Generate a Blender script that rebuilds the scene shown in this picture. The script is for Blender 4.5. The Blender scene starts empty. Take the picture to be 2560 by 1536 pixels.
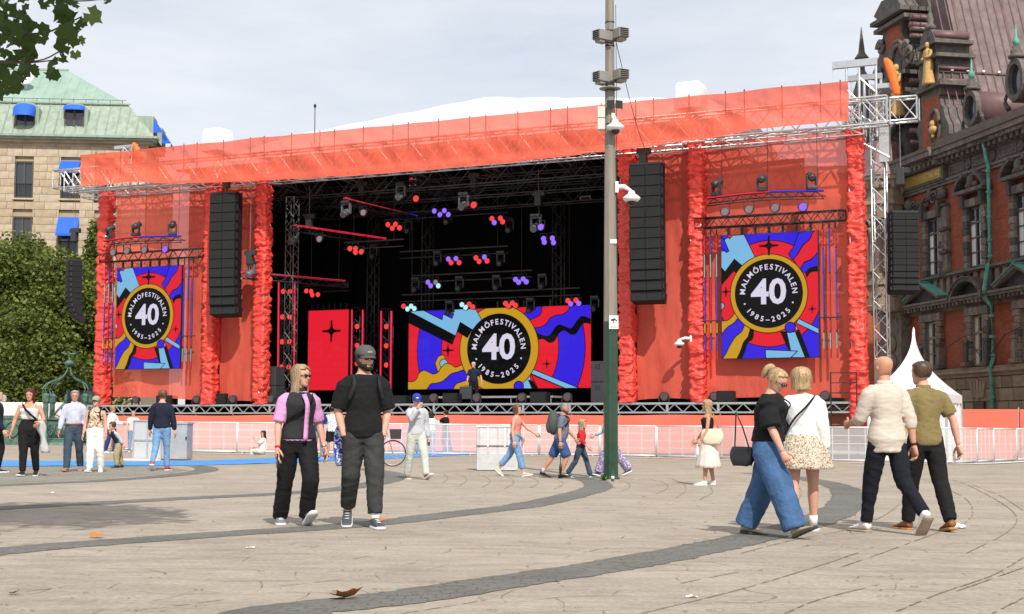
import bpy, bmesh, math, random
from mathutils import Vector, Matrix, noise, geometry
import numpy as np
random.seed(7)
sc = bpy.context.scene
COL = sc.collection
# ---------------------------------------------------------------- camera
F = 3650.0; IW, IH = 2560, 1536; HC = 1.03
PITCH = math.atan(301 / F); ROLL = math.radians(0.18)
cam_d = bpy.data.cameras.new('camera'); cam_o = bpy.data.objects.new('camera', cam_d); COL.objects.link(cam_o)
cam_d.sensor_width = 36; cam_d.lens = F / IW * 36; cam_d.clip_start = .1; cam_d.clip_end = 3000
FW = Vector((0, math.cos(PITCH), math.sin(PITCH))); RT = Vector((1, 0, 0)); UPV = RT.cross(FW)
R2 = RT * math.cos(ROLL) + UPV * math.sin(ROLL); U2 = UPV * math.cos(ROLL) - RT * math.sin(ROLL)
CAM = Vector((0, 0, HC))
cam_o.matrix_world = Matrix(((R2.x, U2.x, -FW.x, 0), (R2.y, U2.y, -FW.y, 0), (R2.z, U2.z, -FW.z, HC), (0, 0, 0, 1)))
sc.camera = cam_o
# ---------------------------------------------------------------- sky, sun, exposure
SUN_AZ = Vector((0.25, -0.968, 0)).normalized(); SUN_EL = math.radians(45)
wld = bpy.data.worlds.new('World'); sc.world = wld; wld.use_nodes = True
nt = wld.node_tree; nt.nodes.clear()
out = nt.nodes.new('ShaderNodeOutputWorld'); bg = nt.nodes.new('ShaderNodeBackground')
sky = nt.nodes.new('ShaderNodeTexSky'); sky.sky_type = 'NISHITA'; sky.sun_disc = False
sky.sun_elevation = SUN_EL; sky.sun_rotation = math.atan2(SUN_AZ.x, SUN_AZ.y)
sky.air_density = 1.0; sky.dust_density = 2.0; sky.ozone_density = 1.0
tc = nt.nodes.new('ShaderNodeTexCoord'); mp = nt.nodes.new('ShaderNodeMapping'); mp.inputs['Scale'].default_value = (1.2, 1.2, 5.0)
nz = nt.nodes.new('ShaderNodeTexNoise'); nz.inputs['Scale'].default_value = 2.2; nz.inputs['Detail'].default_value = 9; nz.inputs['Roughness'].default_value = .62
rp = nt.nodes.new('ShaderNodeValToRGB'); rp.color_ramp.elements[0].position = .28; rp.color_ramp.elements[0].color = (.6, .6, .6, 1); rp.color_ramp.elements[1].position = .66; rp.color_ramp.elements[1].color = (1, 1, 1, 1)
mx = nt.nodes.new('ShaderNodeMix'); mx.data_type = 'RGBA'
nt.links.new(tc.outputs['Generated'], mp.inputs['Vector']); nt.links.new(mp.outputs['Vector'], nz.inputs['Vector'])
nt.links.new(nz.outputs['Fac'], rp.inputs['Fac']); nt.links.new(rp.outputs['Color'], mx.inputs['Factor'])
nt.links.new(sky.outputs['Color'], mx.inputs['A']); mx.inputs['B'].default_value = (7.5, 7.75, 8.2, 1)   # thin high cloud
nt.links.new(mx.outputs['Result'], bg.inputs['Color']); bg.inputs['Strength'].default_value = 0.104
nt.links.new(bg.outputs['Background'], out.inputs['Surface'])
sl = bpy.data.lights.new('sun', 'SUN'); so = bpy.data.objects.new('sun', sl); COL.objects.link(so)
sl.energy = 3.9; sl.angle = math.radians(.55); sl.color = (1.0, .95, .87)
sd = Vector((SUN_AZ.x * math.cos(SUN_EL), SUN_AZ.y * math.cos(SUN_EL), math.sin(SUN_EL)))
so.rotation_euler = sd.to_track_quat('Z', 'Y').to_euler(); so.location = (10, -20, 40)
sc.view_settings.view_transform = 'Standard'; sc.view_settings.look = 'None'; sc.view_settings.exposure = 0.22; sc.view_settings.gamma = 1
sc.cycles.max_bounces = 8; sc.cycles.transparent_max_bounces = 24
# ---------------------------------------------------------------- pixel -> place
def ray(px, py): return FW + R2 * ((px - IW / 2) / F) + U2 * ((IH / 2 - py) / F)
def G(x, y): return -0.005 * x - 0.06 * math.exp(-((x - 1.5) / 7) ** 2 - ((y - 31) / 9) ** 2)
def gnd(px, py):
    d = ray(px, py); t = -HC / d.z
    for _ in range(12):
        p = CAM + d * t; t = (G(p.x, p.y) - HC) / d.z
    return CAM + d * t
PH = math.radians(25); SU = Vector((math.cos(PH), -math.sin(PH), 0)); SV = Vector((math.sin(PH), math.cos(PH), 0))
_d = ray(1200, 1000); SO = CAM + _d * (57.5 / _d.y); SO.z = 0
def SP(px, py, v=0):           # pixel -> (u, z) on the stage-parallel plane v
    d = ray(px, py); t = (SO + SV * v - CAM).dot(SV) / d.dot(SV); p = CAM + d * t
    return (p - SO).dot(SU), p.z
def SW(u, v, z): return SO + SU * u + SV * v + Vector((0, 0, z))
def at(px, py, y):
    d = ray(px, py); return CAM + d * (y / d.y)
# ---------------------------------------------------------------- materials
def s2l(c):
    def f(v):
        v /= 255.; return v / 12.92 if v <= .04045 else ((v + .055) / 1.055) ** 2.4
    return tuple(f(v) for v in c[:3])
MATS = {}
def M(name, rgb, rough=.6, metal=0., var=0., vs=8., bump=0., bs=40., emit=0., alpha=1., transl=0., spec=.5, hsv=None, stretch=None, coat=0., sheen=0.):
    """rgb: linear base colour 0..1 (tuple) ; var: tone variation ; bump: fine relief"""
    if name in MATS: return MATS[name]
    m = bpy.data.materials.new(name); m.use_nodes = True; n = m.node_tree.nodes; l = m.node_tree.links
    b = n['Principled BSDF']; o = n['Material Output']
    b.inputs['Base Color'].default_value = (*rgb, 1); b.inputs['Roughness'].default_value = rough; b.inputs['Metallic'].default_value = metal
    b.inputs['Specular IOR Level'].default_value = spec
    if coat: b.inputs['Coat Weight'].default_value = coat
    if sheen: b.inputs['Sheen Weight'].default_value = sheen
    vec = None
    if var or bump:
        t = n.new('ShaderNodeTexCoord'); vec = t.outputs['Object']
        if stretch:
            q = n.new('ShaderNodeMapping'); q.inputs['Scale'].default_value = stretch; l.new(vec, q.inputs['Vector']); vec = q.outputs['Vector']
    if var:
        z = n.new('ShaderNodeTexNoise'); z.inputs['Scale'].default_value = vs; z.inputs['Detail'].default_value = 6; z.inputs['Roughness'].default_value = .65
        l.new(vec, z.inputs['Vector'])
        r = n.new('ShaderNodeValToRGB'); e = r.color_ramp.elements
        e[0].position = .3; e[1].position = .7
        e[0].color = (*[max(0, c * (1 - var)) for c in rgb], 1); e[1].color = (*[min(1, c * (1 + var)) for c in rgb], 1)
        l.new(z.outputs['Fac'], r.inputs['Fac']); l.new(r.outputs['Color'], b.inputs['Base Color'])
    if bump:
        z2 = n.new('ShaderNodeTexNoise'); z2.inputs['Scale'].default_value = bs; z2.inputs['Detail'].default_value = 5
        l.new(vec, z2.inputs['Vector'])
        bp = n.new('ShaderNodeBump'); bp.inputs['Strength'].default_value = bump; bp.inputs['Distance'].default_value = .02
        l.new(z2.outputs['Fac'], bp.inputs['Height']); l.new(bp.outputs['Normal'], b.inputs['Normal'])
    if emit:
        b.inputs['Emission Color'].default_value = (*rgb, 1); b.inputs['Emission Strength'].default_value = emit
    last = b.outputs['BSDF']
    if transl:
        tr = n.new('ShaderNodeBsdfTranslucent'); tr.inputs['Color'].default_value = (*rgb, 1)
        ms = n.new('ShaderNodeMixShader'); ms.inputs['Fac'].default_value = transl
        l.new(last, ms.inputs[1]); l.new(tr.outputs['BSDF'], ms.inputs[2]); last = ms.outputs['Shader']
    if alpha < 1:
        tp = n.new('ShaderNodeBsdfTransparent'); ms = n.new('ShaderNodeMixShader'); ms.inputs['Fac'].default_value = alpha
        l.new(tp.outputs['BSDF'], ms.inputs[1]); l.new(last, ms.inputs[2]); last = ms.outputs['Shader']
    l.new(last, o.inputs['Surface'])
    MATS[name] = m; return m
# ---------------------------------------------------------------- mesh collector
class MB:
    def __init__(s): s.v = []; s.f = []; s.mi = []
    def add(s, vs, fs, mi=0):
        k = len(s.v); s.v += [tuple(p) for p in vs]; s.f += [tuple(i + k for i in f) for f in fs]; s.mi += [mi] * len(fs); return s
    def box(s, c, d, R=None, mi=0, taper=1.):
        hx, hy, hz = d[0] / 2, d[1] / 2, d[2] / 2; P = []
        for z, t in ((-hz, 1), (hz, taper)):
            for x, y in ((-hx, -hy), (hx, -hy), (hx, hy), (-hx, hy)): P.append(Vector((x * t, y * t, z)))
        if R is not None: P = [R @ p for p in P]
        c = Vector(c)
        return s.add([p + c for p in P], [(3, 2, 1, 0), (4, 5, 6, 7), (0, 1, 5, 4), (1, 2, 6, 5), (2, 3, 7, 6), (3, 0, 4, 7)], mi)
    def b2(s, a, b, mi=0):       # box from corner to corner
        return s.box([(a[i] + b[i]) / 2 for i in range(3)], [abs(b[i] - a[i]) for i in range(3)], None, mi)
    def tube(s, p0, p1, r, n=6, r1=None, cap=True, mi=0):
        p0 = Vector(p0); p1 = Vector(p1); r1 = r if r1 is None else r1; d = p1 - p0
        if d.length < 1e-6: return s
        q = d.to_track_quat('Z', 'Y'); P = []
        for p, rr in ((p0, r), (p1, r1)):
            for i in range(n):
                a = 2 * math.pi * i / n; P.append(p + q @ Vector((rr * math.cos(a), rr * math.sin(a), 0)))
        fs = [(i, (i + 1) % n, n + (i + 1) % n, n + i) for i in range(n)]
        if cap: fs += [tuple(range(n - 1, -1, -1)), tuple(range(n, 2 * n))]
        return s.add(P, fs, mi)
    def path(s, pts, r, n=6, mi=0):
        pts = [Vector(p) for p in pts]; rs = r if isinstance(r, (list, tuple)) else [r] * len(pts); P = []
        ref = Vector((0, 0, 1))
        for i, p in enumerate(pts):
            t = (pts[min(i + 1, len(pts) - 1)] - pts[max(i - 1, 0)]).normalized()
            a = t.cross(ref); a = a.normalized() if a.length > .05 else t.orthogonal().normalized()
            b = t.cross(a)
            for k in range(n):
                w = 2 * math.pi * k / n; P.append(p + (a * math.cos(w) + b * math.sin(w)) * rs[i])
        fs = [(i * n + k, i * n + (k + 1) % n, (i + 1) * n + (k + 1) % n, (i + 1) * n + k) for i in range(len(pts) - 1) for k in range(n)]
        fs += [tuple(range(n - 1, -1, -1)), tuple(range((len(pts) - 1) * n, len(pts) * n))]
        return s.add(P, fs, mi)
    def lathe(s, prof, n=16, c=(0, 0, 0), mi=0, R=None, sx=1, sy=1):
        P = []; c = Vector(c)
        for r, z in prof:
            for k in range(n):
                a = 2 * math.pi * k / n; p = Vector((r * math.cos(a) * sx, r * math.sin(a) * sy, z)); P.append((R @ p if R is not None else p) + c)
        m = len(prof); fs = [(i * n + k, i * n + (k + 1) % n, (i + 1) * n + (k + 1) % n, (i + 1) * n + k) for i in range(m - 1) for k in range(n)]
        fs += [tuple(range(n - 1, -1, -1)), tuple(range((m - 1) * n, m * n))]
        return s.add(P, fs, mi)
    def prism(s, poly, y0, y1, mi=0):     # poly of (x,z) extruded along y
        n = len(poly); P = [(x, y0, z) for x, z in poly] + [(x, y1, z) for x, z in poly]
        tri = geometry.tessellate_polygon([[Vector((x, z, 0)) for x, z in poly]])
        fs = [tuple(t) for t in tri] + [tuple(i + n for i in reversed(t)) for t in tri] + [(i, (i + 1) % n, n + (i + 1) % n, n + i) for i in range(n)]
        return s.add(P, fs, mi)
    def ell(s, c, r, n=12, m=8, R=None, mi=0):
        return s.lathe([(max(.0005, math.sin(math.pi * i / m)) , -math.cos(math.pi * i / m)) for i in range(m + 1)], n, (0, 0, 0), mi) if False else s._ell(c, r, n, m, R, mi)
    def _ell(s, c, r, n, m, R, mi):
        c = Vector(c); P = []
        for i in range(m + 1):
            a = math.pi * i / m; z = -math.cos(a); q = max(.02, math.sin(a))
            for k in range(n):
                b = 2 * math.pi * k / n; p = Vector((r[0] * q * math.cos(b), r[1] * q * math.sin(b), r[2] * z)); P.append((R @ p if R is not None else p) + c)
        fs = [(i * n + k, i * n + (k + 1) % n, (i + 1) * n + (k + 1) % n, (i + 1) * n + k) for i in range(m) for k in range(n)]
        fs += [tuple(range(n - 1, -1, -1)), tuple(range(m * n, m * n + n))]
        return s.add(P, fs, mi)
    def grid(s, fn, nu, nv, mi=0):
        P = [fn(i / nu, j / nv) for j in range(nv + 1) for i in range(nu + 1)]
        return s.add(P, [(j * (nu + 1) + i, j * (nu + 1) + i + 1, (j + 1) * (nu + 1) + i + 1, (j + 1) * (nu + 1) + i) for j in range(nv) for i in range(nu)], mi)
    def loft(s, rings, mi=0, cap=True):
        n = len(rings[0]); P = [p for r in rings for p in r]
        fs = [(i * n + k, i * n + (k + 1) % n, (i + 1) * n + (k + 1) % n, (i + 1) * n + k) for i in range(len(rings) - 1) for k in range(n)]
        if cap: fs += [tuple(range(n - 1, -1, -1)), tuple(range((len(rings) - 1) * n, len(rings) * n))]
        return s.add(P, fs, mi)
    def mesh(s, name, mats, smooth=False):
        me = bpy.data.meshes.new(name); me.from_pydata(s.v, [], s.f)
        for m in (mats if isinstance(mats, (list, tuple)) else [mats]): me.materials.append(m)
        if any(s.mi): me.polygons.foreach_set('material_index', s.mi)
        if smooth: me.polygons.foreach_set('use_smooth', [True] * len(me.polygons))
        me.update(); return me
    def build(s, name, mats, parent=None, smooth=False, bevel=0., fixn=True):
        me = s.mesh(name, mats, smooth)
        if fixn:
            bm = bmesh.new(); bm.from_mesh(me); bmesh.ops.recalc_face_normals(bm, faces=bm.faces[:]); bm.to_mesh(me); bm.free()
        o = link(name, me, parent)
        if bevel:
            md = o.modifiers.new('bevel', 'BEVEL'); md.width = bevel; md.segments = 2; md.limit_method = 'ANGLE'
        return o
def link(name, me, parent=None):
    o = bpy.data.objects.new(name, me); COL.objects.link(o)
    if parent is not None: o.parent = parent
    return o
def tag(o, label=None, cat=None, group=None, kind=None):
    if label: o['label'] = label
    if cat: o['category'] = cat
    if group: o['group'] = group
    if kind: o['kind'] = kind
    return o
def thing(name, label, cat, loc=(0, 0, 0), rz=0., group=None, R=None):
    o = bpy.data.objects.new(name, None); COL.objects.link(o); o.empty_display_size = .2
    o.location = loc; o.rotation_euler = R.to_euler() if R is not None else (0, 0, rz)
    return tag(o, label, cat, group)
def sthing(name, label, cat, u, v, z, group=None): return thing(name, label, cat, SW(u, v, z), -PH, group)
def copy_tree(o, parent=None):
    c = o.copy(); COL.objects.link(c)
    if parent is not None: c.parent = parent
    for ch in list(o.children): copy_tree(ch, c)
    return c
ORD = ['leftmost'] + [w + ' from the left' for w in 'second third fourth fifth sixth seventh eighth ninth tenth eleventh twelfth thirteenth fourteenth'.split()]
def rotz(a): return Matrix.Rotation(a, 3, 'Z')
def cat_rom(pts, n=8):
    pts = [Vector(p) for p in pts]; P = [pts[0] * 2 - pts[1]] + pts + [pts[-1] * 2 - pts[-2]]; o = []
    for i in range(1, len(P) - 2):
        for k in range(n):
            t = k / n; a, b, c, d = P[i - 1:i + 3]
            o.append(.5 * ((2 * b) + (c - a) * t + (2 * a - 5 * b + 4 * c - d) * t * t + (3 * b - a - 3 * c + d) * t ** 3))
    return o + [pts[-1]]
def nzf(x, y=0., z=0.): return noise.noise(Vector((x, y, z)))
# common materials
m_alu = M('aluminium', (.62, .63, .64), .38, .85, .12, 6)
m_blk = M('black_metal', (.022, .022, .024), .55, .2)
m_steel_d = M('dark_truss_steel', (.10, .095, .09), .5, .6)
m_galv = M('galvanised_steel', (.48, .50, .51), .45, .7, .15, 14)
m_grille = M('speaker_grille', (.0085, .009, .0095), .85, 0, .3, 60, .4, 300)
m_rubber = M('black_rubber', (.02, .02, .02), .8)
def truss(root, p0, p1, size, mat, bays=None, r=.025, n=5, hang=False, h=None):
    """box truss as parts of root: four chords and joined bracing"""
    p0 = Vector(p0); p1 = Vector(p1); d = (p1 - p0); L = d.length; t = d / L
    a = t.cross(Vector((0, 0, 1))); a = a.normalized() if a.length > .1 else Vector((1, 0, 0)); b = a.cross(t).normalized()
    h = h or size; bays = bays or max(2, round(L / size))
    cs = [a * (i * size / 2) + b * (j * h / 2) for i, j in ((-1, -1), (1, -1), (1, 1), (-1, 1))]
    for c in cs: MB().tube(p0 + c, p1 + c, r, n).build('chord', mat, root, True)
    m = MB()
    for k in range(bays):
        q0 = p0 + t * L * k / bays; q1 = p0 + t * L * (k + 1) / bays
        for f in range(4):
            c0, c1 = cs[f], cs[(f + 1) % 4]
            if k % 2: c0, c1 = c1, c0
            m.tube(q0 + c0, q1 + c1, r * .6, 4, cap=False)
            if k == 0 or k == bays - 1:
                q = q0 if k == 0 else q1
                m.tube(q + cs[f], q + cs[(f + 1) % 4], r * .8, 4, cap=False)
    o = m.build('bracing', mat, root); o['kind'] = 'stuff'
# ================================================================ ground
def nodes_mat(name):
    m = bpy.data.materials.new(name); m.use_nodes = True; return m, m.node_tree.nodes, m.node_tree.links, m.node_tree.nodes['Principled BSDF']
def ramp(n, l, src, stops):
    r = n.new('ShaderNodeValToRGB'); e = r.color_ramp.elements
    while len(e) < len(stops): e.new(.5)
    for k, (p, c) in enumerate(stops): e[k].position = p; e[k].color = (*c, 1) if len(c) == 3 else c
    l.new(src, r.inputs['Fac']); return r.outputs['Color']
def noisen(n, l, vec, scale, detail=6, rough=.6, stretch=None):
    if stretch:
        q = n.new('ShaderNodeMapping'); q.inputs['Scale'].default_value = stretch; l.new(vec, q.inputs['Vector']); vec = q.outputs['Vector']
    z = n.new('ShaderNodeTexNoise'); z.inputs['Scale'].default_value = scale; z.inputs['Detail'].default_value = detail; z.inputs['Roughness'].default_value = rough
    l.new(vec, z.inputs['Vector']); return z.outputs['Fac']
def mixc(n, l, fac, a, b, mode='MIX'):
    x = n.new('ShaderNodeMix'); x.data_type = 'RGBA'; x.blend_type = mode
    for s, v in (('Factor', fac), ('A', a), ('B', b)):
        if isinstance(v, (int, float)): x.inputs[s].default_value = v
        elif isinstance(v, tuple): x.inputs[s].default_value = (*v, 1)
        else: l.new(v, x.inputs[s])
    return x.outputs['Result']
def paving(name, light, dark, moss=.5, bw=.72, bh=.46, gl=.44):
    m, n, l, b = nodes_mat(name); t = n.new('ShaderNodeTexCoord'); v = t.outputs['Object']
    base = ramp(n, l, noisen(n, l, v, .55, 8, .6), [(.3, dark), (.72, light)])
    base = mixc(n, l, .8, base, ramp(n, l, noisen(n, l, v, 26, 5, .75), [(.25, (.56, .55, .54)), (.7, (1.18, 1.17, 1.14))]), 'MULTIPLY')
    base = mixc(n, l, .6, base, ramp(n, l, noisen(n, l, v, 2.6, 7, .7, (.6, 1.5, 1)), [(.36, (.70, .68, .65)), (.6, (1.06, 1.06, 1.06))]), 'MULTIPLY')
    # slab joints, broken and bent
    w = n.new('ShaderNodeVectorMath'); w.operation = 'ADD'
    wn = n.new('ShaderNodeTexNoise'); wn.inputs['Scale'].default_value = .35; l.new(v, wn.inputs['Vector'])
    ws = n.new('ShaderNodeVectorMath'); ws.operation = 'SCALE'; ws.inputs['Scale'].default_value = 2.2; l.new(wn.outputs['Color'], ws.inputs[0])
    l.new(v, w.inputs[0]); l.new(ws.outputs['Vector'], w.inputs[1])
    br = n.new('ShaderNodeTexBrick'); br.inputs['Scale'].default_value = 1.0; br.inputs['Mortar Size'].default_value = .011; br.inputs['Mortar Smooth'].default_value = .5
    br.inputs['Brick Width'].default_value = bw; br.inputs['Row Height'].default_value = bh; br.inputs['Color1'].default_value = (0, 0, 0, 1); br.inputs['Color2'].default_value = (.12, .12, .12, 1); br.inputs['Mortar'].default_value = (1, 1, 1, 1)
    l.new(w.outputs['Vector'], br.inputs['Vector'])
    gate = ramp(n, l, noisen(n, l, v, 1.7, 5, .7), [(gl, (0, 0, 0)), (gl + .16, (1, 1, 1))])
    jf = n.new('ShaderNodeMath'); jf.operation = 'MULTIPLY'; l.new(br.outputs['Color'], jf.inputs[0]); l.new(gate, jf.inputs[1])
    jf2 = n.new('ShaderNodeMath'); jf2.operation = 'MULTIPLY'; jf2.inputs[1].default_value = .75; l.new(jf.outputs[0], jf2.inputs[0])
    mossc = ramp(n, l, noisen(n, l, v, 5, 3), [(.4, (.09, .075, .055)), (.6, (.085, .10, .03))])
    base = mixc(n, l, jf2.outputs[0], base, mossc)
    tuft = ramp(n, l, noisen(n, l, v, 9, 4, .6, (1, 2.2, 1)), [(.70, (0, 0, 0)), (.75, (1, 1, 1))])
    tf = n.new('ShaderNodeMath'); tf.operation = 'MULTIPLY'; l.new(tuft, tf.inputs[0]); tf.inputs[1].default_value = moss
    base = mixc(n, l, tf.outputs[0], base, (.10, .105, .035))
    l.new(base, b.inputs['Base Color']); b.inputs['Roughness'].default_value = .85; b.inputs['Specular IOR Level'].default_value = .25
    bp = n.new('ShaderNodeBump'); bp.inputs['Strength'].default_value = .35; bp.inputs['Distance'].default_value = .02
    l.new(noisen(n, l, v, 34, 6, .7), bp.inputs['Height']); l.new(bp.outputs['Normal'], b.inputs['Normal'])
    return m
m_pave = paving('beige_granite_paving', (.45, .392, .325), (.345, .298, .247))
m_band = paving('dark_granite_paving', (.215, .21, .205), (.15, .148, .145), .9, .13, .12, .34)
m_cob = paving('grey_cobbles', (.36, .335, .30), (.27, .25, .22), .3, .16, .12, .25)
def axis(a, b, dense0, dense1, step, far):
    xs = [a + far * 0]; x = a; o = [a]
    while x < b:
        d = 0 if dense0 <= x <= dense1 else min(abs(x - dense0), abs(x - dense1)); x += step + d * .22; o.append(min(x, b))
    return o
gx = axis(-420, 420, -28, 28, 1.0, 0); gy = axis(-80, 1200, 2, 75, 1.0, 0)
gm = MB(); P = [(x, y, G(x, y)) for y in gy for x in gx]; nx = len(gx)
gm.add(P, [(j * nx + i, j * nx + i + 1, (j + 1) * nx + i + 1, (j + 1) * nx + i) for j in range(len(gy) - 1) for i in range(nx - 1)])
tag(gm.build('ground', m_pave, None, True, fixn=False), kind='structure')
def ribbon(pts, w, lift, name, mat, jit=0., seg=8, kind='structure', parent=None):
    c = cat_rom(pts, seg); m = MB(); P = []
    for i, p in enumerate(c):
        t = (c[min(i + 1, len(c) - 1)] - c[max(i - 1, 0)]); t.z = 0; t.normalize(); a = Vector((-t.y, t.x, 0))
        ww = w * (1 + jit * (nzf(p.x * 3, p.y * 3) + nzf(p.x * 9, p.y * 9))); q = p + a * jit * (.3 * nzf(p.x, p.y, 5) + .25 * nzf(p.x * 8, p.y * 8, 5))
        for s in (-1, 1):
            e = q + a * s * ww / 2; P.append((e.x, e.y, G(e.x, e.y) + lift))
    m.add(P, [(2 * i, 2 * i + 1, 2 * i + 3, 2 * i + 2) for i in range(len(c) - 1)])
    o = m.build(name, mat, parent, fixn=False)
    if parent is None: tag(o, kind=kind)
    return o
def gp(L): return [gnd(*p) for p in L]
bands = [[(560, 1600), (700, 1532), (1000, 1495), (1280, 1452), (1600, 1402), (1850, 1352), (1990, 1318), (2090, 1280), (2122, 1245), (2095, 1216), (2000, 1196), (1880, 1184)],
         [(-120, 1392), (120, 1368), (500, 1340), (900, 1312), (1150, 1284), (1300, 1266), (1420, 1242), (1488, 1222), (1492, 1208), (1450, 1196), (1330, 1184)],
         [(-120, 1279), (100, 1266), (400, 1250), (709, 1234), (854, 1222), (960, 1204), (984, 1191), (965, 1181), (880, 1172)],
         [(-120, 1222), (0, 1214), (259, 1202), (440, 1188), (515, 1176), (500, 1167), (430, 1162)]]
for b_ in bands:
    ribbon(gp(b_), .54, .004, 'paving_band', m_band, .10, 40)
# cobbled field in front of the left gate
cobp = gp([(-200, 1216), (0, 1210), (250, 1198), (430, 1184), (470, 1176), (440, 1170), (300, 1160), (0, 1150), (-200, 1148)])
cm = MB(); cm.add([(p.x, p.y, G(p.x, p.y) + .0025) for p in cobp], [tuple(range(len(cobp)))])
tag(cm.build('cobbled_paving', m_cob, None, fixn=False), kind='structure')
# long mossy joints between the paving rows
m_moss = M('joint_moss', (.24, .215, .13), .95, 0, .5, 9)
J = [[(2560, 1395), (2480, 1440), (2350, 1485), (2230, 1535)], [(2415, 1385), (2520, 1330), (2540, 1290), (2490, 1250), (2420, 1214), (2380, 1200)],
     [(2405, 1316), (2432, 1282), (2410, 1245), (2340, 1211), (2290, 1196)], [(1850, 1385), (1980, 1352), (2130, 1322), (2210, 1290), (2250, 1260)],
     [(2100, 1420), (2230, 1375), (2330, 1338), (2400, 1312)], [(2560, 1278), (2500, 1240), (2430, 1212)],
     [(1895, 1262), (1922, 1235), (1905, 1212), (1850, 1200), (1790, 1192)], [(1970, 1262), (2002, 1240), (1995, 1218), (1950, 1200)],
     [(1105, 1208), (1120, 1198), (1112, 1188), (1080, 1180)], [(1150, 1214), (1166, 1203), (1160, 1192), (1130, 1183)], [(1205, 1220), (1225, 1206), (1216, 1194), (1190, 1185)],
     [(1262, 1222), (1284, 1208), (1275, 1196), (1245, 1186)], [(1325, 1220), (1345, 1209), (1338, 1199), (1310, 1190)], [(1385, 1224), (1407, 1212), (1400, 1202), (1365, 1192)],
     [(1545, 1232), (1575, 1218), (1565, 1206), (1530, 1197)], [(1640, 1236), (1670, 1219), (1655, 1206), (1620, 1197)], [(1690, 1246), (1715, 1226), (1705, 1208), (1670, 1196)], [(1750, 1250), (1780, 1232), (1775, 1216)],
     [(1530, 1420), (1700, 1378), (1860, 1340)], [(1600, 1536), (1850, 1475), (2050, 1415), (2160, 1378)], [(1000, 1536), (1150, 1512), (1220, 1500)], [(1960, 1536), (2050, 1500), (2200, 1462)],
     [(330, 1528), (470, 1512), (560, 1500)], [(1460, 1382), (1520, 1370)], [(1700, 1460), (1850, 1430)], [(700, 1466), (860, 1450)], [(60, 1480), (180, 1466)], [(2390, 1480), (2560, 1420)], [(2480, 1536), (2560, 1495)]]
jm = MB(); rr = random.Random(3)
for L in J:
    c = cat_rom(gp(L), 26); i = 0
    while i < len(c) - 2:
        run = rr.randint(3, 16); seg = c[i:i + run + 1]
        if len(seg) > 1:
            P = []
            for k, p in enumerate(seg):
                t = (seg[min(k + 1, len(seg) - 1)] - seg[max(k - 1, 0)]); t.z = 0; t.normalize(); a = Vector((-t.y, t.x, 0)); w = (.009 + .010 * abs(nzf(p.x * 6, p.y * 6))) * (.25 if k in (0, len(seg) - 1) else 1) * (1 + p.y * .015)
                for s in (-1, 1):
                    e = p + a * s * w * .5; P.append((e.x, e.y, G(e.x, e.y) + .0065))
            jm.add(P, [(2 * k, 2 * k + 1, 2 * k + 3, 2 * k + 2) for k in range(len(seg) - 1)])
        i += run + rr.randint(0, 3)
o = jm.build('joint_moss', m_moss, None, fixn=False); tag(o, 'thin mossy joints curving between the paving rows', 'moss', kind='stuff')
# small moss tufts in the near joints
tm_ = MB()
for _ in range(170):
    px, py = rr.uniform(-40, 2600), 1240 + 296 * rr.random() ** .8; p = gnd(px, py); k = rr.uniform(.012, .034)
    for _ in range(rr.randint(2, 5)):
        q = p + Vector((rr.uniform(-1.6, 1.6) * k, rr.uniform(-.4, .4) * k, 0)); r = k * rr.uniform(.2, .45); n_ = 6
        P = [(q.x + r * math.cos(6.283 * i / n_) * rr.uniform(.6, 1.6), q.y + r * math.sin(6.283 * i / n_) * rr.uniform(.4, 1), G(q.x, q.y) + .007) for i in range(n_)] + [(q.x, q.y, G(q.x, q.y) + .007 + r * .25)]
        tm_.add(P, [(i, (i + 1) % n_, n_) for i in range(n_)])
tag(tm_.build('moss_tufts', M('moss_green', (.10, .115, .032), .95, 0, .4, 30), None, fixn=False), 'small green moss tufts scattered in the paving joints', 'moss', kind='stuff')
# blue carpet lane
m_blue = M('blue_carpet', (.055, .25, .62), .9, 0, .18, 3, .3, 60)
top = gp([(-80, 1150), (0, 1152), (300, 1155), (520, 1152), (760, 1143), (1000, 1137), (1180, 1133)]); bot = gp([(-80, 1168), (0, 1167), (300, 1166), (520, 1164), (760, 1156), (1000, 1146), (1180, 1138)])
bm_ = MB(); P = []
A_ = cat_rom(top, 6); B_ = cat_rom(bot, 6)
for a, b in zip(A_, B_):
    for t in range(5):
        p = a.lerp(b, t / 4); P.append((p.x, p.y, G(p.x, p.y) + .012 + .012 * nzf(p.x * 1.3, p.y * 1.3)))
bm_.add(P, [(i * 5 + t, i * 5 + t + 1, (i + 1) * 5 + t + 1, (i + 1) * 5 + t) for i in range(len(A_) - 1) for t in range(4)])
tag(bm_.build('blue_carpet', m_blue, None, True, fixn=False), 'long blue carpet lane laid across the paving toward the stage', 'carpet')
# ================================================================ shared unit meshes for bricks and stones
UNIT = {}
def unit(mat, bev=True):
    if mat.name not in UNIT:
        b = MB(); e = .04 if bev else 0
        b.box((0, 0, 0), (1, 1, 1)); UNIT[mat.name] = b.mesh('stone_' + mat.name, mat)
    return UNIT[mat.name]
def stone(parent, c, d, mat, name='stone', R=None):
    o = link(name, unit(mat), parent); o.location = c; o.scale = d
    if R is not None: o.rotation_euler = R
    return o
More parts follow.
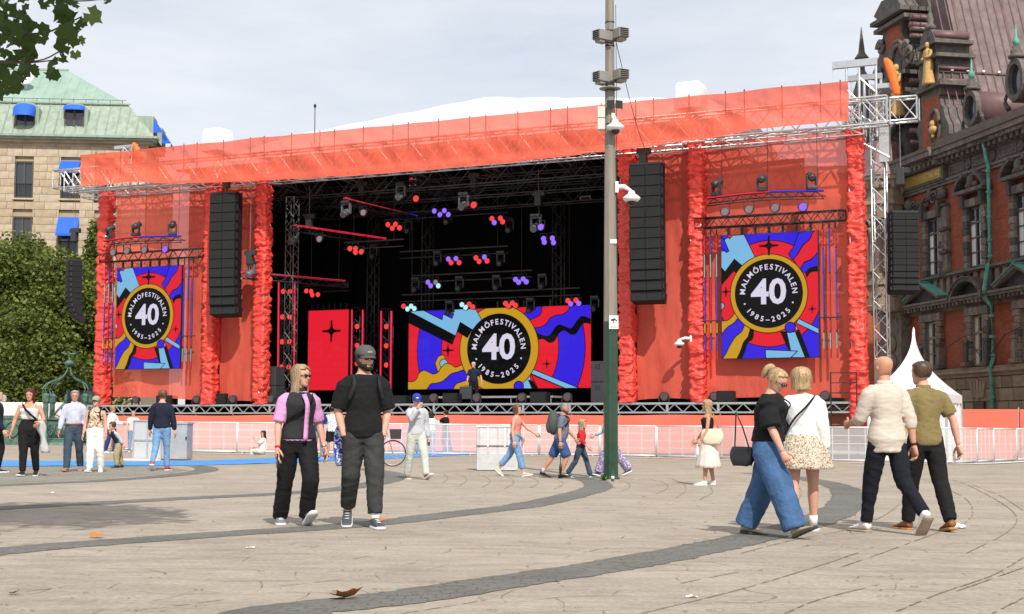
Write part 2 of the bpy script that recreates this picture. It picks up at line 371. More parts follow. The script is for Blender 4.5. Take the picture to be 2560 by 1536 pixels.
# ================================================================ sandstone hotel on the left
HX = math.atan2(.09, 1); hO = Vector((-22.75, 89.6, 0)); hX = Vector((math.cos(HX), math.sin(HX), 0)); hY = Vector((-math.sin(HX), math.cos(HX), 0))
def HP(px, py, off=0):
    d = ray(px, py); t = (hO + hY * off - CAM).dot(hY) / d.dot(hY); p = CAM + d * t; return (p - hO).dot(hX), p.z
hotel = thing('hotel_building', 'pale sandstone corner building with green copper mansard roof and blue awnings', 'building', hO, HX)
m_sand = [M('sandstone_%d' % i, c, .9, 0, .22, 1.5, .3, 20) for i, c in enumerate([(.44, .35, .245), (.47, .38, .27), (.40, .315, .215), (.45, .37, .28)])]
m_mort = M('sandstone_mortar', (.38, .30, .20), .95)
m_cop = M('green_copper', (.25, .35, .29), .65, 0, .16, 1.2, .1, 30, stretch=(1, 1, .3)); m_copd = M('weathered_copper', (.27, .33, .265), .7, 0, .25, 1.6, stretch=(2, 2, .4))
m_frame = M('dark_window_frame', (.075, .06, .045), .5); m_glass = M('window_glass', (.03, .035, .045), .06, 0, spec=.9)
m_bluec = M('blue_awning_cloth', (.012, .11, .62), .7, 0, .12, 3)
eave = HP(200, 343)[1]
MB().b2((-16, .14, 0), (0, 12, eave - .5)).build('wall', m_mort, hotel)
wins = []
for (x0, y0, x1, y1, aw) in [(38, 403, 82, 496, 0), (153, 403, 198, 498, .3), (238, 403, 283, 498, 0), (32, 541, 78, 636, 0), (147, 543, 195, 640, .46), (236, 545, 281, 640, 0)]:
    a = HP(x0, y0); b = HP(x1, y1); wins.append((min(a[0], b[0]), max(a[0], b[0]), min(a[1], b[1]), max(a[1], b[1]), aw))
# ashlar courses, one stone at a time, cut round the windows
zc = 9.6; row = 0; rs = random.Random(5)
while zc < eave - .62:
    hgt = .47; x = -10.2 - (row % 2) * .5
    while x < 0:
        ln = rs.uniform(.75, 1.35); x1 = min(x + ln, 0.02)
        if 0 - x1 < .3: x1 = 0.02
        cuts = [(x, x1)]
        for w in wins:
            if zc + hgt > w[2] - .02 and zc < w[3] + .02:
                nc = []
                for a, b in cuts:
                    if b <= w[0] or a >= w[1]: nc.append((a, b)); continue
                    if a < w[0]: nc.append((a, w[0]))
                    if b > w[1]: nc.append((w[1], b))
                cuts = nc
        for a, b in cuts:
            if b - a > .08: stone(hotel, ((a + b) / 2, 0, zc + hgt / 2), (b - a - .018, .07 + rs.uniform(0, .012), hgt - .018), rs.choice(m_sand))
        x = x1
    zc += hgt; row += 1
# plain lower wall course hidden by the trees, entablature, eaves
b = MB(); b.b2((-16, -.03, 0), (0.02, .1, 9.58)); b.build('lower_wall', m_sand[0], hotel)
MB().b2((-16, -.08, eave - .62), (.1, .3, eave - .42)).b2((-16, -.32, eave - .42), (.36, .3, eave - .25)).build('frieze', m_sand[2], hotel)
MB().b2((-16, -.55, eave - .25), (.6, .3, eave - .12)).b2((-16, -.7, eave - .12), (.75, .3, eave + .02)).build('gutter', m_copd, hotel)
for w in wins:
    wo = MB().b2((w[0], .1, w[2]), (w[1], .13, w[3])).build('window', m_glass, hotel)
    fr = MB(); t = .09
    fr.b2((w[0], -.02, w[2]), (w[0] + t, .099, w[3])).b2((w[1] - t, -.02, w[2]), (w[1], .099, w[3])).b2((w[0] + t, -.02, w[3] - t), (w[1] - t, .099, w[3])).b2((w[0] + t, -.02, w[2]), (w[1] - t, .099, w[2] + t))
    xm = (w[0] + w[1]) / 2; fr.b2((xm - .05, .02, w[2] + t), (xm + .05, .098, w[3] - t))
    fr.build('frame', m_frame, wo)
    MB().b2((w[0] - .08, -.12, w[2] - .1), (w[1] + .08, .05, w[2])).build('sill', m_sand[1], wo)
    rl = MB()
    for k in range(9): rl.tube((w[0] + .1 + (w[1] - w[0] - .2) * k / 8, -.05, w[2] + .02), (w[0] + .1 + (w[1] - w[0] - .2) * k / 8, -.05, w[2] + .85), .012, 4)
    rl.tube((w[0] + .05, -.05, w[2] + .87), (w[1] - .05, -.05, w[2] + .87), .02, 4).build('railing', m_blk, wo)
    if w[4]:
        h = (w[3] - w[2]) * w[4]; aw = MB(); aw.add([(w[0] - .02, -.03, w[3]), (w[1] + .02, -.03, w[3]), (w[1] + .02, -.75, w[3] - h), (w[0] - .02, -.75, w[3] - h), (w[0] - .02, -.75, w[3] - h - .15), (w[1] + .02, -.75, w[3] - h - .15), (w[0] - .02, -.03, w[3] - h), (w[1] + .02, -.03, w[3] - h)],
            [(0, 1, 2, 3), (3, 2, 5, 4), (0, 3, 6), (1, 7, 2)]); aw.build('awning', m_bluec, hotel, fixn=False)
# mansard roof
zb = HP(250, 252)[1]; ins1 = 1.35; ins2 = 5.0; zr = HP(100, 177, ins2)[1]; rx_ = HP(172, 176, ins2)[0]
lv = [(-.55, eave + .02, .55), (ins1, zb, -ins1), (ins2, zr, rx_)]
rb = MB()
for (i0, z0, c0), (i1, z1, c1) in zip(lv, lv[1:]):
    rb.add([(-16, i0, z0), (c0, i0, z0), (c1, i1, z1), (-16, i1, z1), (c0, 12 - i0, z0), (c1, 12 - i1, z1)], [(0, 1, 2, 3), (1, 4, 5, 2)])
rb.add([(-16, ins2, zr), (rx_, ins2, zr), (rx_, 12 - ins2, zr), (-16, 12 - ins2, zr)], [(0, 1, 2, 3)])
roof = rb.build('roof', [m_copd], hotel, fixn=False)
up_ = MB().add([(-16, ins1 - .03, zb + .02), (-ins1 + .0, ins1 - .03, zb + .02), (rx_, ins2 - .03, zr + .02), (-16, ins2 - .03, zr + .02)], [(0, 1, 2, 3)]).build('upper_roof', m_cop, roof, fixn=False)
x = -10.5
while x < -.2:
    for (i0, z0, c0), (i1, z1, c1), m_ in ((lv[0], lv[1], m_copd), (lv[1], lv[2], m_cop)):
        f1 = 1.
        if x > c1: f1 = max(0, min(1, (c0 - x) / (c0 - c1)))
        if f1 > .05:
            MB().tube((x, i0 - .03, z0), (x, i0 + (i1 - i0) * f1 - .03, z0 + (z1 - z0) * f1), .035, 4).build('seam', m_, roof)
    x += .62
MB().tube((-16, ins1 - .12, zb + .08), (-ins1 + .1, ins1 - .12, zb + .08), .05, 5).tube((-16, ins2, zr + .08), (rx_, ins2, zr + .08), .09, 5).build('roof_edge', m_copd, roof)
sn = MB()
for k in range(12): sn.tube((-10 + k * .75, ins1 - .1, zb), (-10 + k * .75, ins1 - .1, zb + .32), .015, 4)
sn.tube((-10, ins1 - .1, zb + .32), (-1.5, ins1 - .1, zb + .32), .015, 4); sn.build('snow_rail', m_blk, roof)
def arch(x0, x1, z0, z1, n=8, rise=None):
    r = (x1 - x0) / 2; rise = rise or r; xc = (x0 + x1) / 2
    return [(x0, z0), (x1, z0)] + [(xc + r * math.cos(math.pi * k / n), z1 - rise + rise * math.sin(math.pi * k / n)) for k in range(n + 1)]
for (x0, y0, x1, y1, big) in [(34, 256, 98, 328, 1), (156, 259, 220, 330, 0)]:
    a = HP(x0, y0, .2); c = HP(x1, y1, .2); z0, z1 = c[1], a[1]; X0, X1 = a[0], c[0]
    dm = MB().prism(arch(X0, X1, z0, z1, 10, .45), .0, 2.4).build('dormer', m_copd, hotel)
    MB().prism(arch(X0 + .22, X1 - .22, z0 + .1, z1 - .15, 10, .4), -.025, -.004).build('window', m_glass, dm)
    xm = (X0 + X1) / 2
    MB().b2((xm - .06, -.07, z0 + .1), (xm + .06, -.026, z1 - .2)).b2((X0 + .2, -.07, z0 + .05), (X1 - .2, -.026, z0 + .16)).b2((X0 + .2, -.07, z0 + .16), (X0 + .3, -.026, z1 - .6)).b2((X1 - .3, -.07, z0 + .16), (X1 - .2, -.026, z1 - .6)).build('frame', m_frame, dm)
    depth = 1.0 if big else .55; zbot = z0 + (z1 - z0) * (.42 if big else .70); aw = MB(); n_ = 10
    P = []
    for k in range(n_ + 1):
        th = math.pi * k / n_; xx = xm - (X1 - X0 - .34) / 2 * math.cos(th)
        for j in range(5):
            f = j / 4; zz = (zbot + (z1 - .12 - zbot) * (math.sin(th) ** .5 * .45 + .55 if True else 1)) * (1 - f ** 2) + zbot * f ** 2
            P.append((xx, -.06 - depth * math.sin(f * 1.57) * (.35 + .65 * math.sin(th) ** .5), zz))
    aw.add(P, [(i * 5 + j, i * 5 + j + 1, (i + 1) * 5 + j + 1, (i + 1) * 5 + j) for i in range(n_) for j in range(4)])
    aw.build('awning', m_bluec, dm, True, fixn=False)
for yy in (1.6, 5.2):    # dormers on the return slope, seen edge on
    dm = MB().b2((-1.6, yy, eave + .1), (.15, yy + 1.7, eave + 1.75)).build('dormer', m_copd, hotel)
    aw = MB(); aw.add([(.16, yy, eave + 1.6), (.16, yy + 1.7, eave + 1.6), (.75, yy + 1.7, eave + .7), (.75, yy, eave + .7), (.16, yy, eave + .7), (.7, yy, eave + .45), (.7, yy + 1.7, eave + .45)], [(0, 1, 2, 3), (0, 3, 4), (3, 2, 6, 5)]); aw.build('awning', m_bluec, dm, fixn=False)
dish = MB().lathe([(.02, 0), (.3, .04), (.5, .13), (.52, .15), (.3, .07), (.02, .03)], 14, HP(68, 200, 3.0)[0:1] + (2.6,) + HP(68, 200, 3.0)[1:2], R=Matrix.Rotation(1.15, 3, 'X')).tube((HP(68, 200, 3)[0], 2.7, HP(68, 205, 3)[1]), (HP(68, 200, 3)[0], 3.1, HP(68, 205, 3)[1] - .9), .04, 6)
tag(dish.build('satellite_dish', M('dish_white', (.75, .75, .75), .5), hotel), None)
# ================================================================ brick town hall on the right
tQ = at(2560, 1000, 61); tQ.z = 0; _d = ray(550, 1066); tD = Vector((_d.x, _d.y, 0)).normalized(); tN = Vector((-tD.y, tD.x, 0))
def TH(px, py, off=0):
    d = ray(px, py); t = (tQ + tN * off - CAM).dot(tN) / d.dot(tN); p = CAM + d * t; return (p - tQ).dot(tD), p.z
hall = thing('town_hall', 'ornate red brick town hall with blackened stone trim, statues and purple copper roof', 'building', tQ, math.atan2(tD.y, tD.x))
def brickmat(name):
    m, n, l, b = nodes_mat(name); t = n.new('ShaderNodeTexCoord'); v = t.outputs['Object']
    q = n.new('ShaderNodeMapping'); q.inputs['Rotation'].default_value = (math.radians(90), 0, 0); l.new(v, q.inputs['Vector'])
    br = n.new('ShaderNodeTexBrick'); br.inputs['Scale'].default_value = 1; br.inputs['Brick Width'].default_value = .25; br.inputs['Row Height'].default_value = .083; br.inputs['Mortar Size'].default_value = .008
    br.inputs['Color1'].default_value = (.44, .105, .042, 1); br.inputs['Color2'].default_value = (.33, .07, .03, 1); br.inputs['Mortar'].default_value = (.17, .085, .055, 1)
    l.new(q.outputs['Vector'], br.inputs['Vector'])
    c = mixc(n, l, .7, br.outputs['Color'], ramp(n, l, noisen(n, l, v, 1.3, 8, .65), [(.3, (.62, .6, .6)), (.7, (1.15, 1.12, 1.1))]), 'MULTIPLY')
    l.new(c, b.inputs['Base Color']); b.inputs['Roughness'].default_value = .9
    bp = n.new('ShaderNodeBump'); bp.inputs['Strength'].default_value = .5; bp.inputs['Distance'].default_value = .01; l.new(br.outputs['Fac'], bp.inputs['Height']); bp.invert = True; l.new(bp.outputs['Normal'], b.inputs['Normal'])
    return m
m_brick = brickmat('red_brick')
m_ds = [M('blackened_stone_%d' % i, c, .85, 0, .45, 3.5, .35, 22) for i, c in enumerate([(.115, .10, .09), (.17, .145, .125), (.075, .07, .066), (.23, .19, .155)])]
m_st = [M('brown_sandstone_%d' % i, c, .9, 0, .25, 2.5, .3, 22) for i, c in enumerate([(.24, .175, .12), (.28, .21, .15), (.20, .145, .10)])]
m_pur = M('purple_copper', (.15, .085, .085), .55, .15, .28, 1.2, stretch=(1, 1, .4)); m_pur2 = M('worn_purple_copper', (.21, .125, .12), .5, .15, .3, 2)
m_rf = M('roof_sheet', (.15, .105, .10), .6, .1, .42, 1.6, .15, 18)
m_ver = M('verdigris', (.11, .34, .26), .7, 0, .35, 4); m_goldst = M('ochre_statue', (.50, .31, .11), .75, 0, .3, 9, .3, 30); m_gold = M('gilded_panel', (.33, .22, .05), .5, .3, .25, 6)
m_white = M('white_paint', (.78, .78, .76), .5); m_cur = M('cream_curtain', (.62, .56, .44), .9, 0, .2, 4)
rk = random.Random(11)
L0, L1 = -16., 13.4
MB().b2((L0, -9, 3.7), (L1, 0, 13.4)).build('wall', m_brick, hall)
MB().b2((L0, -9, 0), (L1 + .1, .1, 3.68)).build('plinth_core', m_st[2], hall)
# rusticated plinth stones
z = -.2
for r_, hh in enumerate((.62, .62, .60, .58, .56, .52)):
    s = -2.5 + (r_ % 2) * .45
    while s < 11:
        ln = rk.uniform(.8, 1.15)
        if not (2.9 < s + ln / 2 < 3.9 and 1 < r_ < 4): stone(hall, (s + ln / 2, .1, z + hh / 2), (ln - .05, .16, hh - .045), rk.choice(m_st))
        s += ln
    z += hh
for k in range(5): stone(hall, (3.42 + (k - 2) * .24, .13, 2.75), (.2, .2, .7 if k != 2 else .85), rk.choice(m_st), 'keystone', (0, (k - 2) * .14, 0))
cw = MB().b2((3.0, .11, 1.25), (3.84, .17, 2.2)).build('cellar_window', m_glass, hall); MB().b2((2.95, .17, 1.75), (3.9, .2, 2.22)).build('shutter', M('dark_wood', (.05, .035, .025), .7), cw)
MB().b2((L0, 0, 3.32), (L1, .2, 3.5)).b2((L0, 0, 3.5), (L1, .34, 3.62)).b2((L0, 0, 3.62), (L1, .26, 3.74)).build('plinth_moulding', m_st[1], hall)
def window(sc_, w, z0, z1, out_=.0, panes=4, cur=0, frame=None):
    fr = frame or m_frame
    g = MB().b2((sc_ - w / 2, out_ + .003, z0), (sc_ + w / 2, out_ + .02, z1)).build('window', m_glass, hall)
    f = MB(); t = .07
    for a, b in ((-w / 2, -w / 2 + t), (w / 2 - t, w / 2), (-.045, .045)): f.b2((sc_ + a, out_ + .02, z0), (sc_ + b, out_ + .085, z1))
    f.b2((sc_ - w / 2 + t, out_ + .02, z1 - t), (sc_ + w / 2 - t, out_ + .084, z1)).b2((sc_ - w / 2 + t, out_ + .02, z0), (sc_ + w / 2 - t, out_ + .084, z0 + t))
    for k in range(1, panes):
        zz = z0 + (z1 - z0) * k / panes; h = .05 if k == panes - 1 else .02
        f.b2((sc_ - w / 2 + t, out_ + .02, zz - h), (sc_ - .045, out_ + .083, zz + h)).b2((sc_ + .045, out_ + .02, zz - h), (sc_ + w / 2 - t, out_ + .083, zz + h))
    f.build('frame', fr, g)
    if cur:
        c = MB()
        for sg in (-1, 1):
            c.b2((sc_ + sg * (w / 2 - t), out_ + .0205, z0 + t), (sc_ + sg * .16 * w, out_ + .024, z1 - t - (.5 if cur == 2 else 0)))
        c.build('curtain', m_cur if cur == 1 else m_white, g)
    return g
def jambs(sc_, w, z0, z1, bw, out_, n, mats, alt=.12):
    hh = (z1 - z0) / n
    for k in range(n):
        for sg in (-1, 1):
            e = alt if k % 2 else 0
            stone(hall, (sc_ + sg * (w / 2 + (bw + e) / 2), out_ / 2 + .01 * (k % 2), z0 + hh * (k + .5)), (bw + e, out_, hh - .02), rk.choice(mats))
up = [(3.43, 1), (-.55, 1), (7.34, 2), (-4.5, 1)]; lo = [(3.42, 0), (7.72, 0), (-.65, 0), (-4.7, 0)]
m_gf = M('stone_grey_frame', (.20, .17, .14), .6)
for k, (s, _) in enumerate(lo):
    window(s, 1.0, 3.8, 6.02, 0, 3, 1, m_gf); jambs(s, 1.0, 3.76, 6.05, .42, .2, 8, m_ds[1:] + m_st[2:])
    for j in range(5): stone(hall, (s + (j - 2) * .42, .12, 6.24), (.4, .24, .36), rk.choice(m_ds[1:]), 'lintel_stone')
    for sg in (-1, 1):       # brackets below the sills, pilaster strips
        stone(hall, (s + sg * .9, .16, 4.3), (.32, .3, 1.0), rk.choice(m_ds[1:])); stone(hall, (s + sg * .9, .22, 3.9), (.42, .36, .16), rk.choice(m_ds)); stone(hall, (s + sg * .9, .2, 4.9), (.42, .26, .14), rk.choice(m_ds))
MB().b2((L0, 0, 6.42), (L1, .1, 6.62)).b2((L0, 0, 6.62), (L1, .22, 6.74)).b2((L0, 0, 6.74), (L1, .5, 6.86)).b2((L0, 0, 6.86), (L1, .58, 6.96)).build('main_cornice', m_ds[1], hall)
s = -1.8
while s < 11: stone(hall, (s, .34, 6.66), (.16, .24, .15), rk.choice(m_ds), 'dentil'); s += .34
s = -2.
while s < 11:      # stone dado between the cornices with brick showing through
    stone(hall, (s, .05, 7.5), (.34, .12, 1.0), rk.choice(m_ds[1:] + m_st[:1])); s += .62
# pediments over the ground-floor windows
for s, kind in ((7.78, 't'), (3.7, 'a'), (-.55, 't'), (-4.7, 'a')):
    if kind == 't':
        w, h = 1.68, .72
        p = MB().prism([(s - w, 6.96), (s + w, 6.96), (s, 6.96 + h + .12)], .0, .3).build('pediment', m_ds[2], hall)
        for sg in (-1, 1):
            a = math.atan2(h, w); L = math.hypot(w, h) + .12
            stone(hall, (s + sg * w / 2, .32, 6.96 + h / 2 + .13), (L, .66, .13), m_ds[1], 'raking_cornice', (0, sg * a, 0))
            stone(hall, (s + sg * w / 2, .34, 6.96 + h / 2 + .215), (L + .06, .74, .035), m_ver, 'copper_cover', (0, sg * a, 0))
    else:
        n_ = 12; r = 1.5
        for j in range(n_):
            a0 = math.radians(22 + 136 * (j + .5) / n_); x_ = s + r * math.cos(a0); z_ = 6.36 + r * math.sin(a0) * .86
            stone(hall, (x_, .30, z_), (.36, .62, .17), rk.choice(m_ds), 'arch_stone', (0, -(a0 - math.pi / 2), 0))
            stone(hall, (x_ + .1 * math.cos(a0), .32, z_ + .1 * math.sin(a0)), (.38, .68, .035), m_pur, 'copper_cover', (0, -(a0 - math.pi / 2), 0))
        MB().prism([(s + 1.36 * math.cos(math.radians(22 + 136 * j / 12)), max(6.965, 6.36 + 1.36 * .86 * math.sin(math.radians(22 + 136 * j / 12)))) for j in range(13)], 0, .12).build('pediment', m_ds[2], hall)
MB().b2((L0, 0, 7.98), (L1, .14, 8.05)).b2((L0, 0, 8.05), (L1, .26, 8.13)).build('sill_course', m_ds[1], hall)
MB().b2((L0, 0, 8.131), (L1, .27, 8.145)).build('copper_flashing', m_ver, hall)
for s, k in up:
    window(s, 1.2, 8.2, 10.85, 0, 4, 2, m_frame); jambs(s, 1.2, 8.16, 10.9, .34, .22, 9, m_ds, .1)
    for j in range(3): stone(hall, (s + (j - 1) * .55, .14, 11.08), (.53, .28, .34), rk.choice(m_ds)); 
    for sg in (-1, 1): stone(hall, (s + sg * .82, .2, 11.25), (.24, .34, .75), m_ds[2], 'bracket')
    if k == 1:     # broken curved pediment
        for j in range(5): stone(hall, (s + (j - 2) * .5, .25, 11.6), (.49, .5, .16), rk.choice(m_ds[:2]), 'cornice_stone')
        for sg in (-1, 1):
            for j in range(5):
                a0 = math.radians(18 + 11 * j); x_ = s + sg * (1.32 * math.cos(a0)); z_ = 11.45 + .95 * math.sin(a0)
                stone(hall, (x_, .24, z_), (.3, .5, .15), m_ds[2 if j % 2 else 0], 'scroll_stone', (0, -sg * (math.pi / 2 - a0) * -1, 0))
        m = MB(); m.ell((s, .3, 11.98), (.24, .2, .34), 10, 8).ell((s - .3, .25, 11.85), (.2, .15, .15), 8, 6).ell((s + .3, .25, 11.85), (.2, .15, .15), 8, 6); m.build('carved_cartouche', m_ds[0], hall, True)
for s in (9.55, 6.22, 5.2 - 14):       # fluted pilasters beside the sign bay
    for z0, z1 in ((8.2, 9.1), (9.25, 10.15), (10.3, 11.3)):
        pl_ = MB().b2((s - .28, 0, z0), (s + .28, .18, z1)).build('pilaster', m_ds[1], hall)
        fl = MB()
        for j in range(4): fl.b2((s - .24 + j * .13, .18, z0 + .05), (s - .17 + j * .13, .215, z1 - .05))
        fl.build('fluting', m_ds[3], pl_)
    for zz in (8.16, 9.18, 10.23, 11.36): stone(hall, (s, .14, zz), (.66, .28, .12), m_ds[2], 'band_stone')
sw = MB()
for cx, cz, r, sg in ((7.9, 11.75, .32, 1), (7.2, 11.85, .34, -1), (8.6, 11.6, .26, 1), (6.7, 11.95, .28, -1), (9.2, 11.7, .3, 1)):
    sw.path([(cx + sg * r * (1 - k / 22) * math.cos(k * .55), .16, cz + r * (1 - k / 22) * math.sin(k * .55)) for k in range(20)], [.075 * (1 - k / 30) for k in range(20)], 6)
sw.ell((7.5, .18, 12.05), (.16, .14, .3)).ell((6.25, .2, 11.95), (.26, .22, .3)).ell((9.6, .2, 11.85), (.26, .22, .3)).build('carved_scrolls', m_ds[0], hall, True)
for s in (10.2, 10.7): 
    for j in range(3): stone(hall, (s, .04, 8.8 + j * 1.1), (.3, .1, .25), m_ds[3])
# entablature
MB().b2((L0, 0, 12.32), (L1, .12, 12.46)).b2((L0, 0, 12.46), (L1, .2, 12.56)).build('architrave', m_ds[1], hall)
MB().b2((L0, 0, 12.56), (5.95, .08, 13.22)).b2((5.95, 0, 12.56), (10.4, .3, 13.22)).build('frieze', m_ds[0], hall)
for s in (5.0, 2.9, .6, -1.6):
    fp = MB(); z0, z1 = 12.7, 13.08
    for a, b_, c, e in ((s - .7, s + .7, z1 - .05, z1), (s - .7, s + .7, z0, z0 + .05), (s - .7, s - .65, z0 + .05, z1 - .05), (s + .65, s + .7, z0 + .05, z1 - .05)): fp.b2((a, .08, c), (b_, .13, e))
    fp.build('frieze_panel', m_ds[1], hall)
    MB().lathe([(.24, 0), (.26, .05), (.2, .08), (.12, .06), (.1, .12), (.01, .13)], 14, (s - 1.05, .08, 12.9), R=Matrix.Rotation(-math.pi / 2, 3, 'X')).build('roundel', m_ds[0], hall, True)
sg_ = MB().b2((6.12, .3, 12.66), (9.9, .34, 13.16)).build('inscription_panel', m_gold, hall)
s = -2.2
while s < 10.6:
    of = .22 if 5.95 < s < 10.4 else 0
    stone(hall, (s, .3 + of, 13.34), (.2, .42, .2), rk.choice(m_ds[:2]), 'modillion'); b = MB()
    s += .46
MB().b2((L0, 0, 13.22), (L1, .16, 13.3)).b2((L0, 0, 13.45), (L1, .62, 13.62)).b2((L0, 0, 13.62), (5.96, .78, 13.86)).b2((5.96, 0, 13.62), (10.9, .98, 13.86)).build('cornice', m_ds[1], hall)
s = -2.2
while s < 10.8: stone(hall, (s, .40, 13.535), (.34, .5, .12), rk.choice(m_ds[1:]), 'cornice_block'); s += .46
MB().b2((L0, -1, 13.86), (5.96, .86, 14.02)).b2((5.96, -1, 13.86), (10.95, 1.05, 14.02)).b2((L0, -1, 14.02), (5.9, .7, 14.3)).build('gutter_stone', M('gutter_brown', (.14, .105, .085), .8, 0, .3, 2), hall)
# green downpipe
dp = MB(); s0 = 1.93
dp.path([(s0, .5, 13.6), (s0, .38, 12.9), (s0, .28, 12.4), (s0, .28, 8.4), (s0, .42, 8.1), (s0, .62, 7.0), (s0, .62, 6.7), (s0, .28, 6.3), (s0, .28, 4.0), (s0 + .1, .4, 3.6), (s0 + .12, .3, 3.2), (s0 + .12, .28, 0.3)], .085, 10)
dpo = dp.build('downpipe', m_ver, hall, True)
for zz in (12.2, 11.3, 10.2, 9.2, 8.5, 5.9, 5.0, 4.2, 2.4, 1.6): MB().lathe([(.1, -.05), (.125, -.05), (.125, .05), (.1, .05)], 10, (s0 + (.12 if zz < 3 else 0), .28, zz)).build('pipe_collar', m_ver, dpo)
cb = MB().path([(10, .5, 5.0), (8.6, .45, 4.9), (7.7, .5, 5.05), (5.6, .45, 4.75), (3.9, .5, 5.15), (2.6, .5, 4.2), (1.9, .5, 4.1), (.6, .45, 5.0), (-1, .5, 5.3)], .02, 5); cb.build('cable', m_blk, hall)
# roof
RP = [(5.2, 14.15), (6.5, 17.75), (10.6, 29.5)]
rf = MB().add([(L0, .6, 14.1), (5.2, .6, 14.1), (5.2, -14, 14.1), (L0, -14, 14.1)] + [(s_, o_, z_) for s_, z_ in RP for o_ in (-1.1, -14)] + [(13.2, -1.1, 14.2), (13.2, -14, 14.2), (12.6, -1.1, 29.5), (12.6, -14, 29.5)], [(0, 1, 2, 3), (4, 5, 7, 6), (6, 7, 9, 8), (8, 9, 13, 12), (10, 12, 8, 6, 4), (10, 11, 13, 12)]).build('roof', m_rf, hall, fixn=False)
k = 0; o_ = -.1
while o_ > -9:
    for (sa, za), (sb, zb_), big in ((RP[0], RP[1], 0), (RP[1], RP[2], k % 6 == 3)):
        MB().tube((sa - .03, o_, za), (sb - .03, o_, zb_), .075 if big else .032, 4).build('seam', m_pur2, rf)
    o_ -= .43; k += 1
for k in range(9): MB().box((RP[1][0] - .1, -.5 - k * .8, RP[1][1] + .08), (.12, .12, .1)).build('snow_guard', m_white, rf)
MB().tube((RP[1][0] - .04, .1, RP[1][1]), (RP[1][0] - .04, -14, RP[1][1]), .05, 5).build('roof_fold', m_pur, rf)
# round-windowed dormers
def rdormer(px, py, sc_=1.):
    s, zz = TH(px, py, .3); rx, rz = .62 * sc_, .82 * sc_
    d = MB().lathe([(1, 0), (1.0, .1)], 20, (0, 0, 0))
    d = MB(); n_ = 20
    for ra, rb_, y0, y1 in ((1.0, .72, 0, .25),):
        P = []
        for k in range(n_):
            a = 2 * math.pi * k / n_
            for r_, yy in ((ra, y0), (ra, y1), (rb_, y1), (rb_, y0)): P.append((s + rx * r_ * math.cos(a), .3 + yy, zz + rz * r_ * math.sin(a)))
        d.add(P, [(k * 4 + j, k * 4 + (j + 1) % 4, ((k + 1) % n_) * 4 + (j + 1) % 4, ((k + 1) % n_) * 4 + j) for k in range(n_) for j in range(4)])
    o = d.build('round_dormer', m_ds[0], hall)
    MB().prism([(s + rx * .73 * math.cos(2 * math.pi * k / n_), zz + rz * .73 * math.sin(2 * math.pi * k / n_)) for k in range(n_)], .3, .34).build('pane', m_glass, o)
    for sg in (-1, 1): MB().path([(s + sg * (.62 + .25 * math.sin(k * .5)) * sc_, .4, zz - rz - .2 + k * .12) for k in range(9)], [.12 - .008 * k for k in range(9)], 6).build('scroll', m_ds[2], o, True)
    MB().prism(arch(s - rx * .95, s + rx * .95, zz - rz * .9, zz + rz * .95, 10), -3.2, .28).build('barrel_roof', m_pur, o, True)
    MB().lathe([(.34, 0), (.36, .1), (.22, .18), (.26, .3), (.14, .4), (.17, .5)], 10, (s, .4, zz + rz)).build('finial_base', m_ds[0], o, True)
    MB().lathe([(.09, 0), (.13, .12), (.17, .2), (.06, .42), (.01, .95)], 10, (s, .4, zz + rz + .5)).build('finial', m_ver, o, True)
rdormer(2436, 272); rdormer(2548, 200, 1.12)
# statues
def statue(s, o_, z0, h, mat, parent=hall):
    m = MB(); R = []
    for z_, rx, ry, dx in ((0, .2, .17, 0), (.05, .19, .16, 0), (.25, .15, .13, .01), (.48, .15, .12, .0), (.58, .125, .1, .0), (.7, .15, .11, .0), (.80, .15, .1, 0), (.845, .06, .055, 0), (.86, .05, .05, 0)):
        R.append([Vector((s + dx + h * rx * .85 * math.cos(a) * (1 + .09 * math.sin(a * 7 + z_ * 9)), o_ + h * ry * .85 * math.sin(a) * (1 + .09 * math.cos(a * 6)), z0 + h * z_)) for a in [2 * math.pi * k / 20 for k in range(20)]])
    m.loft(R); m.ell((s, o_ + .02, z0 + h * .93), (h * .055, h * .06, h * .075), 10, 8)
    for sg in (-1, 1): m.path([(s + sg * h * .13, o_, z0 + h * .78), (s + sg * h * .16, o_ + h * .03, z0 + h * .64), (s + sg * h * .06, o_ + h * .13, z0 + h * .60)], [h * .05, h * .042, h * .03], 8)
    return m.build('statue', mat, parent, True)
# gable with niche statue and bust over the sign bay
def PX(L, off): return [TH(x, y, off) for x, y in L]
GO = .15
gabA = MB().prism(PX([(2296, 402), (2297, 350), (2290, 330), (2296, 312), (2304, 300), (2302, 235), (2296, 232), (2296, 216), (2299, 205), (2295, 190), (2300, 160), (2296, 150), (2301, 120), (2300, 104), (2306, 86), (2316, 73), (2326, 74), (2335, 90), (2338, 106), (2341, 150), (2345, 160), (2345, 205), (2352, 216), (2352, 235), (2348, 240), (2352, 262), (2358, 268), (2362, 290), (2371, 310), (2373, 335), (2364, 352), (2352, 362)], GO), -1.7, GO).build('small_gable', m_ds[0], hall)
def gpan(L, off, th, mat, name, par): return MB().prism(PX(L, off), off, off + th).build(name, mat, par)
gpan([(2306, 392), (2308, 250), (2347, 240), (2350, 300), (2356, 345), (2345, 360)], GO, .02, m_brick, 'brick_panel', gabA)
gpan([(2311, 225), (2312, 120), (2316, 95), (2324, 92), (2331, 105), (2334, 120), (2336, 210)], GO, .015, m_ds[2], 'niche', gabA)
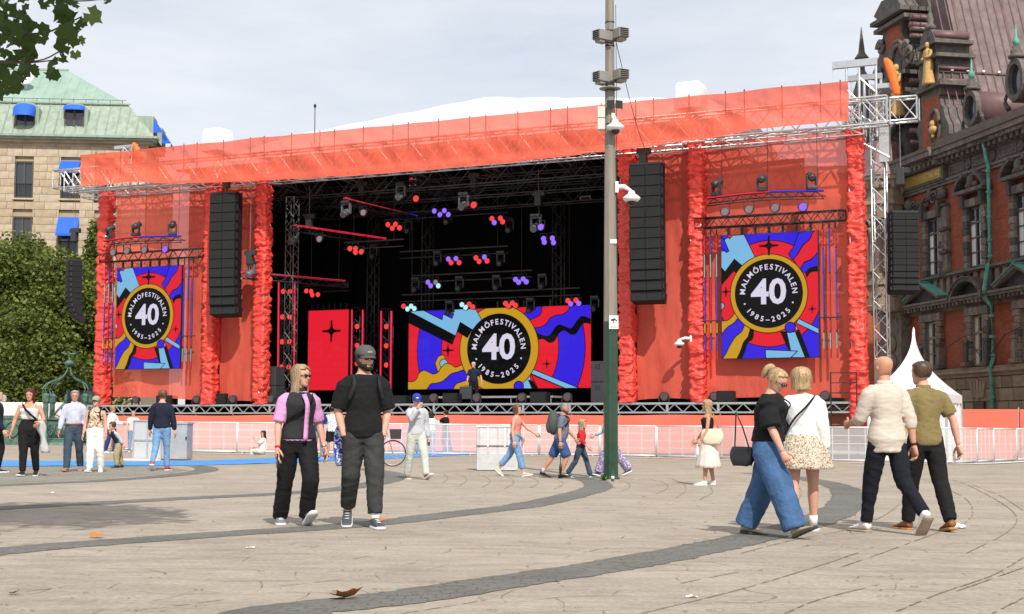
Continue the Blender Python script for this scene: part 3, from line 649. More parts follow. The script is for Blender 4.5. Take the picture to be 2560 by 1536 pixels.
for y0, y1, x0, x1 in ((232, 216, 2293, 2356), (158, 150, 2296, 2347), (122, 116, 2298, 2343)):
    a = TH(x0, y0, .3); b = TH(x1, y1, .3); c1 = (TH(x0, y0, .2)[1] + TH(x1, y0 - (x1 - x0) * .25, .2)[1]) / 2
    MB().b2((b[0], -1.6, c1 - .07), (a[0], .42, c1 + .1)).build('gable_cornice', m_ds[0], gabA)
s_, z_ = TH(2325, 213, .35); statue(s_, .42, z_, 2.05, m_goldst, gabA)
s_, z_ = TH(2332, 335, .3); bz = z_
MB().ell((s_, .3, bz + .45), (.17, .16, .2)).ell((s_, .28, bz + .18), (.3, .2, .22)).lathe([(.12, -.2), (.1, 0)], 10, (s_, .28, bz)).build('bust', m_goldst, gabA, True)
nr = MB(); n_ = 16
nr.path([(s_ + .48 * math.cos(2 * math.pi * k / n_), .2, bz + .3 + .85 * math.sin(2 * math.pi * k / n_)) for k in range(n_ + 1)], .1, 6).build('bust_frame', m_ds[0], gabA, True)
# copper-clad cheek of the gable: stacked rolls facing the viewer
ck = MB(); s_c = TH(2352, 240, GO)[0] - .02
for k, (zz, rr_) in enumerate(((14.55, .32), (15.1, .2), (15.6, .26), (16.2, .16), (16.7, .22), (17.3, .18), (17.9, .14), (18.4, .2), (19.0, .15), (19.6, .3))):
    ck.tube((s_c + .12 + .05 * (k % 2) + (.0 if zz < 18 else .45), .1, zz), (s_c + .12 + (.0 if zz < 18 else .45), -1.6, zz), rr_ * .62, 10)
ck.build('copper_mouldings', m_pur, gabA, True)
MB().lathe([(.25, 0), (.28, .15), (.12, .3), (.18, .5), (.06, .9), (.02, 1.5)], 10, (TH(2326, 75, .0)[0], .0, TH(2326, 75, 0)[1])).build('finial', m_ds[0], gabA, True)
# large scrolled gable beyond it
GB = .0
gabB = MB().prism(PX([(2208, 520), (2206, 330), (2192, 320), (2192, 215), (2187, 185), (2189, 160), (2198, 140), (2197, 118), (2196, 108), (2206, 98), (2210, 60), (2196, 52), (2184, 42), (2203, 4), (2222, -6), (2240, -4), (2252, 14), (2258, 40), (2252, 58), (2254, 80), (2262, 100), (2268, 120), (2274, 150), (2272, 160), (2262, 170), (2262, 470)], GB), -1.8, GB).build('large_gable', m_ds[0], hall)
gpan([(2214, 130), (2222, 62), (2246, 60), (2256, 90), (2264, 118), (2258, 140), (2236, 110)], GB, .02, m_brick, 'brick_panel', gabB)
gpan([(2206, 300), (2208, 222), (2224, 214), (2224, 300)], GB, .02, m_brick, 'brick_panel', gabB)
gpan([(2252, 290), (2252, 205), (2262, 200), (2262, 285)], GB, .02, m_brick, 'brick_panel', gabB)
gpan([(2230, 300), (2230, 160), (2238, 135), (2248, 132), (2254, 150), (2256, 290)], GB, .03, m_ds[2], 'niche', gabB)
s_, z_ = TH(2246, 293, .3); statue(s_, .35, z_, 2.65, m_goldst, gabB)
nm = MB(); c_, cz_ = TH(2243, 150, .1)
for rr_ in (1.05, .82): nm.path([(c_ + rr_ * .75 * math.cos(math.pi * k / 12), .1, cz_ + rr_ * .9 * math.sin(math.pi * k / 12)) for k in range(13)], .1, 6)
nm.build('niche_arch', m_ds[1], gabB, True)
for py_, ex in ((318, .4), (196, .35), (58, .3), (40, .5)):
    a = TH(2190, py_ + 12, .2); b = TH(2264, py_ - 8, .2); zz = (a[1] + b[1]) / 2
    MB().b2((b[0] - .05, -1.7, zz - .10), (a[0] + .1, ex, zz + .1)).build('gable_cornice', m_ds[0], gabB)
    MB().tube((b[0] - .12, .05, zz - .5), (b[0] - .12, -1.8, zz - .5), .15, 10).build('copper_moulding', m_pur, gabB, True)
    MB().tube((b[0] - .1, .0, zz - 1.05), (b[0] - .1, -1.8, zz - 1.05), .12, 10).build('copper_moulding', m_pur2, gabB, True)
for px, py, r in ((2196, 195, .55), (2202, 120, .4), (2274, 140, .5), (2205, 330, .5), (2266, 118, .35)):
    c_, cz_ = TH(px, py, .1); MB().path([(c_ + r * (1 - k / 24) * math.cos(k * .5), .12, cz_ + r * (1 - k / 24) * math.sin(k * .5)) for k in range(22)], [.13 * (1 - k / 34) for k in range(22)], 6).build('scroll', m_ds[1], gabB, True)
# corner oriel turret
ts, to = 11.0, .85; oct_ = 8
tur = MB(); tur.lathe([(.7, 6.75), (1.02, 6.78), (1.06, 7.0), (1.0, 7.05), (1.0, 8.0), (1.12, 8.03), (1.12, 8.2), (.92, 8.22), (.92, 8.6), (.62, 8.62), (.62, 11.3), (.95, 11.32), (.98, 11.9), (1.12, 12.0), (1.05, 12.2), (1.05, 12.7), (1.18, 12.78), (1.22, 13.1), (1.35, 13.2), (1.35, 13.38), (1.0, 13.4)], oct_, (ts, to, 0), R=None)
turo = tur.build('oriel_turret', m_st[1], hall)
for k in range(oct_):
    a = 2 * math.pi * (k + .5) / oct_
    cx_, cy_ = ts + .93 * math.cos(a), to + .93 * math.sin(a)
    MB().lathe([(.13, 8.6), (.13, 8.8), (.1, 8.85), (.09, 10.5), (.13, 10.55), (.15, 10.85)], 10, (cx_, cy_, 0)).build('column', m_ds[3], turo, True)
    a2 = 2 * math.pi * k / oct_
    MB().path([(ts + .95 * math.cos(a2 + t * .39), to + .95 * math.sin(a2 + t * .39), 10.85 + .42 * math.sqrt(max(0, 1 - t * t))) for t in (-1, -.8, -.5, 0, .5, .8, 1)], .07, 6).build('arch', m_ds[3], turo, True)
    MB().lathe([(.2, 0), (.22, .05), (.1, .1)], 12, (ts + .95 * math.cos(a2), to + .95 * math.sin(a2), 7.6), R=Matrix.Rotation(a2, 3, 'Z') @ Matrix.Rotation(math.pi / 2, 3, 'Y')).build('roundel', m_st[0], turo, True)
    for j in (-1, 0, 1): stone(turo, (ts + 1.12 * math.cos(a2 + j * .2), to + 1.12 * math.sin(a2 + j * .2), 12.85), (.1, .12, .14), m_ds[2], 'dentil')
MB().lathe([(1.4, 13.38), (1.28, 13.55), (1.12, 13.9), (1.0, 14.5), (.86, 15.1), (.7, 15.18), (.2, 15.2)], oct_, (ts, to, 0)).build('bell_roof', m_pur2, turo)
MB().lathe([(.62, 15.2), (.5, 15.4), (.72, 15.7), (.75, 16.0), (.5, 16.15), (.7, 16.25), (.7, 16.4), (.1, 16.42)], 12, (ts, to, 0)).build('pedestal', m_ds[0], turo, True)
ln_ = MB(); b0 = (ts, to, 16.42)
ln_.ell((ts, to - .05, 16.75), (.34, .26, .3)).ell((ts + .05, to + .12, 17.15), (.27, .27, .42)).ell((ts + .05, to + .2, 17.62), (.27, .27, .3)).ell((ts + .05, to + .45, 17.55), (.14, .16, .14)).lathe([(.5, 0), (.5, .08), (.02, .09)], 12, (ts, to, 16.42))
for sg in (-1, 1): ln_.tube((ts + sg * .16, to + .3, 17.1), (ts + sg * .17, to + .4, 16.5), .09, 8)
ln_.build('lion', m_goldst, turo, True)
for k in range(7): MB().path([(ts + .3 * math.cos(k * .9), to + .2 + .2 * math.sin(k * .9), 17.45 + .3 * math.cos(k)), (ts + .36 * math.cos(k * .9 + .3), to + .2 + .26 * math.sin(k * .9 + .3), 17.25 + .3 * math.cos(k))], .07, 6).build('mane', m_goldst, turo, True)
# door surround below the oriel
MB().b2((10.1, 0, 0), (12.4, .5, 6.7)).build('doorway', m_ds[1], hall)
for k in range(6): MB().ell((11.1, .55, .9 + k * .85), (.55, .16, .4), 12, 8).build('rusticated_boss', m_st[0], hall, True)
# slim spire behind the gables
s_, z_ = TH(2153, 68, -2.)
MB().lathe([(.62, z_ - 9), (.6, z_ - 4.2), (.75, z_ - 4.1), (.5, z_ - 3.6), (.3, z_ - 3.0), (.36, z_ - 2.8), (.18, z_ - 2.5), (.16, z_ - 2.0), (.42, z_ - 1.8), (.2, z_ - 1.5), (.02, z_)], 8, (s_, -2, 0)).build('spire', m_ds[0], hall)
bp0 = at(1990, 1080, 98); bp0.z = 0; rb = thing('rear_building', 'dark brick building behind the right wing, seen through the red mesh', 'building', bp0, -.1); hb_ = 1.03 + (1071 - 432) / F * 98
MB().b2((-9, 0, 0), (8.5, 10, hb_)).build('wall', m_brick, rb); MB().b2((-9.3, -.4, hb_), (8.8, 10.4, hb_ + .5)).build('cornice', m_ds[1], rb)
for i in range(5):
    for j in range(4):
        w_ = MB().b2((-8 + i * 2.5, -.05, 2.2 + j * 4), (-6.8 + i * 2.5, -.01, 4.6 + j * 4)).build('window', m_glass, rb); MB().b2((-8.15 + i * 2.5, -.12, 2.0 + j * 4), (-6.65 + i * 2.5, -.0, 2.2 + j * 4)).build('sill', m_ds[3], w_)
def text_mesh(txt, size, bold=0., align='CENTER', extr=.004):
    c = bpy.data.curves.new('txt', 'FONT'); c.body = txt; c.size = size; c.align_x = align; c.align_y = 'CENTER'; c.offset = bold; c.extrude = extr; c.resolution_u = 3
    o = bpy.data.objects.new('txt', c); COL.objects.link(o); dg = bpy.context.evaluated_depsgraph_get(); me = bpy.data.meshes.new_from_object(o.evaluated_get(dg)); bpy.data.objects.remove(o); bpy.data.curves.remove(c)
    return me
tmx = text_mesh('LAGAD OCH FÖRBÄTTRAD 1812', .36, .008)
wd = max(v.co.x for v in tmx.vertices) - min(v.co.x for v in tmx.vertices); kx = 3.55 / wd
for v in tmx.vertices: v.co = Vector((8.01 - v.co.x * kx, .345 + v.co.z, 12.91 + v.co.y))
tmx.materials.append(M('gilt_letters', (.62, .42, .10), .35, .6)); lo_ = link('inscription_lettering', tmx, sg_)
# ================================================================ festival stage
UC = -2.07; ZD = 1.97
def redcloth(name, rgb, alpha, transl, rough, bstr=.25, bsc=2.2, stretch=(1, 1, .35), spec=.3):
    m, n, l, b = nodes_mat(name); t = n.new('ShaderNodeTexCoord'); v = t.outputs['Object']
    c = ramp(n, l, noisen(n, l, v, .9, 5, .6), [(.3, tuple(x * .88 for x in rgb)), (.7, tuple(min(1, x * 1.06) for x in rgb))])
    l.new(c, b.inputs['Base Color']); b.inputs['Roughness'].default_value = rough; b.inputs['Specular IOR Level'].default_value = spec
    q = n.new('ShaderNodeMapping'); q.inputs['Scale'].default_value = stretch; l.new(v, q.inputs['Vector'])
    bp = n.new('ShaderNodeBump'); bp.inputs['Strength'].default_value = bstr; bp.inputs['Distance'].default_value = .25
    l.new(noisen(n, l, q.outputs['Vector'], bsc, 4, .55), bp.inputs['Height']); l.new(bp.outputs['Normal'], b.inputs['Normal'])
    tr = n.new('ShaderNodeBsdfTranslucent'); l.new(c, tr.inputs['Color']); ms = n.new('ShaderNodeMixShader'); ms.inputs['Fac'].default_value = transl
    l.new(b.outputs['BSDF'], ms.inputs[1]); l.new(tr.outputs['BSDF'], ms.inputs[2])
    tp = n.new('ShaderNodeBsdfTransparent'); tp.inputs['Color'].default_value = (1, .62, .58, 1); m2 = n.new('ShaderNodeMixShader'); m2.inputs['Fac'].default_value = alpha
    l.new(tp.outputs['BSDF'], m2.inputs[1]); l.new(ms.outputs['Shader'], m2.inputs[2]); l.new(m2.outputs['Shader'], n['Material Output'].inputs['Surface']); return m
RED = (1.0, .165, .108)
m_redmesh = redcloth('red_mesh_banner', RED, .79, .34, .55, .35)
m_redfas = redcloth('red_fascia_mesh', (1.0, .165, .092), .77, .25, .5, .6, 1.3, (1, 1, .25))
m_redvin = redcloth('red_vinyl_wrap', (.87, .078, .055), .97, .08, .34, .6, 3.2, (1, 1, 2.0), .5)
m_redskirt = redcloth('red_skirt', (.99, .20, .13), .93, .12, .5, .2, 1.0)
m_drape = M('black_drape', (.0045, .0045, .005), .95, 0, .4, 3, spec=.1)
m_deck = M('black_deck', (.02, .02, .02), .6)
# ---- platform
plat = sthing('stage_platform', 'long black stage deck on silver truss with red skirting', 'stage', UC, 0, 0)
W2 = 17.6
MB().b2((-W2, .02, ZD - .1), (W2, 10.5, ZD)).build('deck', m_deck, plat)
npan = 18
for k in range(npan):
    x0 = -W2 + 2 * W2 * k / npan; x1 = -W2 + 2 * W2 * (k + 1) / npan
    t = MB().b2((x0, -.06, ZD - .075), (x1, .0, ZD)).b2((x0, -.06, ZD - .40), (x1, .0, ZD - .34)).b2((x0, -.061, ZD - .34), (x0 + .09, .001, ZD - .075))
    for j in range(3):
        a = x0 + (x1 - x0) * j / 3; c = x0 + (x1 - x0) * (j + .5) / 3; e = x0 + (x1 - x0) * (j + 1) / 3
        t.tube((a, -.03, ZD - .36), (c, -.03, ZD - .06), .022, 5).tube((c, -.03, ZD - .06), (e, -.03, ZD - .36), .022, 5)
    t.build('edge_truss', m_galv, plat)
    MB().tube((x0 + .1, .02, 0), (x0 + .1, .02, ZD - .4), .03, 6).build('leg', m_galv, plat)
for k in range(7):
    x0 = -W2 + .4 + 4.55 * k; x1 = x0 + 4.55; 
    if k == 6: x1 = W2 - 2.6
    o = MB().grid(lambda a, b, x0=x0, x1=x1: (x0 + (x1 - x0) * a, -.10 - .05 * math.sin(math.pi * b) * (1 + nzf(a * 5 + x0, b * 2)), .1 + (ZD - .55) * b - .03 * math.sin(math.pi * a) * b), 18, 5).build('skirt', m_redskirt, plat, True, fixn=False)
ld = MB().tube((W2 - 1.6, -.5, 0), (W2 - 1.6, -.5, 3.0), .025, 6).tube((W2 - .7, -.5, 0), (W2 - .7, -.5, 3.0), .025, 6)
for z_ in (ZD + .3, ZD + .65, ZD + 1.0): ld.tube((W2 - 1.6, -.5, z_), (W2 - .7, -.5, z_), .02, 6)
ld.build('stair_rail', m_blk, plat)
MB().b2((-W2, .34, .05), (W2 - 2.6, .40, ZD - .12)).build('underside_shade_sheet', m_drape, plat)  # added black sheet, stands in for the shade below the deck
st = MB()
for k in range(9): st.b2((W2 - 2.4, .2 + .05 * k, .2 + .19 * k), (W2 - .6, .5 + .05 * k, .24 + .19 * k))
st.build('stair_treads', M('raw_timber', (.22, .13, .07), .8), plat)
# ---- wrapped towers
def tower_cloth(w, d, h, seed):
    R = []; n_ = 32; m = int(h / .04)
    for j in range(m + 1):
        z = h * j / m; ring = []
        for k in range(n_):
            a = 2 * math.pi * k / n_; ca, sa = math.cos(a), math.sin(a); q = (abs(ca) ** 8 + abs(sa) ** 8) ** -.125
            x, y = ca * q * w / 2, sa * q * d / 2
            f = (.42 - abs(nzf(ca * .7 + seed, z * 4.2 + 1.0 * nzf(sa * 1.5, z * .9, seed), sa * .7))) * .17 + (.4 - abs(nzf(ca * 1.3, z * 8.5 + seed * 3, sa * 1.3))) * .075 - .075 + .03 * nzf(0, z * .9, seed)
            ring.append(Vector((x * (1 + f / (w / 2)), y * (1 + f / (d / 2)), z + .05 * nzf(a * 2, z * 2, seed + 9))))
        R.append(ring)
    return MB().loft(R)
TW = [('A', -16.95, 'far left edge of the stage, beside the green tree'), ('B', -11.05, 'left of the left speaker hang'), ('C', -8.4, 'right of the left speaker hang'), ('D', 8.18, 'beside the grey lamp mast'), ('E', 10.95, 'between right speaker hang and right screen'), ('F', 16.85, 'right end of the stage next to bare truss')]
for k, (nm, x, lb) in enumerate(TW):
    t = sthing('wrapped_tower', 'red vinyl wrapped scaffold tower ' + lb, 'tower', UC + x, .2, ZD - (.9 if nm in 'F' else 0), 'red wrapped stage towers')
    h = 11.75 - ZD + (.9 if nm == 'F' else 0)
    tower_cloth(.62, .66, h, k * 3.7).build('wrap', m_redvin, t, True)
    truss(t, (0, .0, .2), (0, .0, h + .6), .40, m_alu, 14, .025)
# ---- wing banners
def banner(name, lab, x0, x1, z0, z1, v, seed, sag=.12, corner=None):
    t = sthing(name, lab, 'banner', UC + (x0 + x1) / 2, v, z0, 'red stage wing banners'); w = x1 - x0; h = z1 - z0
    def f(a, b):
        y = .10 * nzf(a * 2.2 + seed, b * 1.6) + .05 * nzf(a * 6, b * 9 + seed) + sag * math.sin(math.pi * a) * math.sin(math.pi * min(1, b * 1.2)) * .5
        y += .05 * max(0, 1 - b * 5) * math.sin(a * 14 + seed)
        z = h * b
        if b < .12: z += (.5 * a * (1 - a) * 1.6 + (corner or 0) * (1 - a)) * (1 - b / .12) * .35
        return (-w / 2 + w * a, y, z)
    MB().grid(f, 40, 64).build('cloth', m_redmesh, t, True, fixn=False)
    ey = MB()
    for k in range(18): ey.tube((-w / 2, .02, h * k / 17), (-w / 2 - .12, .02, h * k / 17 + .03), .012, 4).tube((w / 2, .02, h * k / 17), (w / 2 + .12, .02, h * k / 17 + .03), .012, 4)
    ey.build('lashings', m_blk, t)
banner('wing_banner', 'tall red mesh banner behind the left big screen', -16.6, -11.35, ZD + .15, 11.9, .45, 1, corner=.6)
banner('wing_banner', 'red mesh banner behind the left main speaker hang', -10.8, -8.7, ZD + .1, 11.8, .5, 2)
banner('wing_banner', 'red mesh banner behind the right main speaker hang', 8.45, 10.7, ZD + .1, 11.8, .5, 3)
banner('wing_banner', 'tall red mesh banner behind the right big screen', 11.2, 16.6, ZD + .12, 11.9, .45, 4)
# ---- fascia
fas = sthing('fascia_banner', 'long coral red fascia banner along the stage roof edge', 'banner', UC, -1.5, 11.5)
def ff(a, b):
    x = -17.12 + 34.1 * a; z0 = .14 - .52 * math.sin(math.pi * min(1, max(0, (a - .1) / .8))) ** .6 + .05 * nzf(a * 30, 0); z1 = 1.55 + .05 * nzf(a * 20, 4)
    y = .16 * nzf(a * 42 + 2.6 * b, b * 1.2) * (1 - abs(2 * b - 1) ** 3) + .10 * nzf(a * 110 + b * 6, b * 1.5, 3) * (1 - abs(2 * b - 1) ** 2) + .22 * math.sin(math.pi * b) * .6
    return (x, y, z0 + (z1 - z0) * b)
MB().grid(ff, 260, 12).build('cloth', m_redfas, fas, True, fixn=False)
ps = MB()
for k in range(20):
    a = .02 + .96 * k / 19; x = -17.12 + 34.1 * a
    for dx in (-.35, .35) if k % 2 else (0,): ps.tube((x + dx, .3, .3), (x + dx, .28, 1.68), .022, 5)
ps.build('posts', m_blk, fas)
# ---- roof trusses (things)
def rt_thing(lab, p0, p1, size, mat, h=None, bays=None, name='roof_truss', group='stage roof trusses', r=.03):
    c = SW(UC + p0[0], p0[1], p0[2]); t = thing(name, lab, 'truss', c, -PH, group)
    q = Vector(p1) - Vector(p0); truss(t, (0, 0, 0), q, size, mat, bays, r, h=h); return t
rt_thing('bare silver front roof truss running behind the red fascia', (-18.4, -.75, 12.05), (18.2, -.75, 12.05), .55, m_alu, .95, 46, r=.04)
rt_thing('silver lower roof truss above the wing screens and stage opening', (-18.2, .15, 11.55), (17.2, .15, 11.55), .5, m_alu, .28, 60)
for k, (v_, z_) in enumerate(((2.2, 11.5), (4.2, 11.35), (6.4, 11.2))):
    rt_thing('dark roof truss crossing the stage ceiling, %s row' % ('front', 'middle', 'rear')[k], (-10.5, v_, z_), (10.5, v_, z_), .6, m_steel_d, .85, 24)
for k, x in enumerate((-8.4, -5, -1.7, 1.7, 5, 8.4)):
    rt_thing('dark ceiling truss running toward the back of the stage, %s' % ORD[k], (x, .2, 11.95), (x, 8, 11.4), .45, m_steel_d, .6, 14)
# outriggers carrying the outer hangs
rt_thing('bare silver outrigger truss jutting right past the stage corner', (16.4, .5, 12.3), (19.0, .5, 12.3), .5, m_alu, .82, 4, 'outrigger_truss', r=.04)
rt_thing('bare outrigger truss jutting left past the stage corner with flood lamp', (-19.6, -.2, 12.3), (-17.0, -.2, 12.3), .5, m_alu, .82, 4, 'outrigger_truss', r=.035)
# bare tower on the right with its head beams
rtw = sthing('bare_truss_tower', 'bare aluminium truss tower at the right corner of the stage', 'tower', 15.45, .95, 0)
truss(rtw, (0, 0, 0), (0, 0, 13.2), .46, m_alu, 26, .035)
hd = MB()
for x in (-1.0, -.55, .05): hd.tube((x, -.5, 11.4), (x, -.5, 14.0), .05, 8).tube((x, .4, 11.4), (x, .4, 13.7), .05, 8)
hd.tube((-1, -.5, 13.2), (-.55, -.5, 12.7), .03, 6).tube((-.55, -.5, 13.6), (.05, -.5, 13.0), .03, 6).tube((-1, -.5, 12.6), (.05, -.5, 11.8), .03, 6).tube((.05, -.5, 12.4), (-.55, .4, 13), .03, 6)
hd.b2((-1.5, -.58, 14.0), (.1, -.42, 14.25)).b2((-.2, -.48, 13.15), (.5, .5, 13.32)).b2((-1.2, .32, 13.7), (.1, .48, 13.9)).tube((-1.48, -.5, 14.0), (-1.48, -.5, 12.6), .02, 5).tube((-.8, -.7, 11.4), (.5, -.6, 10.6), .035, 6).b2((.1, -.4, 10.5), (.45, -.1, 11.9))
hd.build('head_frame', m_alu, rtw)
ltw = sthing('bare_truss_tower', 'short bare truss head above the left stage corner', 'tower', UC - 16.0, .6, 11.4)
truss(ltw, (0, 0, 0), (0, 0, 2.3), .5, m_alu, 5, .03)
MB().b2((-.9, -.1, 2.25), (.35, .05, 2.4)).build('head_beam', m_alu, ltw)
m_or = M('orange_cloth', (.95, .16, .015), .6, 0, .15, 4)
for (u_, v_, z_, lab) in ((16.0, .4, 14.2, 'orange cloth bag hanging from the right truss head'), (UC - 15.55, .4, 13.85, 'orange cloth bag hanging above the left stage corner')):
    b = MB(); b.loft([[Vector((dx + w * math.cos(a), w * .6 * math.sin(a), z)) for a in [6.283 * k / 12 for k in range(12)]] for z, w, dx in ((0, .07, -.14), (-.15, .15, -.06), (-.5, .17, .05), (-.9, .15, .14), (-1.3, .13, .22), (-1.38, .08, .23))])
    tag(b.build('cable_bag', m_or, None, True), lab, 'bag', 'orange cable bags').matrix_world = Matrix.Translation(SW(u_, v_, z_)) @ Matrix.Rotation(-PH, 4, 'Z')
# ---- canopy, added sheet blocking canopy light, hoist covers
m_can = M('white_canopy', (.82, .83, .84), .6, 0, .03, 1, transl=.15)
can = sthing('roof_canopy', 'white arched membrane roof over the stage', 'canopy', UC, 0, 12.4)
def cf(a, b):
    x = -11.6 + 23.2 * a; v_ = .35 + 9.6 * b; rd = 3.0 - .10 * abs(x) - .35 * max(0, abs(x) - 9.8) ** 1.3
    z = .2 + (rd - .2) * math.sin(math.pi / 2 * min(1, b / .52)) ** .9 if b < .52 else .2 + (rd - .2) * math.cos(math.pi / 2 * (b - .52) / .48) ** .8
    return (x, v_, max(.1, z) + .03 * math.sin(x * 2.7))
MB().grid(cf, 30, 14).build('membrane', m_can, can, True, fixn=False)
MB().b2((-13.2, .32, -.05), (10.9, 9.9, 0)).build('ceiling_light_block', m_drape, can)  # added black sheet, stops light through the canopy so the ceiling stays dark
for dx in (-5.8,): MB().tube((dx - .1, .2, .6), (dx - .1, .2, 2.2), .02, 5).ell((dx - .1, .2, 2.2), (.06, .06, .09)).build('lightning_rod', m_blk, can)
for (x, y0_, lab, px) in ((-12.86, 355, 'white fabric hoist cover above the left wing', 544), (8.72, 245, 'white fabric hoist cover above the right wing', 1728)):
    u_, z_ = SP(px, y0_, .5); t = MB(); cv = sthing('hoist_cover', lab, 'cover', u_, .5, z_ - .5, 'white hoist covers')
    t.loft([[Vector((w / 2 * sx * (1 + .05 * nzf(z * 3, k)), w / 2 * sy * (1 + .05 * nzf(k, z * 3)), z)) for k, (sx, sy) in enumerate(((-1, -1), (0, -1.04), (1, -1), (1.04, 0), (1, 1), (0, 1.04), (-1, 1), (-1.04, 0)))] for z, w in ((0, 1.05), (.4, 1.0), (.8, .98), (1.02, .9), (1.06, .6))])
    t.build('cloth', m_can, cv, False, bevel=.05)
# ---- black drapes
dr = sthing('black_drape', 'black drape closing the back of the stage', 'drape', UC, 8.6, ZD, 'black stage drapes')
MB().grid(lambda a, b: (-13 + 26 * a, .09 * math.sin(a * 180), 10.4 * b), 180, 2).build('cloth', m_drape, dr, True, fixn=False)
for sg, lb in ((-1, 'left'), (1, 'right')):
    d_ = sthing('black_drape', 'black drape closing the %s side of the stage' % lb, 'drape', UC + sg * (12.9 if sg < 0 else 9.4), .9, ZD, 'black stage drapes')
    MB().grid(lambda a, b: (.08 * math.sin(a * 60), 7.7 * a, 10.4 * b), 60, 2).build('cloth', m_drape, d_, True, fixn=False)
for k, (x, v_) in enumerate(((-7.75, 1.4), (-6.9, 6.9), (-4.2, 7.2), (2.6, 6.6), (7.6, 1.4))):
    t = sthing('dark_truss_leg', 'dark upright truss leg inside the stage, %s' % ORD[k], 'truss', UC + x, v_, ZD, 'upright truss legs inside the stage'); truss(t, (0, 0, 0), (0, 0, 9), .4, m_steel_d, 20, .022)
# ================================================================ screens
def emat(name, srgb, k=.80):
    c = s2l(srgb); m = bpy.data.materials.new(name); m.use_nodes = True; b = m.node_tree.nodes['Principled BSDF']
    b.inputs['Base Color'].default_value = (.005, .005, .005, 1); b.inputs['Roughness'].default_value = .9; b.inputs['Specular IOR Level'].default_value = .08
    b.inputs['Emission Color'].default_value = (*c, 1); b.inputs['Emission Strength'].default_value = k; return m
EM = [emat('screen_red', (236, 34, 52)), emat('screen_blue', (58, 38, 228)), emat('screen_gold', (206, 158, 36)), emat('screen_light_blue', (128, 190, 230)), emat('screen_black', (10, 10, 12)), emat('screen_white', (226, 218, 240))]
RD, BL, GD, LB, BK, WH = range(6)
def inv_bilinear(q, p):
    s = t = .5
    TL, TR, BR, BLc = [np.array(c, float) for c in q]; p = np.array(p, float)
    for _ in range(12):
        f = TL * (1 - s) * (1 - t) + TR * s * (1 - t) + BR * s * t + BLc * (1 - s) * t - p
        ds = (TR - TL) * (1 - t) + (BR - BLc) * t; dt = (BLc - TL) * (1 - s) + (BR - TR) * s
        J_ = np.array([ds, dt]).T; d = np.linalg.solve(J_, -f); s += d[0]; t += d[1]
    return s, t
def clip(poly, w, h):
    for ax, lim, sg in ((0, 0, 1), (0, w, -1), (1, 0, 1), (1, h, -1)):
        o = []
        for i in range(len(poly)):
            a, b = poly[i - 1], poly[i]; ia = (a[ax] - lim) * sg >= 0; ib = (b[ax] - lim) * sg >= 0
            if ia != ib:
                t = (lim - a[ax]) / (b[ax] - a[ax]); o.append((a[0] + (b[0] - a[0]) * t, a[1] + (b[1] - a[1]) * t))
            if ib: o.append(b)
        poly = o
        if not poly: return poly
    return poly
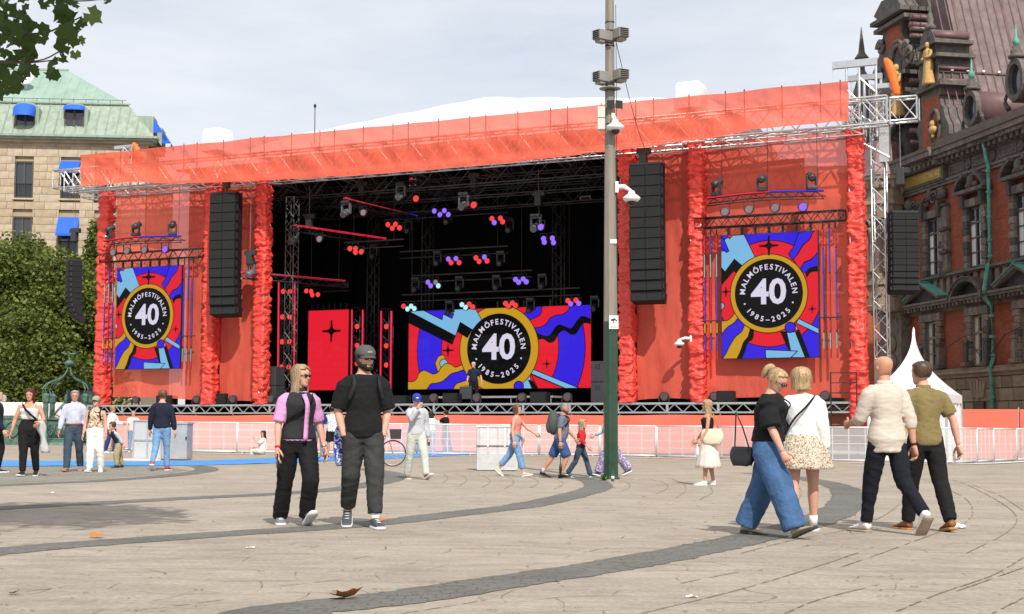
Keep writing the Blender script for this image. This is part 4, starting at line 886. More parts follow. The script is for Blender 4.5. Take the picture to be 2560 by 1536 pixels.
def screen(label, u0, u1, z0, z1, v, quad, shapes, ring=None, txt=None, bg=RD, ow=.03, depth=.14):
    w, h = u1 - u0, z1 - z0; t = sthing('led_screen', label, 'screen', u0, v, z0, 'stage video screens')
    MB().b2((-.02, .004, -.02), (w + .02, depth, h + .02)).build('housing', m_blk, t)
    A = MB(); y = [0.]
    def fill(col, P):
        P = clip(P, w, h)
        if len(P) < 3: return
        y[0] -= .0012; k = [Vector((a, b, 0)) for a, b in P]; tri = geometry.tessellate_polygon([k])
        A.add([(a, y[0], b) for a, b in P], [tuple(q) for q in tri], col)
    def stroke(P, wd, closed=True):
        y[0] -= .0012; n = len(P)
        for i in range(n if closed else n - 1):
            a = Vector(P[i]); b = Vector(P[(i + 1) % n]); d = b - a
            if d.length < 1e-5: continue
            d.normalize(); nn = Vector((-d.y, d.x)) * wd / 2; a = a - d * wd * .3; b = b + d * wd * .3
            Q = clip([tuple(a + nn), tuple(b + nn), tuple(b - nn), tuple(a - nn)], w, h)
            if len(Q) > 2: A.add([(p, y[0], q) for p, q in Q], [tuple(range(len(Q)))], BK)
    def mp_(p):
        s, t_ = inv_bilinear(quad, p); return (s * w, (1 - t_) * h)
    fill(bg, [(0, 0), (w, 0), (w, h), (0, h)])
    C0 = mp_(ring[0]) if ring else None
    for sh in shapes:
        kind, col, dat = sh[:3]; outl = sh[3] if len(sh) > 3 else True
        if kind == 'p': P = [mp_(p) for p in dat]
        elif kind == 's': P = [tuple(q)[:2] for q in cat_rom([(*mp_(p), 0) for p in dat + dat[:1]], 6)][:-1]
        elif kind == 'c': P = [(C0[0] + dat * math.cos(6.2832 * k / 64), C0[1] + dat * math.sin(6.2832 * k / 64)) for k in range(64)]
        elif kind == 'd':
            c = mp_(dat[:2]); P = [(c[0] + dat[2] * math.cos(6.2832 * k / 28), c[1] + dat[2] * math.sin(6.2832 * k / 28)) for k in range(28)]
        elif kind == 'x':
            c = mp_(dat[:2]); R = dat[2]; P = []
            for k in range(4):
                for e in (-.085, .085): P.append((c[0] + R * math.cos(k * math.pi / 2 + e), c[1] + R * math.sin(k * math.pi / 2 + e)))
                for e in (.30, .78, 1.27): P.append((c[0] + R * (.42 if e != .78 else .30) * math.cos(k * math.pi / 2 + e), c[1] + R * (.42 if e != .78 else .30) * math.sin(k * math.pi / 2 + e)))
            outl = False
        fill(col, P)
        if outl and col != BK: stroke(P, ow)
    if txt:
        r, hh = txt; T = bmesh.new()
        def put(ch, size, cx, cz, ang, bold, sx=1.):
            me = text_mesh(ch, size, bold, 'CENTER', 0.0); b2 = bmesh.new(); b2.from_mesh(me); bpy.data.meshes.remove(me)
            zs = [v_.co.y for v_ in b2.verts]; xs = [v_.co.x for v_ in b2.verts]
            if not zs: return
            mx_, mz = (min(xs) + max(xs)) / 2, (0 if ch in '·–' else None)
            vm = {}
            for v_ in b2.verts:
                x_ = (v_.co.x - mx_) * sx; z_ = v_.co.y
                vm[v_] = T.verts.new((cx + x_ * math.cos(ang) - z_ * math.sin(ang), y[0] - .004, cz + x_ * math.sin(ang) + z_ * math.cos(ang)))
            for f_ in b2.faces:
                try: T.faces.new([vm[v_] for v_ in f_.verts])
                except ValueError: pass
            b2.free()
        S = 'MALMÖFESTIVALEN'; wid = {'I': .45, 'M': 1.3, 'Ö': 1.2, 'A': 1.05, 'N': 1.15, 'V': 1.0, 'L': .85, 'E': .9, 'F': .85, 'S': .9, 'T': .9}
        tot = sum(wid[c] for c in S); a = math.radians(183); span = math.radians(186)
        for c in S:
            a -= span * wid[c] / tot / 2; put(c, hh, C0[0] + r * math.cos(a), C0[1] + r * math.sin(a), a - math.pi / 2, hh * .022); a -= span * wid[c] / tot / 2
        S = '1985–2025'; a = math.radians(216); span = math.radians(108); tot = sum(.6 if c == '1' else 1 for c in S)
        for c in S:
            q = (.6 if c == '1' else 1); a += span * q / tot / 2; put(c, hh * .95, C0[0] + r * math.cos(a), C0[1] + r * math.sin(a), a + math.pi / 2, hh * .022); a += span * q / tot / 2
        put('40', r * 1.32, C0[0] - r * .0, C0[1] + r * .02, 0, r * .034, 1.02)
        me = bpy.data.meshes.new('lettering'); 
        for sg in (-1, 1):
            for k in range(10):
                pass
        T.to_mesh(me); T.free(); me.materials.append(EM[WH]); link('lettering', me, t)
        dt = MB()
        for ang in (202, -22): dt.add([(C0[0] + r * math.cos(math.radians(ang)) + r * .035 * math.cos(6.28 * k / 10), y[0] - .004, C0[1] + r * math.sin(math.radians(ang)) + r * .035 * math.sin(6.28 * k / 10)) for k in range(10)], [tuple(range(10))])
        dt.build('lettering_dots', EM[WH], t, fixn=False)
    A.build('artwork', EM, t, fixn=False)
    for k in range(7): MB().b2((w * (k + .5) / 7 - .04, .03, h + .02), (w * (k + .5) / 7 + .04, .1, h + .30)).build('hanging_bracket', m_blk, t)
    return t
k_ = 1.43
side_shapes = [('c', RD, 1.93), ('p', LB, [(760, 66), (832, 60), (903, 205), (840, 247), (778, 195), (726, 265), (704, 240), (704, 150), (748, 152), (715, 92)]), ('p', BL, [(704, 72), (722, 88), (748, 150), (735, 160), (704, 130)]), ('p', RD, [(735, 60), (772, 60), (752, 85)]),
    ('p', BK, [(704, 240), (726, 265), (778, 195), (840, 247), (800, 285), (775, 262), (706, 340), (704, 310)]),
    ('s', BL, [(1075, 165), (1100, 130), (1118, 85), (1135, 48), (1205, 42), (1188, 85), (1150, 122), (1125, 165), (1100, 200)]), ('s', BL, [(1135, 252), (1160, 215), (1200, 195), (1236, 140), (1240, 235), (1190, 245), (1165, 268)]), ('s', RD, [(1102, 196), (1127, 165), (1152, 122), (1190, 85), (1208, 45), (1240, 40), (1238, 140), (1200, 193), (1160, 213), (1133, 248)]),
    ('s', BK, [(1165, 268), (1190, 243), (1240, 233), (1240, 260), (1195, 268), (1175, 295)]),
    ('s', GD, [(700, 535), (740, 530), (765, 510), (790, 480), (808, 515), (775, 545), (735, 572), (700, 622)]), ('s', BL, [(700, 615), (735, 572), (775, 545), (808, 515), (838, 560), (820, 590), (785, 620), (755, 665), (735, 705), (715, 745), (700, 745)]),
    ('s', GD, [(735, 705), (755, 665), (785, 620), (820, 590), (838, 555), (865, 575), (866, 600), (850, 625), (830, 650), (815, 690), (790, 742), (716, 745)]), ('s', BK, [(865, 575), (886, 580), (882, 630), (852, 655), (838, 700), (815, 742), (790, 742), (815, 690), (830, 650), (850, 625)]),
    ('d', LB, (706, 452, .12)), ('p', BK, [(1030, 590), (1066, 590), (1112, 690), (1075, 690)]), ('p', LB, [(1066, 595), (1112, 592), (1166, 732), (1096, 732)]), ('p', BK, [(1112, 592), (1134, 580), (1192, 730), (1166, 730)]), ('p', LB, [(950, 690), (1125, 697), (1085, 736), (953, 740)]),
    ('c', GD, 1.43), ('c', BK, 1.255), ('p', LB, [(1130, 520), (1244, 578), (1244, 606), (1118, 545)]), ('p', LB, [(1108, 545), (1130, 582), (1114, 584)]), ('d', BL, (1085, 568, .19)),
    ('x', BK, (970, 122, .36)), ('x', BK, (733, 375, .19)), ('x', BK, (1203, 468, .155))]
q_side = ((705, 68), (1228, 40), (1238, 728), (710, 738))
for (u0, lab) in ((-18.15, 'tall video screen with round festival emblem on the left wing'), (9.87, 'tall video screen with round festival emblem on the right wing')):
    screen(lab, u0, u0 + 3.55, 3.56, 8.07, -.02, q_side, side_shapes, ((968, 383), 0), (.955, .275), BL)
ctr_shapes = [('c', BL, 4.07), ('c', RD, 2.84), ('s', GD, [(455, 840), (490, 760), (540, 735), (580, 760), (560, 900), (500, 950)]), ('d', LB, (565, 840, .2)),
    ('s', BL, [(1565, 220), (1610, 190), (1660, 180), (1700, 150), (1740, 120), (1810, 128), (1780, 200), (1740, 250), (1690, 275), (1635, 297)]), ('s', RD, [(1635, 295), (1690, 275), (1740, 250), (1780, 200), (1810, 125), (2150, 105), (2100, 170), (2040, 225), (1950, 240), (1880, 280), (1830, 350), (1770, 385), (1695, 397)]),
    ('s', BL, [(1695, 397), (1770, 385), (1830, 350), (1880, 280), (1950, 240), (2040, 225), (2100, 170), (2150, 100), (2390, 90), (2390, 300), (2290, 257), (2240, 267), (2190, 330), (2130, 407), (2070, 390), (2000, 362), (1950, 387), (1910, 450), (1860, 500), (1790, 490), (1730, 462)]),
    ('s', BK, [(1735, 545), (1730, 462), (1790, 490), (1860, 500), (1910, 450), (1950, 387), (2000, 362), (2070, 390), (2130, 407), (2190, 330), (2240, 267), (2290, 257), (2390, 300), (2390, 355), (2290, 340), (2240, 390), (2190, 470), (2130, 480), (2050, 430), (1990, 465), (1950, 540), (1910, 577), (1860, 577), (1800, 537)]),
    ('s', GD, [(90, 1060), (160, 1065), (215, 1030), (250, 960), (310, 925), (370, 945), (430, 970), (490, 950), (540, 880), (600, 840), (660, 850), (720, 885), (800, 860), (850, 925), (740, 945), (660, 970), (600, 1020), (540, 1065), (460, 1085), (400, 1095), (340, 1170), (90, 1180)]),
    ('s', BL, [(340, 1170), (400, 1095), (460, 1085), (540, 1065), (600, 1020), (660, 970), (740, 945), (850, 922), (880, 1060), (760, 1080), (680, 1180)]), ('s', GD, [(680, 1180), (720, 1100), (790, 1070), (870, 1060), (1010, 1180)]),
    ('p', LB, [(1640, 985), (1540, 1075), (1560, 1165), (1667, 1160)]), ('p', BK, [(1612, 1036), (1682, 1060), (1738, 1160), (1665, 1160)]), ('p', RD, [(1655, 975), (2085, 1160), (1740, 1160)]),
    ('c', GD, 1.91), ('p', LB, [(125, 190), (315, 178), (550, 295), (565, 222), (675, 278), (700, 222), (655, 165), (970, 155), (1050, 295), (935, 420), (780, 325), (720, 495)]), ('p', BL, [(320, 182), (580, 170), (660, 168), (700, 222), (675, 278), (565, 222), (550, 295)]),
    ('p', BK, [(100, 195), (125, 190), (720, 495), (780, 325), (935, 420), (870, 525), (742, 442), (682, 607), (100, 328)]), ('c', BK, 1.545),
    ('p', LB, [(1685, 915), (2225, 1145), (2090, 1160), (1655, 965)]), ('d', BL, (1505, 1125, .235)), ('x', BK, (625, 675, .28)), ('x', BK, (1845, 845, .19))]
screen('wide video screen with festival emblem at the back of the stage', -6.55, 2.28, 2.72, 6.24, 6, ((118, 187), (2360, 112), (2360, 1140), (105, 1160)), ctr_shapes, ((1260, 655), 0), (1.17, .335), RD, .035)
screen('narrow red video screen with a black star left of the main screen', -11.9, -9.72, 2.72, 6.42, 6, ((0, 0), (218, 0), (218, 370), (0, 370)), [('x', BK, (126, 97, .5))], ((110, 185), 0), None, RD)
screen('narrow red video screen half hidden right of the main screen', 5.6, 7.78, 2.72, 6.42, 6, ((0, 0), (218, 0), (218, 370), (0, 370)), [('x', BK, (126, 97, .5))], ((110, 185), 0), None, RD)
# ================================================================ loudspeaker hangs
m_cab = M('speaker_cabinet', (.009, .0095, .0105), .7, 0, .2, 20, spec=.3)
def line_array(label, pts, w, d, rz, rows, group='speaker hangs'):
    """pts: list of (u,v,z, pitch) tops of rows from top to bottom"""
    u_, v_, z_ = pts[0][:3]; t = thing('speaker_hang', label, 'speakers', SW(u_, v_, z_), -PH + rz, group)
    hrow = pts[1][2] - pts[0][2]; y = 0; z = 0; pit = 0
    for k in range(rows):
        pit = pts[k][3]; hh = -hrow
        R = Matrix.Rotation(-pit, 3, 'X'); c = Vector((0, pts[k][1] - v_, pts[k][2] - z_ - hh / 2))
        cab = MB().box(c, (w, d, hh - .012), R).build('cabinet', m_cab, t)
        g = MB()
        for sx in (-1, 1): g.box(c + R @ Vector((sx * w * .245, -d / 2 - .012, 0)), (w * .46, .024, hh * .90), R)
        g.build('grille', m_grille, cab)
        for sx in (-1, 1): MB().box(c + R @ Vector((sx * (w / 2 + .02), -d * .3, 0)), (.05, .08, hh * .6), R).build('rigging', m_blk, cab)
    MB().b2((-w * .5, -d * .5, .01), (w * .5, d * .5, .09)).build('bumper_frame', m_blk, t)
    return t
def hang(pxt, pyt, pyb, v, rows, curve, label, w, rz, d=.62):
    u_, z0_ = SP(pxt, pyt, v); z1_ = SP(pxt, pyb, v)[1]; hr = (z0_ - z1_) / rows; P = []; y = v; 
    for k in range(rows):
        pit = curve * max(0, k / (rows - 1) - .35) ** 1.6; P.append((u_, y, z0_ - hr * k, pit)); y += math.sin(pit) * hr
    return line_array(label, P, w, d, rz, rows)
hang(566, 488, 790, -.85, 13, .35, 'black double-column main speaker hang on the left of the stage opening', 1.22, math.radians(8))
hang(1618, 416, 757, -.85, 13, .30, 'black double-column main speaker hang on the right of the stage opening', 1.2, math.radians(4))
hang(2256, 536, 732, .5, 12, .35, 'black outfill speaker hang right of the stage before the town hall', .92, math.radians(28))
hang(186, 655, 800, -.2, 11, .95, 'curved black outfill speaker hang left of the stage before the tree', .74, math.radians(-40))
# hoist motors and chains
m_chain = M('chain', (.25, .25, .25), .5, .6)
def hoist(u_, v_, z_, top=11.6, lab=''):
    t = sthing('hoist_motor', lab, 'hoist', u_, v_, z_, 'chain hoists')
    MB().b2((-.14, -.12, 0), (.14, .12, .62)).b2((-.24, -.1, .40), (.30, .1, .60)).build('body', M('hoist_black', (.035, .035, .037), .45), t, bevel=.02)
    MB().tube((0, 0, .6), (0, 0, top - z_), .012, 5).build('chain', m_chain, t); MB().tube((.02, 0, 0), (.05, 0, -.3), .03, 5).build('hook', m_blk, t)
for px, py, v_, lb in ((566, 470, -.85, 'over left main speaker hang'), (1608, 412, -.85, 'over right main speaker hang'), (773, 570, 2.2, 'at far left over the dark stage'), (905, 490, 2.4, 'left of centre over the dark stage'), (1042, 440, 3, 'high at centre under the roof'), (1185, 470, 2.6, 'beside the big moving light'), (1346, 515, 2.6, 'hanging right over the dark stage')):
    u_, z_ = SP(px, py, v_); hoist(u_, v_, z_, lab='black chain hoist ' + lb)
u_, z_ = SP(2252, 470, .5); hoist(u_, .5, z_ + .1, 12.2, 'chain hoist over the right outfill hang'); u_, z_ = SP(186, 610, -.2); hoist(u_, -.2, z_ + .1, 12.1, 'chain hoist over the left outfill hang')
# ================================================================ lamps
def lens(name, srgb, k): return emat(name, srgb, k)
LN = {'R': lens('lens_red', (255, 62, 62), 1.1), 'B': lens('lens_violet', (140, 98, 255), 1.15), 'W': lens('lens_white', (200, 170, 175), .45), 'C': lens('lens_cyan', (170, 235, 240), 1.0)}
m_hs = M('lamp_housing', (.03, .031, .034), .45); m_len = M('lamp_glass', (.10, .11, .12), .08, .3)
def par_proto(lc, r=.13):
    t = sthing('wash_light', 'x', 'stage light', 0, 0, 0); d = .2
    MB().lathe([(r * .6, d), (r * .95, d * .7), (r * 1.08, 0), (r * 1.08, -.01), (r * .9, -.01)], 12, (0, 0, 0), R=Matrix.Rotation(-math.pi / 2, 3, 'X')).build('housing', m_hs, t, True)
    MB().lathe([(r * .88, 0), (r * .6, .02), (.005, .03)], 12, (0, -.012, 0), R=Matrix.Rotation(math.pi / 2, 3, 'X')).build('lens', LN[lc], t, True)
    MB().b2((-r * 1.2, -.02, -.02), (-r * 1.12, .03, r * 1.7)).b2((r * 1.12, -.02, -.02), (r * 1.2, .03, r * 1.7)).b2((-r * 1.2, -.021, r * 1.7), (r * 1.2, .031, r * 1.8)).build('yoke', m_hs, t)
    return t
def mover_proto(big=1., dark=False):
    t = sthing('moving_head_light', 'x', 'stage light', 0, 0, 0); b = big
    MB().b2((-.2 * b, -.15 * b, -.12 * b), (.2 * b, .15 * b, 0)).build('base', m_hs, t, bevel=.02)
    MB().b2((-.22 * b, -.07 * b, -.55 * b), (-.15 * b, .07 * b, -.12 * b)).b2((.15 * b, -.07 * b, -.55 * b), (.22 * b, .07 * b, -.12 * b)).b2((-.22 * b, -.069 * b, -.17 * b), (.22 * b, .069 * b, -.121 * b)).build('yoke', m_hs if dark else M('grey_housing', (.10, .105, .115), .4), t, bevel=.015)
    R = Matrix.Rotation(math.radians(115), 3, 'X')
    h = MB().lathe([(.08 * b, -.2 * b), (.145 * b, -.16 * b), (.15 * b, .05 * b), (.13 * b, .2 * b), (.135 * b, .3 * b), (.1 * b, .3 * b)], 14, (0, 0, -.5 * b), R=R).build('head', m_hs if dark else M('grey_head', (.13, .14, .155), .3), t, True)
    MB().lathe([(.1 * b, .285 * b), (.06 * b, .3 * b), (.005, .305 * b)], 12, (0, 0, -.5 * b), R=R).build('lens', m_len, h, True)
    return t
PR = {}
def place(kind, px, py, v_, label, group, **k):
    key = (kind, tuple(sorted(k.items()))); u_, z_ = SP(px, py, v_)
    if key not in PR: PR[key] = (par_proto(**k) if kind == 'par' else mover_proto(**k)); o = PR[key]
    else: o = copy_tree(PR[key])
    o.location = SW(u_, v_, z_); tag(o, label, None, group); return o
cl = [[(875, 622, 'R'), (889, 622, 'R'), (889, 631, 'R'), (903, 630, 'R')], [(970, 562, 'R'), (989, 561, 'R'), (981, 571, 'R'), (999, 570, 'R')], [(1086, 528, 'B'), (1100, 537, 'B'), (1111, 527, 'B'), (1121, 537, 'B')], [(1230, 547, 'R'), (1236, 557, 'B'), (1251, 546, 'R'), (1257, 555, 'R')],
      [(1359, 597, 'B'), (1361, 606, 'B'), (1381, 596, 'B'), (1384, 607, 'B')], [(1121, 648, 'B'), (1128, 657, 'R'), (1140, 647, 'B'), (1148, 657, 'R')], [(1190, 645, 'R'), (1198, 654, 'R'), (1211, 643, 'B'), (1218, 653, 'R')], [(1070, 706, 'B'), (1077, 715, 'B'), (1089, 706, 'W'), (1096, 715, 'C')],
      [(1289, 699, 'B'), (1297, 706, 'B'), (1308, 698, 'B'), (1316, 705, 'B')], [(766, 728, 'R'), (778, 729, 'R'), (781, 738, 'R'), (795, 737, 'R')], [(1009, 766, 'R'), (1019, 773, 'C'), (1028, 766, 'C'), (1036, 772, 'C')], [(1155, 762, 'C'), (1164, 769, 'C'), (1173, 761, 'R'), (1182, 768, 'R')],
      [(1264, 759, 'R'), (1271, 766, 'R'), (1281, 758, 'R'), (1289, 764, 'R')], [(1420, 752, 'R'), (1427, 760, 'B'), (1440, 751, 'R'), (1447, 759, 'B')], [(708, 729, 'R'), (725, 729, 'R'), (706, 793, 'R'), (724, 793, 'R'), (705, 855, 'R'), (723, 855, 'R'), (704, 918, 'R'), (722, 918, 'R')],
      [(893, 817, 'R'), (893, 864, 'R'), (893, 909, 'R'), (966, 817, 'R'), (966, 865, 'R'), (966, 913, 'R')]]
cn = {'R': 'red', 'B': 'violet', 'W': 'white', 'C': 'pale cyan'}
lbv = {0: (3.0,), 1: (3.4,), 2: (5,), 3: (5.2,), 4: (5.2,)}
where = ['low left of the rig', 'left of centre', 'upper centre', 'right of centre', 'upper right by the upright truss', 'centre of the middle row', 'right half of the middle row', 'lower centre row', 'lower right row', 'at left under the lowest batten', 'over the left end of the main screen', 'over the emblem left side', 'over the emblem right side', 'over the right end of the main screen', 'on the tall ladder truss behind left tower', 'beside the star screen']
for k, c in enumerate(cl):
    v_ = lbv.get(k, (5.6,))[0]; v_ = 2.0 if k == 14 else (5.2 if k == 15 else v_)
    for j, (px, py, cc) in enumerate(c): place('par', px, py, v_, '%s wash light, %s%s' % (cn[cc], where[k], ', %s of its four' % ('leftmost', 'second', 'third', 'rightmost')[sorted(c).index((px, py, cc))] if k < 14 else (', %s %s one' % (('top', 'second', 'third', 'bottom')[j // 2], ('left', 'right')[j % 2]) if k == 14 else ', %s on the %s ladder' % (('top', 'middle', 'bottom')[j % 3], ('left', 'right')[j // 3]))), 'lit wash lights in the rig', lc=cc)
# rails the wash lights hang on
rl = [(1005, 1450, 738, 728, 5.75, 'over the main screen'), (1030, 1330, 690, 682, 5.75, 'lower row'), (1000, 1270, 630, 620, 5.75, 'middle row'), (960, 1270, 535, 512, 5.4, 'upper row'), (755, 870, 716, 712, 5.75, 'left low row'), (860, 1010, 607, 546, 3.6, 'left row')]
for (x0, x1, y0, y1, v_, lb) in rl:
    a = SP(x0, y0, v_); c = SP(x1, y1, v_); t = sthing('lighting_rail', 'thin dark lighting rail, ' + lb, 'rail', a[0], v_, a[1], 'lighting rails')
    MB().tube((0, 0, 0), (c[0] - a[0], 0, 0), .035, 6).tube((0, 0, -.3), (c[0] - a[0], 0, -.3), .025, 6).build('tube', m_steel_d, t)
    MB().tube((.5, 0, 0), (.5, 0, 11.4 - a[1]), .01, 4).tube((c[0] - a[0] - .5, 0, 0), (c[0] - a[0] - .5, 0, 11.4 - a[1]), .01, 4).build('wire', m_steel_d, t)
# big moving heads on the pods + their white pars
pods = [(735, 570, 'far left over the dark stage'), (866, 502, 'left of centre'), (1003, 458, 'upper centre'), (1160, 482, 'largest, right of centre'), (1340, 536, 'right over the stage')]
for k, (px, py, lb) in enumerate(pods): place('mover', px, py, 1.7 if k < 4 else 2.2, 'grey moving head light hanging ' + lb, 'moving heads on the pods', big=1.05)
for k, (px, py, cc) in enumerate(((798, 598, 'W'), (908, 532, 'W'), (1040, 497, 'R'), (1184, 513, 'R'), (1352, 568, 'B'))): place('par', px, py, 1.9, 'round pod lamp beside moving head, %s' % ORD[k], 'pod lamps', lc=cc, r=.15)
for k, (px, py) in enumerate(sorted(((1022, 548), (1095, 628), (1253, 628), (1040, 694), (1150, 691), (1243, 688), (1357, 685), (1125, 752), (1327, 745), (1488, 740), (1275, 545), (1120, 525), (935, 612)))): place('mover', px, py, 5.7, 'unlit dark moving head in the back rig, %s' % ORD[k], 'unlit moving heads in the back rig', big=.95, dark=True)
# colour battens
E_red = emat('batten_red', (240, 40, 70), 1.0); E_blu = emat('batten_blue', (50, 50, 235), 1.0); E_yel = emat('batten_yellow', (190, 200, 60), .9); E_lil = emat('batten_violet', (95, 70, 220), .9); E_cy = emat('batten_pale', (120, 200, 200), .9)
def batten(label, pts, group, r=.022, vs=(1.6, 3.4)):
    a = SP(pts[0][0], pts[0][1], vs[0]); t = sthing('led_batten', label, 'light bar', a[0], vs[0], a[1], group); W0 = SW(a[0], vs[0], a[1]); n = len(pts) - 1; q = []
    for k, p in enumerate(pts):
        f = (p[0] - pts[0][0]) / max(1e-6, pts[-1][0] - pts[0][0]) if abs(pts[-1][0] - pts[0][0]) > 3 else 0; v_ = vs[0] + (vs[1] - vs[0]) * f; b = SP(p[0], p[1], v_); q.append(Vector((b[0] - a[0], v_ - vs[0], b[1] - a[1])))
    MB().tube(q[0] + Vector((0, .05, 0)), q[-1] + Vector((0, .05, 0)), r * 1.5, 5).build('profile', m_blk, t)
    for k in range(n): MB().tube(q[k], q[k + 1], r, 6).build('light_strip', pts[k][2], t)
    return t
def pod_arm(label, x0, y0, x1, y1, vs):
    a = SP(x0, y0 + 8, vs[0]); c = SP(x1, y1 + 8, vs[1]); t = sthing('pod_truss', label, 'truss', a[0], vs[0], a[1], 'small pod trusses'); truss(t, (0, .15, 0), (c[0] - a[0], vs[1] - vs[0] + .15, c[1] - a[1]), .26, m_blk, 12, .018)
    for i in (-1, 1):
        for j in (-1, 1): MB().ell((i * .13, .12, j * .13), (.035, .03, .035), 6, 4).build('end_cap', m_alu, t)
B = [((733, 563), (965, 597), [(733, 563, E_red), (965, 597)], 'far left'), ((863, 495), (1043, 539), [(863, 495, E_red), (1018, 533, E_blu), (1043, 539)], 'left of centre'), ((1028, 447), (1152, 496), [(1028, 447, E_red), (1108, 478, E_blu), (1152, 496)], 'at upper centre'), ((605, 680), (862, 703), [(605, 680, E_red), (862, 703)], 'crossing the left tower')]
for k, (a, c, p, lb) in enumerate(B):
    vs = (1.6, 4.6) if k < 3 else (-.7, 3.4); batten('glowing light bar on a pod arm ' + lb, p, 'pod light bars', .042, vs); pod_arm('small black pod truss ' + lb, a[0], a[1], c[0], c[1], vs)
place('mover', 628, 655, -.6, 'moving head on the pod arm in front of the left tower', 'moving heads on the pods', big=.95)
hoist(*[SP(625, 642, -.6)[0], -.6, SP(625, 662, -.6)[1]], lab='black chain hoist over the pod arm at the left tower')
for (x, y0, y1, v_, lb) in ((697, 705, 920, 1.9, 'outer bar behind left tower'), (737, 705, 920, 1.9, 'inner bar behind left tower'), (880, 775, 975, 5.1, 'first beside the star screen'), (907, 775, 975, 5.1, 'second beside the star screen'), (953, 778, 980, 5.1, 'third beside the star screen'), (978, 778, 980, 5.1, 'last before the main screen')):
    batten('upright red light bar, ' + lb, [(x, y0, E_red), (x - 2, y1)], 'upright red light bars', .036, (v_, v_))
m_lad = m_blk
for (x0, x1, y0, y1, v_, lb) in ((700, 735, 700, 990, 2.2, 'behind the left tower'), (884, 903, 770, 985, 5.4, 'right of the star screen'), (957, 975, 772, 985, 5.4, 'left of the main screen')):
    a = SP((x0 + x1) / 2, y1, v_); h = SP((x0 + x1) / 2, y0, v_)[1] - a[1]; t = sthing('ladder_truss', 'black upright ladder truss with lamps ' + lb, 'truss', a[0], v_, a[1], 'ladder trusses'); truss(t, (0, 0, 0), (0, 0, h), .4, m_blk, 10, .025)
# wing bars: curved truss with lamps above each side screen, hanging tube bundles beside it
def wing(side, cx, zt, lb):
    t = sthing('wing_light_bar', 'curved black truss bar with lamps above the %s screen' % lb, 'truss', cx, -.55, zt, 'wing light bars'); n = 7; P = [(-2.15 + 4.3 * k / n, -.5 * math.sin(math.pi * k / n), .0) for k in range(n + 1)]
    for dz, dy in ((.13, 0), (-.13, 0), (.0, .25)): MB().path([(p[0], p[1] + dy, p[2] + dz) for p in P], .022, 6).build('chord', m_blk, t, True)
    z = MB()
    for k in range(16):
        f = k / 16; g = (k + 1) / 16; a = Vector((-2.15 + 4.3 * f, -.5 * math.sin(math.pi * f), .13 if k % 2 else -.13)); b = Vector((-2.15 + 4.3 * g, -.5 * math.sin(math.pi * g), -.13 if k % 2 else .13)); z.tube(a, b, .014, 4).tube(a, b + Vector((0, .25, .1)), .012, 4)
    o = z.build('bracing', m_blk, t); o['kind'] = 'stuff'
    MB().path([(p[0], p[1] - .02, .165) for p in P[:5]], .02, 5).build('light_strip', E_red, t); MB().path([(p[0], p[1] - .02, .165) for p in P[4:]], .02, 5).build('light_strip', E_blu, t)
    for x in (-1.6, .1, 1.9): MB().tube((x, .1, .1), (x, .1, 12.0 - zt), .01, 4).build('chain', m_blk, t)
    # screen header truss
    h = sthing('screen_header_truss', 'black header truss carrying the %s screen' % lb, 'truss', cx - 2.75, -.05, 8.47, 'screen header trusses'); truss(h, (0, .1, .12), (5.5, .1, .12), .34, m_blk, 20, .026, h=.36)
    for k, x in enumerate((-1.75, .05, 1.75)):
        m = mover_proto(.9, True) if ('wm',) not in PR else copy_tree(PR[('wm',)]); PR[('wm',)] = PR.get(('wm',), m)
        f = (x + 2.15) / 4.3; m.location = SW(cx + x, -.55 - .5 * math.sin(math.pi * f), zt + .2); m.rotation_euler = (math.pi, 0, -PH + (k - 1) * .5)
        tag(m, 'upturned black moving head on the bar over %s screen, %s' % (lb, ('left end', 'middle', 'right end')[k]), 'stage light', 'wing bar moving heads')
    for k, x in enumerate((-1.4, -.45, .5, 1.45)):
        f = (x + 2.15) / 4.3; cc = 'B' if k == 3 else 'W'; key = ('par', (('lc', cc), ('r', .16)))
        o = PR.get(key); o = copy_tree(o) if o else par_proto(cc, .16); PR.setdefault(key, o); o.location = SW(cx + x, -.55 - .5 * math.sin(math.pi * f), zt - .42); tag(o, 'round lamp under the bar over %s screen, %s of four' % (lb, ('leftmost', 'second', 'third', 'rightmost')[k]), 'stage light', 'wing bar lamps')
    for sg in (-1, 1):
        for k in range(3):
            x = cx + sg * 1.78 + sg * (.18 + .23 * k) + .02; b = sthing('led_tube', 'hanging colour tube %s the %s screen, %s' % ('left of' if sg < 0 else 'right of', lb, ('nearest the screen', 'middle one', 'outermost')[k]), 'light bar', x, -.12, 3.5, 'hanging colour tubes')
            MB().tube((0, .03, 0), (0, .03, 4.9), .03, 6).build('profile', m_blk, b)
            seq = [(.0, .35, E_red), (.35, .9, E_lil if sg < 0 else E_cy), (1.0, 1.35, E_yel if sg < 0 else E_red), (1.45, 3.0, E_lil if k != 1 else E_red), (3.05, 3.9, E_lil if sg > 0 else E_cy), (3.95, 4.6, E_red if (k + sg) % 2 else E_lil)]
            for z0, z1, mm in seq: MB().tube((0, -.005, z0), (0, -.005, z1), .016, 5).build('light_strip', mm, b)
    for sg in (-1, 1):
        br = sthing('tube_spreader', 'black spreader bar holding tubes %s the %s screen' % ('left of' if sg < 0 else 'right of', lb), 'bar', cx + sg * 1.8, -.08, 4.95, 'tube spreader bars'); MB().tube((0, 0, 0), (sg * .8, 0, 0), .025, 6).build('bar', m_blk, br)
uL, zL = SP(365, 605, -.55); uR, zR = SP(1920, 497, -.55)
wing(-1, -16.37, zL, 'left'); wing(1, 11.65, zR, 'right')
